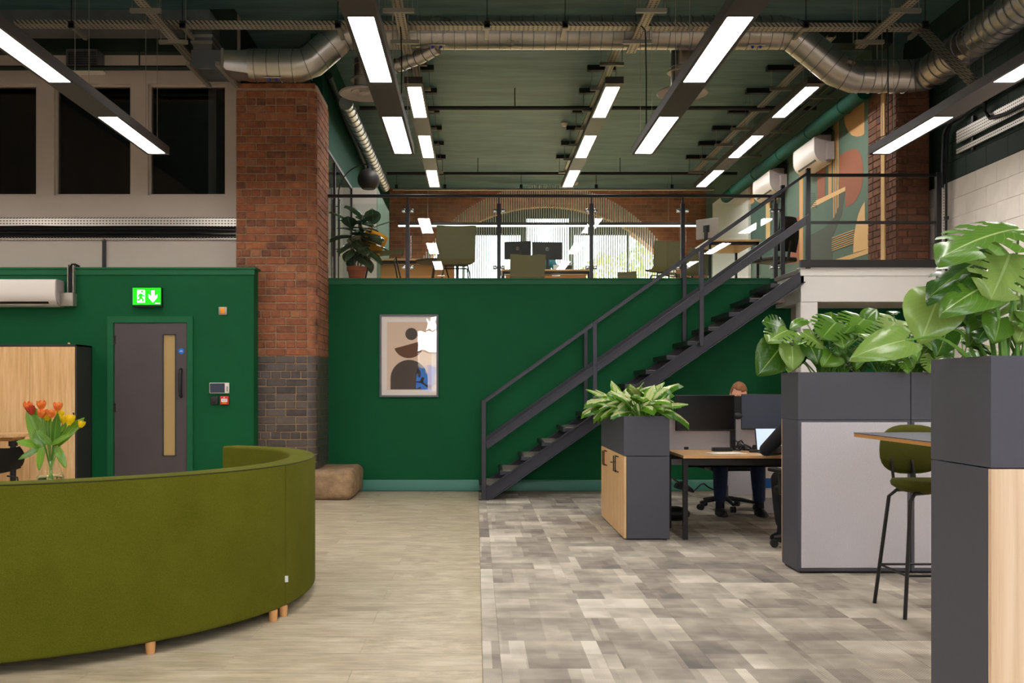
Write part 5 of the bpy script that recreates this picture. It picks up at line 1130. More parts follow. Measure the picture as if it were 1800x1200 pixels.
# ---- desks
def desk(label, x0, x1, y0, y1, zt=0.725, grp=None):
    t = thing('office_desk', label, 'desk', ((x0+x1)/2, (y0+y1)/2, 0), 0, grp)
    bm = NB(); bevbox(bm, x0, x1, y0, y1, zt-0.025, zt, 0.002, 1); part('desk_top', bm, 'desk_oak', t, True)
    for x in (x0+0.005, x1-0.045):
        for y in (y0+0.03, y1-0.07):
            bm = NB(); box(bm, x, x+0.04, y, y+0.04, 0, zt-0.025); part('leg', bm, 'black_metal', t, True)
    bm = NB(); box(bm, x0+0.045, x1-0.045, y0+0.04, y0+0.06, zt-0.085, zt-0.025); box(bm, x0+0.045, x1-0.045, y1-0.06, y1-0.04, zt-0.085, zt-0.025); part('frame_rail', bm, 'black_metal', t, True)
    bm = NB(); box(bm, x0+0.15, x1-0.15, y1-0.3, y1-0.1, zt-0.14, zt-0.13); box(bm, x0+0.15, x1-0.15, y1-0.3, y1-0.295, zt-0.14, zt-0.06); part('cable_tray', bm, 'black_metal', t, True); return t
xd0, xd1 = 1.77, 3.4; zd = 0.725
desk('oak topped desk with black frame behind the low planter cabinet', xd0, xd1, 8.34, 9.15, zd)
desk('oak topped desk on the far side of the felt screen', xd0, xd1, 9.21, 10.0, zd)
sc_ = thing('desk_screen', 'grey felt desk screen between the two desks', 'desk screen', (2.58, 9.18, zd))
bm = NB(); zz1 = P(0, 725, 9.18).z; r_ = 0.05; pts = [(xd0-0.02, 9.163, 0.58), (xd1, 9.163, 0.58), (xd1, 9.163, zz1)]+[(xd0-0.02+r_-r_*math.sin(a), 9.163, zz1-r_+r_*math.cos(a)) for a in (PI/2*k/6 for k in range(7))]; prism(bm, pts, (0, 0.034, 0)); part('felt_panel', bm, 'felt_grey', sc_, True)
bm = NB(); box(bm, 1.95, 1.99, 9.155, 9.205, 0.62, 0.75); box(bm, 3.1, 3.14, 9.155, 9.205, 0.62, 0.75); part('clamp', bm, 'black_metal', sc_, True)
def monitor(label, c, wd, hh, rz, stand=None, back=False, scr='screen_black', logo=False, grp=None, case='black_plastic'):
    t = thing('monitor', label, 'monitor', c, rz, grp)
    bm = NB(); bevbox(bm, -wd/2, wd/2, -0.0, 0.035, -hh/2, hh/2, 0.006, 1); part('case', bm, case, t)
    bm = NB(); box(bm, -wd/2+0.008, wd/2-0.008, -0.003, 0.001, -hh/2+0.014, hh/2-0.008); part('screen', bm, scr, t)
    dm = -0.075 if logo else 0.0; bm = NB(); box(bm, -0.05, 0.05, 0.035, 0.06, -0.06+dm, 0.05+dm); part('mount', bm, 'black_plastic', t)
    if stand is not None:
        bm = NB(); box(bm, -0.025, 0.025, 0.05, 0.075, stand, 0.02+dm); part('stand', bm, 'black_plastic', t)
        bm = NB(); bevbox(bm, -0.11, 0.11, -0.02, 0.16, stand, stand+0.012, 0.004, 1); part('foot', bm, 'black_plastic', t)
    if logo:
        bm = NB(); lathe(bm, [(0.036, 0), (0.036, 0.002)], (0, 0.035, 0.03), 24, Matrix.Rotation(-PI/2, 3, 'X')); lg = part('round_logo', bm, 'chrome', t)
        for ch in ('hp',):
            cu = bpy.data.curves.new('logo_text', 'FONT'); cu.body = ch; cu.size = 0.058; cu.align_x = 'CENTER'; cu.align_y = 'CENTER'; cu.shear = 0.3; cu.extrude = 0.0006
            tmp = bpy.data.objects.new('logo_text', cu); C.objects.link(tmp); dg = bpy.context.evaluated_depsgraph_get(); me = bpy.data.meshes.new_from_object(tmp.evaluated_get(dg)); bpy.data.objects.remove(tmp); bpy.data.curves.remove(cu)
            me.materials.clear(); me.materials.append(MATS['screen_black']); o = put('logo_text', me, lg, (0, 0.0375, 0.03), (PI/2, 0, PI))
    return t
Ym = 8.95
c = P(1240, 725.5, Ym); mw_, mh_ = 104/F*Ym, 63/F*Ym
monitor('black monitor facing the viewer left of the desk arm', c, mw_, mh_, 0.0, None)
c2 = P(1352, 724, Ym-0.02); monitor('monitor with painted bluish reflection turned toward the hidden worker', c2+Vector((0, 0, 0)), 0.5, mh_, -0.35, None, scr='screen_grey')  # blue-grey screen colour stands in for a reflection
c3 = P(1316, 723, 9.45); monitor('monitor back seen in the gap between the two front screens', c3, 0.5, 0.30, PI, stand=zd-c3.z, scr='screen_grey')
arm = thing('monitor_stand', 'black post and arms holding the desk monitors', 'monitor stand', P(1288, 790, 9.05))
xa3 = P(1288, 0, 9.05).x; bm = NB(); box(bm, xa3-0.022, xa3+0.022, 9.03, 9.07, zd, 1.06); part('post', bm, 'black_metal', arm, True)
bm = NB(); bar(bm, (c.x, 9.02, c.z), (xa3, 9.04, c.z), 0.03, 0.04); bar(bm, (xa3, 9.04, c.z), (c2.x-0.02, 9.02, c2.z), 0.03, 0.03); part('arm', bm, 'black_metal', arm, True)
bm = NB(); box(bm, xa3-0.06, xa3+0.06, 9.0, 9.12, zd, zd+0.01); part('foot', bm, 'black_metal', arm, True)
bm = NB(); ball(bm, P(1297, 731, 9.0), 0.035, 10, 8, (1.2, 0.6, 0.9)); part('joint', bm, 'black_plastic', arm, True)
cbl = thing('cable_tangle', 'tangle of black cables on the desk under the monitors', 'cable', P(1310, 792, 9.0))
for k in range(9):
    bm = NB(); pts = []; x = xa3+0.02; y = 9.0
    for i in range(9):
        pts.append((x+random.uniform(-.02, .02), y+random.uniform(-.05, .05), zd+0.006+max(0, 0.12-0.03*i)*random.random()*(1 if i < 5 else 0.1))); x += random.uniform(0.01, 0.05)
    tube(bm, cr([Vector(p) for p in pts], 3), 0.005, 5); part('cable', bm, 'black_cable', cbl, True)
bm = NB(); pa = [P(1240, 796, 8.75), P(1290, 796, 8.75)]; obox(bm, (2.22, 8.66, zd+0.001), (0.3, 0.21, 0.001), Matrix.Rotation(0.1, 3, 'Z')); solo('paper_sheet', bm, 'paper', 'white paper sheet lying on the oak desk', 'paper')
bm = NB(); obox(bm, (2.24, 8.9, zd+0.018), (0.18, 0.06, 0.034), Matrix.Rotation(0.05, 3, 'Z'), 0.006); solo('docking_box', bm, 'black_plastic', 'black dock box on the desk beside the monitor post', 'dock')
bm = NB(); obox(bm, (xa3+0.12, 8.72, zd+0.014), (0.12, 0.04, 0.026), Matrix.Rotation(-0.2, 3, 'Z'), 0.005); solo('power_adapter', bm, 'black_plastic', 'small black power adapter among the desk cables', 'adapter')
bm = NB(); p_ = P(1335, 781, 8.8); lathe(bm, [(0, 0), (0.05, 0), (0.055, 0.03), (0.045, 0.06), (0.0, 0.065)], (p_.x, 8.85, zd), 16); solo('speaker_puck', bm, 'black_plastic', 'small round black speaker on the desk by the laptop', 'speaker')
lap = thing('laptop', 'open laptop with lit screen half hidden by the dark sleeve', 'laptop', (2.66, 8.6, zd), 0.0)
bm = NB(); bevbox(bm, -0.16, 0.16, -0.11, 0.11, 0, 0.014, 0.003, 1); part('keyboard_base', bm, 'black_plastic', lap)
R3 = Matrix.Rotation(-0.3, 3, 'X'); bm = NB(); obox(bm, Vector((0, 0.145, 0.115)), (0.32, 0.008, 0.22), R3, 0.002); part('lid', bm, 'black_plastic', lap)
bm = NB(); obox(bm, Vector((0, 0.140, 0.115)), (0.30, 0.003, 0.20), R3); part('screen', bm, 'laptop_screen', lap)
# under desk things
bm = NB(); ball(bm, (1.95, 9.6, 0.07), 0.17, 16, 10, (0.9, 0.75, 0.42)); 
for v in bm.verts: v.co += Vector((noise.noise(v.co*9), noise.noise(v.co*9+Vector((5, 0, 0))), 0))*0.02; v.co.z = max(0.0, v.co.z)
solo('bag', bm, 'shoe_black', 'black bag lying on the carpet behind the desk leg', 'bag')
fl = thing('floor_tool', 'black floor tool with metal tube behind the low planter', 'tool', (2.08, 10.4, 0))
pA, pB = P(1178, 838, 10.2), P(1197, 852, 10.2)
bm = NB(); prism(bm, [P(1188, 858, 10.2), P(1192, 848, 10.2), P(1202, 846, 10.2), P(1219, 860, 10.2), P(1219, 866, 10.2)], (0, 0.12, 0)); part('head', bm, 'black_plastic', fl, True)
bm = NB(); tube(bm, [P(1150, 820, 10.26), P(1178, 838, 10.26), P(1196, 850, 10.26)], 0.012, 8); part('tube', bm, 'chrome', fl, True)
bm = NB(); tube(bm, cr([P(1219, 864, 10.3), P(1235, 850, 10.6), P(1245, 856, 10.7), P(1258, 862, 10.7)], 5), 0.008, 6); part('cord', bm, 'black_cable', fl, True)
bx_ = thing('storage_box', 'pale box with blue stripe under the far desk', 'box', (3.3, 10.35, 0)); bm = NB(); box(bm, 3.02, 3.45, 10.2, 10.6, 0.16, 0.52); part('body', bm, 'print_mat', bx_, True)
bm = NB(); box(bm, 3.015, 3.455, 10.195, 10.605, 0.26, 0.36); part('stripe', bm, 'sign_blue', bx_, True)
bm = NB(); box(bm, 3.0, 3.47, 10.18, 10.62, 0, 0.16); part('plinth', bm, 'felt_grey', bx_, True)
bm = NB(); box(bm, 2.7, 3.3, 10.98, 11.0, 0.1, 0.42); box(bm, 2.7, 2.74, 10.9, 11.08, 0, 0.1); box(bm, 3.26, 3.3, 10.9, 11.08, 0, 0.1); solo('low_panel', bm, 'felt_grey', 'low grey felt panel standing behind the seated worker', 'panel')
def office_chair(label, loc, rz, seat_z=0.46, back=True):
    t = thing('office_chair', label, 'chair', loc, rz, 'office chairs')
    bm = NB(); bevbox(bm, -0.24, 0.24, -0.22, 0.25, seat_z-0.035, seat_z+0.035, 0.03, 3); part('seat', bm, 'black_plastic', t)
    bm = NB(); rows = []
    for i in range(9):
        u = i/8; z = seat_z+0.1+0.5*u; y = -0.25-0.05*math.sin(PI*u*0.8)-0.03*u; wd = 0.22*(1-0.25*u**3)
        rows.append([bm.verts.new((v*wd, y+0.05*v*v, z)) for v in (-1, -.66, -.33, 0, .33, .66, 1)])
    for a, b in zip(rows, rows[1:]):
        for j in range(6): bm.faces.new((a[j], a[j+1], b[j+1], b[j]))
    bmesh.ops.solidify(bm, geom=bm.faces[:], thickness=0.025); part('backrest', bm, 'black_plastic', t, ang=60)
    bm = NB(); tube(bm, [(0, -0.05, seat_z-0.05), (0, -0.25, seat_z-0.03), (0, -0.31, seat_z+0.25)], 0.022, 8); part('back_stem', bm, 'black_metal', t)
    bm = NB(); lathe(bm, [(0.026, 0.1), (0.026, 0.25), (0.016, 0.25), (0.016, seat_z-0.04)], (0, 0, 0), 12); part('gas_column', bm, 'spring_steel', t)
    for s_ in (-1, 1):
        bm = NB(); tube(bm, [(s_*0.2, 0, seat_z-0.02), (s_*0.28, 0, seat_z-0.01), (s_*0.29, 0, seat_z+0.16)], 0.018, 8); bevbox(bm, s_*0.29-0.045, s_*0.29+0.045, -0.1, 0.14, seat_z+0.16, seat_z+0.19, 0.01, 2); part('armrest', bm, 'black_plastic', t)
    for k in range(5):
        a = 2*PI*k/5+0.3; ex_ = (0.31*math.cos(a), 0.31*math.sin(a)); bm = NB(); tube(bm, [(0, 0, 0.115), (ex_[0]*0.5, ex_[1]*0.5, 0.105), (ex_[0], ex_[1], 0.08)], [0.026, 0.022, 0.014], 8); lg = part('base_arm', bm, 'black_plastic', t)
        bm = NB()
        for q in (-0.016, 0.016):
            n_ = Vector((-math.sin(a), math.cos(a), 0)); c_ = Vector((ex_[0], ex_[1], 0.032))+n_*q; tube(bm, [c_-n_*0.01, c_+n_*0.01], 0.032, 14)
        part('caster', bm, 'black_plastic', lg)
    return t
office_chair('black office chair under the ginger haired worker', (2.69, 10.52, 0), PI)
office_chair('black office chair half hidden behind the tall planter', (2.74, 7.93, 0), 0.15)
# ================================================================== PEOPLE
def skin_mesh(nodes, edges, root=0, sub=2):
    """nodes: list of (co, radius or (rx, ry))"""
    bm = NB(); rad = [n[1] if isinstance(n[1], tuple) else (n[1], n[1]) for n in nodes]; pos = [Vector(n[0]) for n in nodes]
    for p, (a, b) in zip(pos, rad): ball(bm, p, 1.0, 16, 12, (a, b, min(a, b)))
    for i, j in edges:
        p, q = pos[i], pos[j]; d = (q-p).normalized(); x = Vector((1, 0, 0)); x = x-d*x.dot(d)
        if x.length < 0.3: x = Vector((0, 0, 1)); x = x-d*x.dot(d)
        x.normalize(); y = d.cross(x); rings = []
        for k in range(7):
            t = k/6; c = p.lerp(q, t); rx = rad[i][0]*(1-t)+rad[j][0]*t; ry = rad[i][1]*(1-t)+rad[j][1]*t
            rings.append([bm.verts.new(c+x*rx*math.cos(a)+y*ry*math.sin(a)) for a in (2*PI*m/16 for m in range(16))])
        for u, v in zip(rings, rings[1:]):
            for m in range(16): bm.faces.new((u[m], u[(m+1)%16], v[(m+1)%16], v[m]))
        bm.faces.new(rings[0][::-1]); bm.faces.new(rings[-1])
    return bm_mesh(bm)
def fuse(meshes, vox=0.008, smooth=3):
    bm = NB()
    for m in meshes: bm.from_mesh(m)
    me = bpy.data.meshes.new('f'); bm.to_mesh(me); bm.free(); o = bpy.data.objects.new('f', me); C.objects.link(o); r = o.modifiers.new('r', 'REMESH'); r.mode = 'VOXEL'; r.voxel_size = vox; r.use_smooth_shade = True; sm = o.modifiers.new('sm', 'SMOOTH'); sm.factor = 0.5; sm.iterations = smooth
    dg = bpy.context.evaluated_depsgraph_get(); dg.update(); out = bpy.data.meshes.new_from_object(o.evaluated_get(dg)); bpy.data.objects.remove(o); return out
def bm_mesh(bm): bmesh.ops.recalc_face_normals(bm, faces=bm.faces); me = bpy.data.meshes.new('t'); bm.to_mesh(me); bm.free(); return me
def head_bm(c, tilt=0.0, s_=1.0):                  # faces +y, chin down; c = head centre
    bm = NB(); bmesh.ops.create_uvsphere(bm, u_segments=28, v_segments=20, radius=1.0)
    for v in bm.verts:
        x, y, z = v.co; w_ = 1.0-0.28*max(0, -z)**1.5
        v.co = Vector((x*0.076*w_, y*0.097*(1-0.10*max(0, -z)), z*0.116))
        if y > 0.75 and abs(x) < 0.2 and -0.38 < z < 0.10: v.co.y += 0.020*(1-abs(x)/0.2)*(1-abs(z+0.2)/0.28)       # nose
        if y > 0.6 and 0.15 < abs(x) < 0.55 and -0.05 < z < 0.22: v.co.y -= 0.008                                     # eye sockets
        if y > 0.6 and abs(x) < 0.35 and z < -0.75: v.co.y += 0.010                                                   # chin
        if y > 0.7 and abs(x) < 0.3 and -0.58 < z < -0.45: v.co.y += 0.005                                            # lips
    ball(bm, (0.076, -0.008, -0.005), 0.03, 10, 8, (0.35, 0.7, 1.1)); ball(bm, (-0.076, -0.008, -0.005), 0.03, 10, 8, (0.35, 0.7, 1.1))
    M = Matrix.Translation(c) @ Matrix.Rotation(tilt, 4, 'X') @ Matrix.Scale(s_, 4); bmesh.ops.transform(bm, matrix=M, verts=bm.verts); return bm, M
def hand_nodes(wr, d, up, side):
    """skeleton of a relaxed hand: palm plus five finger chains"""
    wr, d, up = Vector(wr), Vector(d).normalized(), Vector(up); s_ = d.cross(up).normalized()*side; n = s_.cross(d)*side
    out = []; palm = [(wr, (0.024, 0.018)), (wr+d*0.045, (0.034, 0.015)), (wr+d*0.085, (0.036, 0.013))]; out.append((palm, [(0, 1), (1, 2)]))
    for k, (o, L) in enumerate(((-0.028, 0.07), (-0.010, 0.08), (0.009, 0.075), (0.027, 0.06))):
        b = wr+d*0.075+s_*o; dn = -up*0.25; out.append(([(b, 0.0095), (b+(d+dn*0.3).normalized()*L*0.45, 0.009), (b+(d+dn*0.3).normalized()*L*0.45+(d+dn*1.6).normalized()*L*0.3, 0.0085), (b+(d+dn*0.3).normalized()*L*0.45+(d+dn*1.6).normalized()*L*0.3+(d+dn*3).normalized()*L*0.25, 0.007)], [(0, 1), (1, 2), (2, 3)]))
    b = wr+d*0.025-s_*0.02; td = (d*0.75-s_*0.75).normalized(); out.append(([(b, 0.012), (b+td*0.035, 0.0105), (b+td*0.035+(d-s_*0.3).normalized()*0.028, 0.009)], [(0, 1), (1, 2)])); return out
def seated(label, loc, rz, hair, top, arms, seat=0.46, feet=((-0.18, 0.42), (0.18, 0.42)), head_tilt=-0.15, lean=0.08, head_dx=0.0, legs='jeans'):
    """seated figure facing +y in its own frame, hips at the origin; arms = (left elbow, left wrist, right elbow, right wrist)"""
    t = thing('person', label, 'person', loc, rz)
    hip = seat+0.14; ch = hip+0.36; nk = hip+0.50; hc = Vector((head_dx, lean*1.5+0.03, hip+0.628))
    pel = Vector((0, -0.02, hip)); che = Vector((0, lean*0.8, ch)); ne = Vector((0, lean, nk))
    sh = [Vector((s_*0.185, lean*0.85, nk-0.075)) for s_ in (-1, 1)]; hp = [Vector((s_*0.095, 0.0, hip-0.02)) for s_ in (-1, 1)]
    kn = [Vector((f[0]*0.95, 0.43, seat+0.06)) for f in feet]; an = [Vector((f[0], f[1], 0.10)) for f in feet]
    el = [Vector(arms[0]), Vector(arms[2])]; wr = [Vector(arms[1]), Vector(arms[3])]
    base = [pel, Vector((0, lean*0.3, hip+0.2)), che, ne, hc-Vector((0, 0.01, 0.08))]
    def nodes(k):                                    # k grows the radii for clothing
        n = [(base[0], (0.15+k, 0.11+k)), (base[1], (0.13+k, 0.10+k)), (base[2], (0.15+k, 0.105+k)), (base[3], 0.055+k*0.5), (base[4], 0.05)]
        for i in (0, 1): n += [(sh[i], 0.058+k), (el[i], 0.042+k), (wr[i], 0.028+k)]
        for i in (0, 1): n += [(hp[i], 0.088+k), (kn[i], 0.062+k), ((kn[i]*0.45+an[i]*0.55), 0.052+k), (an[i], 0.036+k)]
        return n
    E = [(0, 1), (1, 2), (2, 3), (3, 4), (2, 5), (5, 6), (6, 7), (2, 8), (8, 9), (9, 10), (0, 11), (11, 12), (12, 13), (13, 14), (0, 15), (15, 16), (16, 17), (17, 18)]
    bits = [skin_mesh(nodes(0), E)]; hb, HM = head_bm(hc, head_tilt, 1.07); bits.append(bm_mesh(hb))
    for i, sd in ((0, -1), (1, 1)):
        for nd, ed in hand_nodes(wr[i], (wr[i]-el[i])*Vector((1, 1, 0.3)), (0, 0, 1), sd): bits.append(skin_mesh(nd, ed, 0, 1))
    me = fuse(bits, 0.007); me.materials.clear(); me.materials.append(MATS['skin']); me.name = 'body'; put('body', me, t)
    n = nodes(0.014); n[3] = (base[3]-Vector((0, 0, 0.03)), 0.07)
    for i in (0, 1): n[7+3*i] = (wr[i]+(el[i]-wr[i]).normalized()*0.03, 0.042)
    m1 = skin_mesh([n[i] for i in range(4)]+[n[i] for i in range(5, 11)], [(0, 1), (1, 2), (2, 3), (2, 4), (4, 5), (5, 6), (2, 7), (7, 8), (8, 9)]); me = fuse([m1], 0.009, 8); me.materials.clear(); me.materials.append(MATS[top]); put('sweater', me, t)
    q = nodes(0.018); tr = [q[0]]+[q[i] for i in range(11, 19)]; 
    for i in (4, 8): co, r = tr[i]; tr[i] = (co+Vector((0, 0, 0.07)), 0.060)
    m2 = skin_mesh(tr, [(0, 1), (1, 2), (2, 3), (3, 4), (0, 5), (5, 6), (6, 7), (7, 8)]); me = fuse([m2], 0.009, 8); me.materials.clear(); me.materials.append(MATS[legs]); put('trousers', me, t)
    for i in (0, 1):
        bm = NB(); a = an[i]; tube(bm, [a+Vector((0, 0, 0.09)), a+Vector((0, 0, 0.02)), a+Vector((0, 0.01, -0.03))], 0.045, 14); part('sock', bm, 'sock', t)
        bm = NB(); prof = []; rows = []
        for y, wd, h in ((-0.075, 0.028, 0.06), (-0.06, 0.037, 0.085), (-0.01, 0.041, 0.09), (0.05, 0.046, 0.08), (0.11, 0.05, 0.062), (0.165, 0.043, 0.045), (0.19, 0.02, 0.03)):
            rows.append([bm.verts.new((a.x+wd*cx_, a.y+y, 0.001+h*cz_)) for cx_, cz_ in ((-1, 0), (-1.05, 0.3), (-0.8, 0.75), (-0.35, 1), (0.35, 1), (0.8, 0.75), (1.05, 0.3), (1, 0))])
        for p_, q_ in zip(rows, rows[1:]):
            for j in range(8): bm.faces.new((p_[j], p_[(j+1)%8], q_[(j+1)%8], q_[j]))
        bm.faces.new(rows[0]); bm.faces.new(rows[-1][::-1]); part('shoe', bm, 'shoe_black', t, ang=60)
    # short hair cap: part of the skull surface pushed outwards
    bm = NB(); bmesh.ops.create_uvsphere(bm, u_segments=36, v_segments=26, radius=1.0)
    dele = [v for v in bm.verts if (v.co.z < 0.56+0.14*v.co.x and v.co.y > 0.25) or (v.co.z < 0.1 and v.co.y > -0.2) or v.co.z < -0.42]
    bmesh.ops.delete(bm, geom=dele, context='VERTS')
    for v in bm.verts:
        x, y, z = v.co; k = 1.07+0.09*max(0, z)+0.06*noise.noise(Vector((x*7, y*7, z*7)))
        v.co = HM @ Vector((x*0.076*k, y*0.097*k, z*0.116*(k+0.02)))
    bmesh.ops.solidify(bm, geom=bm.faces[:], thickness=0.008); part('hair', bm, hair, t, ang=80)
    for s_ in (-1, 1):
        bm = NB(); ball(bm, HM @ Vector((s_*0.028, 0.083, 0.012)), 0.011, 10, 8); part('eye', bm, 'eye', t)
        bm = NB(); bar(bm, HM @ Vector((s_*0.013, 0.092, 0.035)), HM @ Vector((s_*0.045, 0.082, 0.036)), 0.008, 0.006); part('eyebrow', bm, hair, t)
    bm = NB(); bar(bm, HM @ Vector((-0.024, 0.083, -0.058)), HM @ Vector((0.024, 0.083, -0.058)), 0.012, 0.008); part('mouth', bm, 'lip', t)
    return t
dz = 0.725
seated('worker with short ginger hair seated behind the monitors in dark jeans', (2.70, 10.46, 0), PI, 'hair_ginger', 'shirt_grey', ((-0.27, 0.22, 0.80), (-0.12, 0.47, 0.755), (0.27, 0.22, 0.80), (0.12, 0.47, 0.755)), seat=0.46, feet=((-0.20, 0.46), (0.20, 0.44)), head_tilt=-0.42, head_dx=-0.07)
seated('worker in black sweater, elbow on desk, hidden by the tall planter', (2.80, 7.93, 0), 0.1, 'hair_dark', 'knit_black', ((-0.34, 0.30, 0.785), (-0.10, 0.56, 0.765), (0.27, 0.25, 0.80), (0.10, 0.52, 0.765)), seat=0.46, feet=((-0.17, 0.36), (0.17, 0.40)), lean=0.12, head_tilt=-0.2, legs='knit_black')
# ================================================================== MEZZANINE FURNITURE
def lounge_chair(label, loc, rz, w_=0.56, seat=0.46, back=0.5, low=False, grp='green upholstered chairs'):
    t = thing('upholstered_chair', label, 'chair', loc, rz, grp); bm = NB(); rows = []
    prof = [(0.27, seat-0.02), (0.25, seat+0.01), (0.0, seat-0.02), (-0.20, seat-0.01), (-0.25, seat+0.07), (-0.28, seat+back*0.55), (-0.32, seat+back*0.96), (-0.325, seat+back)]
    P2 = cr([Vector((a, b)) for a, b in prof], 3)
    for i, p in enumerate(P2):
        u = i/(len(P2)-1); k = math.sqrt(max(0, 1-0.45*max(0, (u-0.86)/0.14)**3))-0.06*(1-u)-0.15*max(0, (0.1-u)/0.1)
        rows.append([bm.verts.new((v*w_/2*k, p.x+0.03*v*v*(1 if u > 0.5 else 0), p.y+0.015*v*v)) for v in (-1, -.75, -.4, 0, .4, .75, 1)])
    for a, b in zip(rows, rows[1:]):
        for j in range(6): bm.faces.new((a[j], a[j+1], b[j+1], b[j]))
    bmesh.ops.solidify(bm, geom=bm.faces[:], thickness=0.05); part('upholstered_shell', bm, 'chair_green', t, ang=60)
    for sx_ in (-1, 1):
        for sy_ in (-1, 1):
            bm = NB(); tube(bm, [(sx_*w_*0.3, sy_*0.17, seat-0.07), (sx_*w_*0.42, sy_*0.24, 0)], 0.010, 8); part('leg', bm, 'black_metal', t)
    bm = NB(); tube(bm, [(-w_*0.3, 0.17, seat-0.075), (w_*0.3, 0.17, seat-0.075)], 0.01, 8); tube(bm, [(-w_*0.3, -0.17, seat-0.075), (w_*0.3, -0.17, seat-0.075)], 0.01, 8); part('under_bar', bm, 'black_metal', t); return t
def MZ(px, y): return ((px-CX)/F*y, y, Z_UP)
lounge_chair('green lounge chair holding the mustard cushion beside the rubber plant', MZ(672, 13.1), -PI/2+0.15, 0.58, 0.42, 0.36)
lounge_chair('green chair half hidden behind the left wooden table', MZ(706, 17.2), 0.3, 0.5, 0.44, 0.40)
lounge_chair('large green chair back left of the arched window', MZ(801, 14.5), 0.05, 0.58, 0.48, 0.48)
lounge_chair('green chair with its back to the glass before two monitors', MZ(923, 16.4), 0.12, 0.6, 0.44, 0.36)
lounge_chair('green chair back right of the arched window by the railing post', MZ(1166, 14.9), 0.1, 0.46, 0.42, 0.38)
lounge_chair('green chair partly behind the railing post and stair handrail', MZ(1205, 15.4), 0.6, 0.46, 0.40, 0.36)
lounge_chair('small distant green chair in front of the garden view', MZ(1109, 18.4), -0.4, 0.36, 0.40, 0.36)
cu = thing('cushion', 'mustard yellow cushion leaning on the lounge chair', 'cushion', (MZ(657, 13.1)[0], 13.0, Z_UP+0.40))
bm = NB(); nn = 10; rows = []
for side_ in (1, -1):
    g_ = []
    for i in range(nn+1):
        g_.append([bm.verts.new((u*0.16*(1-0.06*v*v), side_*0.05*(1-u**4)*(1-v**4)*0.9+0.0, v*0.16*(1-0.06*u*u))) for u in (j/nn*2-1 for j in range(nn+1)) for v in (i/nn*2-1,)])
    for a, b in zip(g_, g_[1:]):
        for j in range(nn): bm.faces.new((a[j], a[j+1], b[j+1], b[j]))
bmesh.ops.remove_doubles(bm, verts=bm.verts, dist=1e-3)
bmesh.ops.transform(bm, matrix=Matrix.Translation((0, 0, 0.15)) @ Matrix.Rotation(0.5, 4, 'Y'), verts=bm.verts); part('cover', bm, 'mustard', cu, ang=70)
def mez_desk(label, x0, x1, y0, y1, zt=0.74, panel=True):
    t = thing('office_desk', label, 'desk', ((x0+x1)/2, (y0+y1)/2, Z_UP)); bm = NB(); bevbox(bm, x0, x1, y0, y1, Z_UP+zt-0.03, Z_UP+zt, 0.002, 1); part('desk_top', bm, 'desk_oak', t, True)
    bm = NB(); box(bm, x0+0.03, x1-0.03, y0+0.03, y0+0.05, Z_UP+zt-0.08, Z_UP+zt-0.03); part('frame_rail', bm, 'black_metal', t, True)
    for x in (x0+0.02, x1-0.06):
        for y in (y0+0.03, y1-0.07): bm = NB(); box(bm, x, x+0.04, y, y+0.04, Z_UP, Z_UP+zt-0.03); part('leg', bm, 'black_metal', t, True)
    if panel: bm = NB(); box(bm, x0+0.08, x1-0.08, y0+0.1, y0+0.12, Z_UP+0.3, Z_UP+zt-0.09); part('modesty_panel', bm, 'oak_edge', t, True)
    return t
mez_desk('wooden table behind the rubber plant on the mezzanine', MZ(655, 16.2)[0], MZ(808, 16.2)[0], 15.9, 16.7, 0.72)
mez_desk('wooden desk under the two monitors on the mezzanine', MZ(880, 17.8)[0], MZ(1036, 17.8)[0], 17.5, 18.3, 0.74)
mez_desk('wooden standing desk by the mural wall seen from below', MZ(1243, 15.1)[0], MZ(1336, 15.1)[0], 15.05, 16.4, 0.90, False)
bm = NB(); p_ = MZ(775, 14.9); 
rt_ = thing('side_table', 'small dark round table beside the large green chair', 'table', MZ(770, 15.2)); lathe(bm, [(0.35, 0.56), (0.36, 0.57), (0.36, 0.59), (0.0, 0.59)], (0, 0, 0), 28); part('table_top', bm, 'cabinet_black', rt_); bm = NB()
for k in range(3): a = 2*PI*k/3; tube(bm, [(0.1*math.cos(a), 0.1*math.sin(a), 0.56), (0.26*math.cos(a), 0.26*math.sin(a), 0)], 0.012, 8)
part('tripod_leg', bm, 'black_metal', rt_)
for lb, px, py, wpx, hpx, rz in (('left of two black monitors seen from behind on the mezzanine', 910.5, 440, 47, 31, PI-0.25), ('right of two black monitors seen from behind on the mezzanine', 961.5, 441, 52, 31, PI+0.06)):
    c = P(px, py, 17.85); monitor(lb, c, wpx/F*17.85, hpx/F*17.85, rz, stand=Z_UP+0.74-c.z, logo=True, grp='monitors on the mezzanine desk')
c = P(1244, 402, 16.2); monitor('silver backed monitor above the standing desk', c, 0.40, 0.33, PI-0.75, stand=Z_UP+0.90-c.z, case='ac_grey')
office_chair('black office chair beside the mural on the mezzanine', (4.42, 14.45, Z_UP), 0.5, 0.5)
seated('person behind the two monitors on the mezzanine, only hair showing', (MZ(953, 18.7)[0], 18.72, Z_UP), PI, 'hair_dark', 'shirt_teal', ((-0.27, 0.22, 0.80), (-0.12, 0.47, 0.77), (0.27, 0.22, 0.80), (0.12, 0.47, 0.77)), seat=0.46, feet=((-0.17, 0.40), (0.17, 0.40)))
office_chair('black office chair of the person behind the monitors', (MZ(953, 18.7)[0], 18.78, Z_UP), PI)
bm = NB(); c = P(979, 464, 17.6); obox(bm, (c.x, 17.6, Z_UP+0.74+0.045), (0.13, 0.01, 0.09), None); solo('paper_card', bm, 'paper', 'small white card standing on the mezzanine desk', 'card')
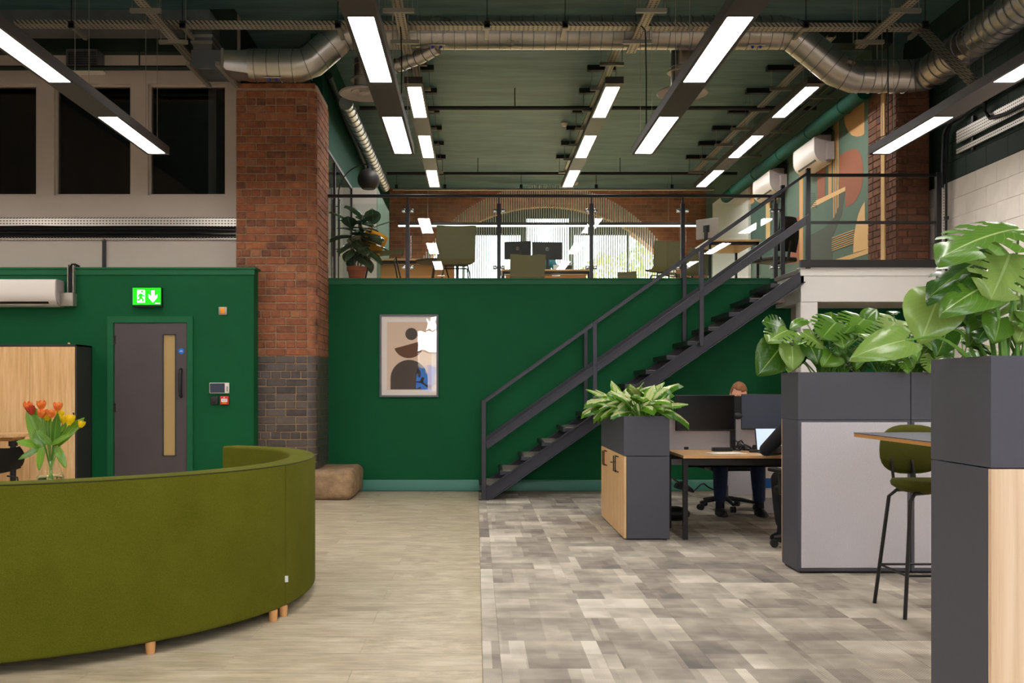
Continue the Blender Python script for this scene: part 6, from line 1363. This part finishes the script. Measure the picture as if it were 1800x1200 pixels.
bm = NB(); c = P(995, 460, 17.9); obox(bm, (c.x, 17.9, Z_UP+0.74+0.06), (0.2, 0.14, 0.12), None, 0.01); solo('desk_phone', bm, 'black_plastic', 'black desk phone right of the mezzanine monitors', 'phone')
# slatted arch screen
Ysl = 21.5; xsl = (960-CX)/F*Ysl; Rs = 248/F*Ysl; n_s = 112
ss = thing('slat_screen', 'semicircular screen of thin white vertical slats before the arched window', 'screen', (xsl, Ysl, Z_UP))
bm = NB(); box(bm, -0.010, 0.010, -0.02, 0.02, 0, 1); sl_me = mesh_of(bm, 'slat', 'slat_white')
zc0 = CH+(CY-573)/F*Ysl-Z_UP
for k in range(-56, 57):
    x = k*4.05/F*Ysl
    if abs(x) < Rs*0.99:
        h = math.sqrt(Rs*Rs-x*x)+zc0
        if h > 0.1 : o = put('slat', sl_me, ss, (x, 0, 0), None, (1, 1, min(h, Z_CEIL-Z_UP-0.02)))
bm = NB(); box(bm, -Rs, Rs, -0.04, 0.04, 0, 0.02); part('base_rail', bm, 'bright_white', ss)
# pots
def pot(label, loc, r, h, mat, cat='plant pot'):
    t = thing('plant_pot', label, cat, loc); bm = NB(); lathe(bm, [(r*0.72, 0), (r*0.93, h*0.72), (r*1.03, h*0.72), (r*1.06, h), (r*0.95, h), (r*0.9, h*0.78), (r*0.88, h*0.78)], (0, 0, 0), 28); part('pot', bm, mat, t)
    bm = NB(); lathe(bm, [(r*0.9, h*0.84), (0.0, h*0.86)], (0, 0, 0), 20); part('soil', bm, 'soil', t); return t
# ================================================================== PLANTS
def interp(xs, ys, x):
    for i in range(len(xs)-1):
        if x <= xs[i+1]: t = (x-xs[i])/(xs[i+1]-xs[i]); t = t*t*(3-2*t) if False else t; return ys[i]+(ys[i+1]-ys[i])*t
    return ys[-1]
SHAPES = {
 'heart': ([0, .06, .16, .3, .45, .62, .78, .9, .97, 1], [.24, .36, .45, .48, .46, .38, .26, .14, .06, .0], 0.26),
 'lance': ([0, .08, .2, .38, .55, .72, .86, .95, 1], [.02, .08, .145, .185, .185, .145, .085, .035, 0], 0.0),
 'oval':  ([0, .08, .2, .4, .6, .78, .9, 1], [.02, .13, .21, .26, .26, .20, .11, 0], 0.0),
 'strap': ([0, .1, .3, .55, .8, .93, 1], [.05, .09, .12, .11, .075, .035, 0], 0.0)}
def leaf_mesh(shape, mat, droop, fold, split=False, nu=28, nv=5, seed=0):
    xs, ys, lobe = SHAPES[shape]; bm = NB(); uvl = bm.loops.layers.uv.new('UVMap'); rows = []; rnd = random.Random(seed)
    if split: nu = 44
    for i in range(nu+1):
        u = i/nu; wd = interp(xs, ys, u); row = []
        for j in range(-nv, nv+1):
            v = j/nv; y = u-lobe*abs(v)**1.3*(1-u)**2.2; x = v*wd
            z = -droop*u*u+fold*abs(x)*(1-0.4*u)-0.45*droop*abs(v)**2.5+0.012*math.sin(u*9+seed)*abs(v)+(0.010*math.sin(2*PI*7*(u-0.5*abs(v)))*abs(v)*(1-u) if shape == 'heart' else 0)
            vv = bm.verts.new((x, y-(0.10*abs(v)*0 if not split else 0), z)); row.append((vv, u, v))
        rows.append(row)
    cuts = [0.24, 0.40, 0.55, 0.69]
    for i in range(nu):
        for j in range(2*nv):
            q = (rows[i][j], rows[i][j+1], rows[i+1][j+1], rows[i+1][j]); um = (rows[i][j][1]+rows[i+1][j][1])/2; vm = (rows[i][j][2]+rows[i][j+1][2])/2
            if split and abs(vm) > 0.38 and any(abs(um-c_) < 0.012+0.05*(abs(vm)-0.38) for c_ in cuts): continue
            f = bm.faces.new([a[0] for a in q])
            for lp_, a in zip(f.loops, q): lp_[uvl].uv = (a[1], a[2]*0.5+0.5)
    if split:                                         # lobes sweep towards the tip
        for v in bm.verts: v.co.y += 0.35*abs(v.co.x)**1.6
    me = bpy.data.meshes.new('leaf'); bm.to_mesh(me); bm.free(); me.materials.append(MATS[mat]); me.polygons.foreach_set('use_smooth', [True]*len(me.polygons)); return me
LM = {}
for k, dr_ in enumerate((0.06, 0.18, 0.32)):
    LM['heart', k] = leaf_mesh('heart', 'monstera_leaf', dr_*1.3, 0.34, False, seed=k); LM['split', k] = leaf_mesh('heart', 'monstera_leaf', dr_, 0.15, True, seed=k)
    LM['pale', k] = leaf_mesh('heart', 'monstera_pale', dr_*1.3, 0.34, False, seed=k); LM['palesplit', k] = leaf_mesh('heart', 'monstera_pale', dr_, 0.15, True, seed=k)
    LM['lance', k] = leaf_mesh('lance', 'aglaonema_leaf', dr_*1.9, 0.35, False, 14, 3, seed=k); LM['oval', k] = leaf_mesh('oval', 'rubber_leaf', dr_, 0.25, False, 12, 3, seed=k)
    LM['strap', k] = leaf_mesh('strap', 'tulip_leaf', dr_*1.4, 0.5, False, 14, 2, seed=k)
def leaf(root, kind, base, d, normal, size, k=None, wscale=1.0):
    d = Vector(d).normalized(); n_ = Vector(normal); x = d.cross(n_); 
    if x.length < 1e-4: x = d.cross(Vector((0, 1, 0.3)))
    x.normalize(); z = x.cross(d); k = random.randrange(3) if k is None else k
    o = put('leaf', LM[kind, k], root); M = Matrix((x*size*wscale, d*size, z*size)).transposed().to_4x4(); M.translation = Vector(base)-Vector(root.location)
    o.matrix_local = M; return o
def stem(root, pts, r, mat='stem_green', name='stem'):
    bm = NB(); pp = cr([Vector(p) for p in pts], 4); rr = [r*(1-0.4*i/(len(pp)-1)) for i in range(len(pp))]; tube(bm, pp, rr, 6); return part(name, bm, mat, root, True)
# ---- aglaonema in the low planter
zso = zt_low = P(0, 731, 8.36).z-0.05
for q in range(3):
    cy_ = yA+0.26+0.5*q; cx_ = (xA+xB_)/2
    ag = thing('leafy_plant', ('variegated cream and green plant at the front of the low planter', 'variegated leafy plant in the middle of the low planter', 'variegated leafy plant at the stair end of the low planter')[q], 'plant', (cx_, cy_, zso), 0, 'variegated plants in the low planter')
    for i in range((44, 30, 30)[q]):
        a = random.uniform(0, 2*PI); el = random.uniform(-0.15, 1.15); rr = random.uniform(0.02, 0.10); b0 = Vector((cx_+rr*math.cos(a)*0.8, cy_+rr*math.sin(a), zso))
        L = random.uniform(0.16, 0.26); dirv = Vector((math.cos(a)*math.cos(el), math.sin(a)*math.cos(el), math.sin(el))); h0 = random.uniform(0.08, 0.20)
        b1 = b0+Vector((math.cos(a)*0.09*math.cos(el), math.sin(a)*0.09*math.cos(el), h0)); stem(ag, [b0, (b0+b1)/2+Vector((0, 0, 0.02)), b1], 0.0055)
        leaf(ag, 'lance', b1, dirv+Vector((0, 0, -0.05)), Vector((-math.cos(a)*math.sin(el), -math.sin(a)*math.sin(el), math.cos(el)))+Vector((0, -0.35, 0.2)), L*1.1, None, random.uniform(1.25, 1.7))
# ---- monsteras in the tall planters
zs7 = zT-0.05
def monstera(label, cx_, cy_, z0, n, spread, hmin, hmax, lsize, heroes=(), grp=None, pale=0.25, yr=0.12):
    t = thing('monstera_plant', label, 'plant', (cx_, cy_, z0), 0, grp)
    for i in range(n):
        a = random.uniform(0, 2*PI); r_ = spread*math.sqrt(random.random()); h = random.uniform(hmin, hmax); b0 = Vector((cx_+random.uniform(-.12, .12), cy_+random.uniform(-.06, .06), z0))
        tip = Vector((cx_+r_*math.cos(a), cy_+yr*2.2*r_/spread*math.sin(a)-0.03, z0+max(0.12, h*(1-0.25*(r_/spread)**2))))
        stem(t, [b0, b0.lerp(tip, 0.5)+Vector((0, 0, 0.05)), tip], 0.006)
        dv = Vector((math.cos(a)*0.7, -0.55+0.5*math.sin(a), -0.38+random.uniform(-.25, .3))); kd = random.choice(['heart', 'split', 'heart', 'split']); 
        if random.random() < pale: kd = 'pale' if kd == 'heart' else 'palesplit'
        leaf(t, kd, tip, dv, Vector((dv.x*0.4, -0.5, 0.75)), lsize*random.uniform(0.6, 1.15), None, 0.95)
    for (kd, bp, tp, y0, y1, nrm, ws, bs) in heroes:
        b = P(bp[0], bp[1], y0); e_ = P(tp[0], tp[1], y1); leaf(t, kd, b, e_-b, nrm, (e_-b).length, 1, ws)
        b0 = Vector((cx_+random.uniform(-.1, .1), cy_, z0)) if bs is None else P(*bs); stem(t, [b0, b0.lerp(b, 0.5)+Vector((0, 0, 0.04)), b], 0.006)
    return t
H7 = [('heart', (1371, 611), (1340, 652), 7.0, 6.9, (0.3, -0.8, 0.5), 1.2, None), ('split', (1378, 578), (1347, 560), 7.0, 6.95, (0, -0.7, 0.7), 1.6, None), ('palesplit', (1385, 580), (1352, 592), 6.95, 6.85, (0, -0.5, 0.8), 1.4, None),
      ('pale', (1392, 608), (1396, 643), 6.9, 6.8, (0, -0.9, 0.4), 1.15, None), ('heart', (1422, 604), (1440, 632), 6.9, 6.8, (0.1, -0.9, 0.4), 1.1, None), ('heart', (1462, 620), (1452, 636), 6.9, 6.8, (0, -0.9, 0.4), 1.6, None),
      ('palesplit', (1412, 585), (1450, 605), 6.95, 6.85, (0, -0.6, 0.7), 1.0, None), ('split', (1462, 568), (1462, 545), 7.0, 7.05, (0, -0.8, 0.5), 1.6, None), ('split', (1470, 566), (1450, 585), 6.95, 6.8, (0, -0.7, 0.6), 1.5, None)]
monstera('monstera at the left end of the tall planter divider', xT+0.30, 7.04, zs7, 36, 0.42, 0.13, 0.46, 0.145, H7, 'monsteras in the tall planters')
H8 = [('pale', (1475, 585), (1485, 605), 6.9, 6.8, (0, -0.9, 0.4), 1.5, None), ('split', (1520, 560), (1500, 576), 7.0, 6.85, (0, -0.6, 0.7), 1.7, None), ('heart', (1525, 560), (1545, 538), 7.0, 7.05, (0, -0.9, 0.5), 1.0, None), ('palesplit', (1577, 562), (1560, 580), 7.0, 6.85, (0, -0.6, 0.7), 1.6, None), ('heart', (1560, 612), (1552, 636), 6.9, 6.85, (0, -0.8, 0.5), 1.1, None)]
monstera('monstera in the middle of the tall planter divider', xT+0.75, 7.04, zs7, 38, 0.42, 0.13, 0.50, 0.145, H8, 'monsteras in the tall planters')
monstera('monstera in the second tall planter behind the near leaves', xT+1.2, 7.04, zs7, 20, 0.4, 0.13, 0.42, 0.15, (), 'monsteras in the tall planters')
zs3 = zN-0.05
H3 = [('palesplit', (1792, 402), (1660, 418), 3.1, 2.95, (0, -0.38, 0.92), 0.9, (1770, 640, 3.1)), ('split', (1745, 447), (1636, 492), 3.15, 3.0, (-0.2, -0.5, 0.85), 0.62, (1760, 640, 3.15)), ('palesplit', (1775, 446), (1752, 513), 3.05, 2.95, (0, -0.9, 0.4), 1.35, (1790, 640, 3.05)),
      ('pale', (1648, 526), (1622, 590), 3.15, 3.1, (-0.35, -0.9, 0.2), 1.35, (1740, 640, 3.15)), ('heart', (1640, 535), (1712, 505), 3.17, 3.12, (0.1, -0.8, 0.5), 0.8, (1740, 640, 3.17)), ('pale', (1742, 498), (1670, 527), 3.05, 2.95, (0.1, -0.7, 0.7), 0.85, (1765, 640, 3.05)),
      ('pale', (1592, 598), (1508, 613), 3.05, 3.0, (0.1, -0.8, 0.6), 0.72, (1712, 634, 3.1)), ('heart', (1664, 577), (1656, 619), 3.15, 3.1, (0.2, -0.9, 0.3), 1.1, (1720, 640, 3.15)), ('heart', (1757, 559), (1754, 594), 3.05, 3.0, (0, -0.9, 0.4), 1.3, (1770, 640, 3.05)),
      ('heart', (1735, 552), (1714, 602), 3.15, 3.1, (0.2, -0.9, 0.3), 0.9, (1750, 640, 3.15)), ('pale', (1805, 560), (1796, 592), 3.05, 3.0, (0, -0.9, 0.4), 1.2, (1798, 640, 3.05)), ('heart', (1700, 600), (1745, 612), 3.2, 3.15, (0, -0.6, 0.8), 0.8, (1730, 640, 3.2)),
      ('heart', (1720, 545), (1668, 560), 3.2, 3.15, (0, -0.6, 0.8), 0.8, (1750, 640, 3.2)), ('pale', (1790, 520), (1735, 545), 3.2, 3.15, (0, -0.5, 0.85), 0.7, (1790, 640, 3.2)), ('split', (1795, 470), (1835, 520), 3.1, 3.0, (0, -0.7, 0.7), 1.0, (1800, 640, 3.1))]
monstera('large monstera with bright leaves in the nearest planter', xN+0.2, 3.15, zs3, 9, 0.16, 0.15, 0.24, 0.085, H3, None, 0.3, 0.06)
for px0, px1, pyt in ((1770, 1788, 470), (1786, 1770, 520)): pass
# ---- rubber plant in terracotta pot on the mezzanine
pc = MZ(627, 12.75); pt_ = pot('terracotta plant pot behind the mezzanine glass', pc, 0.125, 0.19, 'terracotta')
rb = thing('rubber_plant', 'dark leaved rubber plant in the terracotta pot', 'plant', (pc[0], pc[1], Z_UP+0.16))
for sx_, hh in ((-0.05, 0.62), (0.04, 0.70), (0.12, 0.60)):
    b0 = Vector((pc[0]+sx_*0.3, pc[1], Z_UP+0.16)); b1 = Vector((pc[0]+sx_*1.8, pc[1]+0.02, Z_UP+0.16+hh)); stem(rb, [b0, b0.lerp(b1, 0.5), b1], 0.012, 'stem_brown')
    for i in range(13):
        f = 0.32+0.68*i/12; p = b0.lerp(b1, f); a = i*2.4+sx_*9; el = -0.35+1.2*f*f-0.2; dv = Vector((math.cos(a)*math.cos(el), math.sin(a)*math.cos(el), math.sin(el)))
        leaf(rb, 'oval', p, dv, (-dv.x*dv.z, -dv.y*dv.z-0.3, 1), random.uniform(0.24, 0.33), None, 1.25)
# ---- tulips in glass vase
zt2_ = 0.60; vb = Vector((vx, YV, zt2_)); k_ = F/YV
zrim = P(0, 783.5, YV).z; zwid = P(0, 838, YV).z
va = thing('glass_vase', 'clear glass vase of tulips behind the sofa', 'vase', vb)
hR = zrim-zt2_; r1 = 17/k_; r2 = 13/k_; r3 = 22.5/k_; hw_ = zwid-zt2_
bm = NB(); prof = [(r3*0.6, 0.004), (r3*0.95, 0.02), (r3, hw_), (r3*0.8, hw_+0.035), (r2, hw_+0.10), (r2*1.02, hw_+0.13), (r1, hR)]
lathe(bm, prof, (0, 0, 0), 32); bmesh.ops.delete(bm, geom=[f for f in bm.faces if len(f.verts) > 4 and f.calc_center_median().z > 0.05], context='FACES'); part('glass_body', bm, 'vase_glass', va, ang=70)
bm = NB(); lathe(bm, [(r3*0.55, 0.008), (r3*0.9, 0.022), (r3*0.95, hw_), (r3*0.88, hw_+0.012), (0, hw_+0.012)], (0, 0, 0), 24); part('water', bm, 'water', va, ang=70)
tul = [((73, 712), 'o', 0.02), ((56, 721), 'r', 0.0), ((49, 714), 'o', 0.03), ((73, 727), 'o', -0.04), ((90, 727), 'o', -0.05), ((101, 715), 'o', 0.0), ((83, 732), 'y', 0.03), ((104, 728), 'y', 0.05), ((110, 737), 'y', 0.04), ((121, 740), 'y', -0.02), ((141, 744), 'ys', 0.0)]
bm = NB(); lathe(bm, [(0, 0), (0.009, 0.0), (0.019, 0.008), (0.0235, 0.022), (0.022, 0.036), (0.017, 0.05), (0.014, 0.052)], (0, 0, 0), 12)
cup = {m: None for m in 'ory'}
def cup_mesh(mat):
    bm = NB()
    for k in range(6):
        a0 = 2*PI*k/6; rows = []; oz = 0.0015*(k % 2)
        for i in range(7):
            u = i/6; r_ = (0.006+0.02*math.sin(PI*min(1, u*0.62+0.05))+oz); hw2 = 0.62*math.sin(PI*min(1.0, (0.12+0.88*u)))**0.7 if u < 0.999 else 0.0; z = 0.054*u
            rows.append([bm.verts.new((r_*math.cos(a0+hw2*v), r_*math.sin(a0+hw2*v), z)) for v in (-1, -0.5, 0, 0.5, 1)])
        for p_, q_ in zip(rows, rows[1:]):
            for j in range(4): bm.faces.new((p_[j], p_[j+1], q_[j+1], q_[j]))
    bmesh.ops.remove_doubles(bm, verts=bm.verts, dist=1e-5); me = bpy.data.meshes.new('bloom'); bm.to_mesh(me); bm.free(); me.materials.append(MATS[mat]); me.polygons.foreach_set('use_smooth', [True]*len(me.polygons)); return me
CM = {'o': cup_mesh('tulip_orange'), 'r': cup_mesh('tulip_red'), 'y': cup_mesh('tulip_yellow')}
names = ['topmost orange tulip in the vase', 'dark red tulip at the left of the bunch', 'orange tulip furthest left in the vase', 'orange tulip below the topmost one', 'orange tulip low in the middle of the bunch', 'open orange tulip right of the middle', 'yellow tulip behind the middle orange ones', 'yellow tulip behind the open orange one', 'yellow tulip between two others on the right', 'tall closed yellow tulip on the right', 'small yellow tulip leaning out furthest right']
for ((px, py), kd, dy), nm in zip(tul, names):
    t = thing('tulip', nm, 'flower', (vb.x, vb.y, vb.z+0.02), 0, 'tulips in the vase'); hp_ = P(px, py, YV+dy); c = Vector((vb.x+(hp_.x-vb.x)*0.25, vb.y+dy*0.3, zrim-0.02)); low = Vector((vb.x-(hp_.x-vb.x)*0.12, vb.y+random.uniform(-.03, .03), vb.z+0.03))
    base_ = hp_-Vector((0, 0, 0.027)); stem(t, [low, c, c.lerp(base_, 0.6)+Vector((0, 0, 0.01)), base_], 0.0045)
    o = put('bloom', CM[kd[0]], t); o.location = base_-Vector(t.location); tl = (hp_.x-vb.x)*1.6; o.rotation_euler = (0.05, tl, random.uniform(0, 3)); sc3 = 0.9 if kd == 'ys' else 1.12; o.scale = (sc3, sc3, sc3*(1.25 if kd == 'y' and px == 121 else 1))
lv = [((75, 785), (52, 730), 0.0), ((72, 783), (36, 775), 0.03), ((70, 788), (38, 802), -0.03), ((80, 780), (64, 728), 0.03), ((95, 783), (98, 738), -0.03), ((100, 782), (135, 742), 0.0), ((92, 780), (116, 765), -0.05), ((88, 782), (84, 740), 0.04), ((100, 785), (112, 815), -0.03), ((74, 786), (68, 818), -0.06), ((98, 780), (112, 748), 0.05), ((90, 782), (68, 760), -0.06)]
for i, (b_, e_, dy) in enumerate(lv):
    pass
tl_root = bpy.data.objects.get('tulip')
for i, (b_, e_, dy) in enumerate(lv):
    own = [o for o in C.objects if o.name.startswith('tulip') and o.parent is None][i % 11]
    b = P(b_[0], b_[1], YV+dy*0.4); e2 = P(e_[0], e_[1], YV+dy); leaf(own, 'strap', b, e2-b, (0, -0.8, 0.6), (e2-b).length*1.25, 0, 1.5)
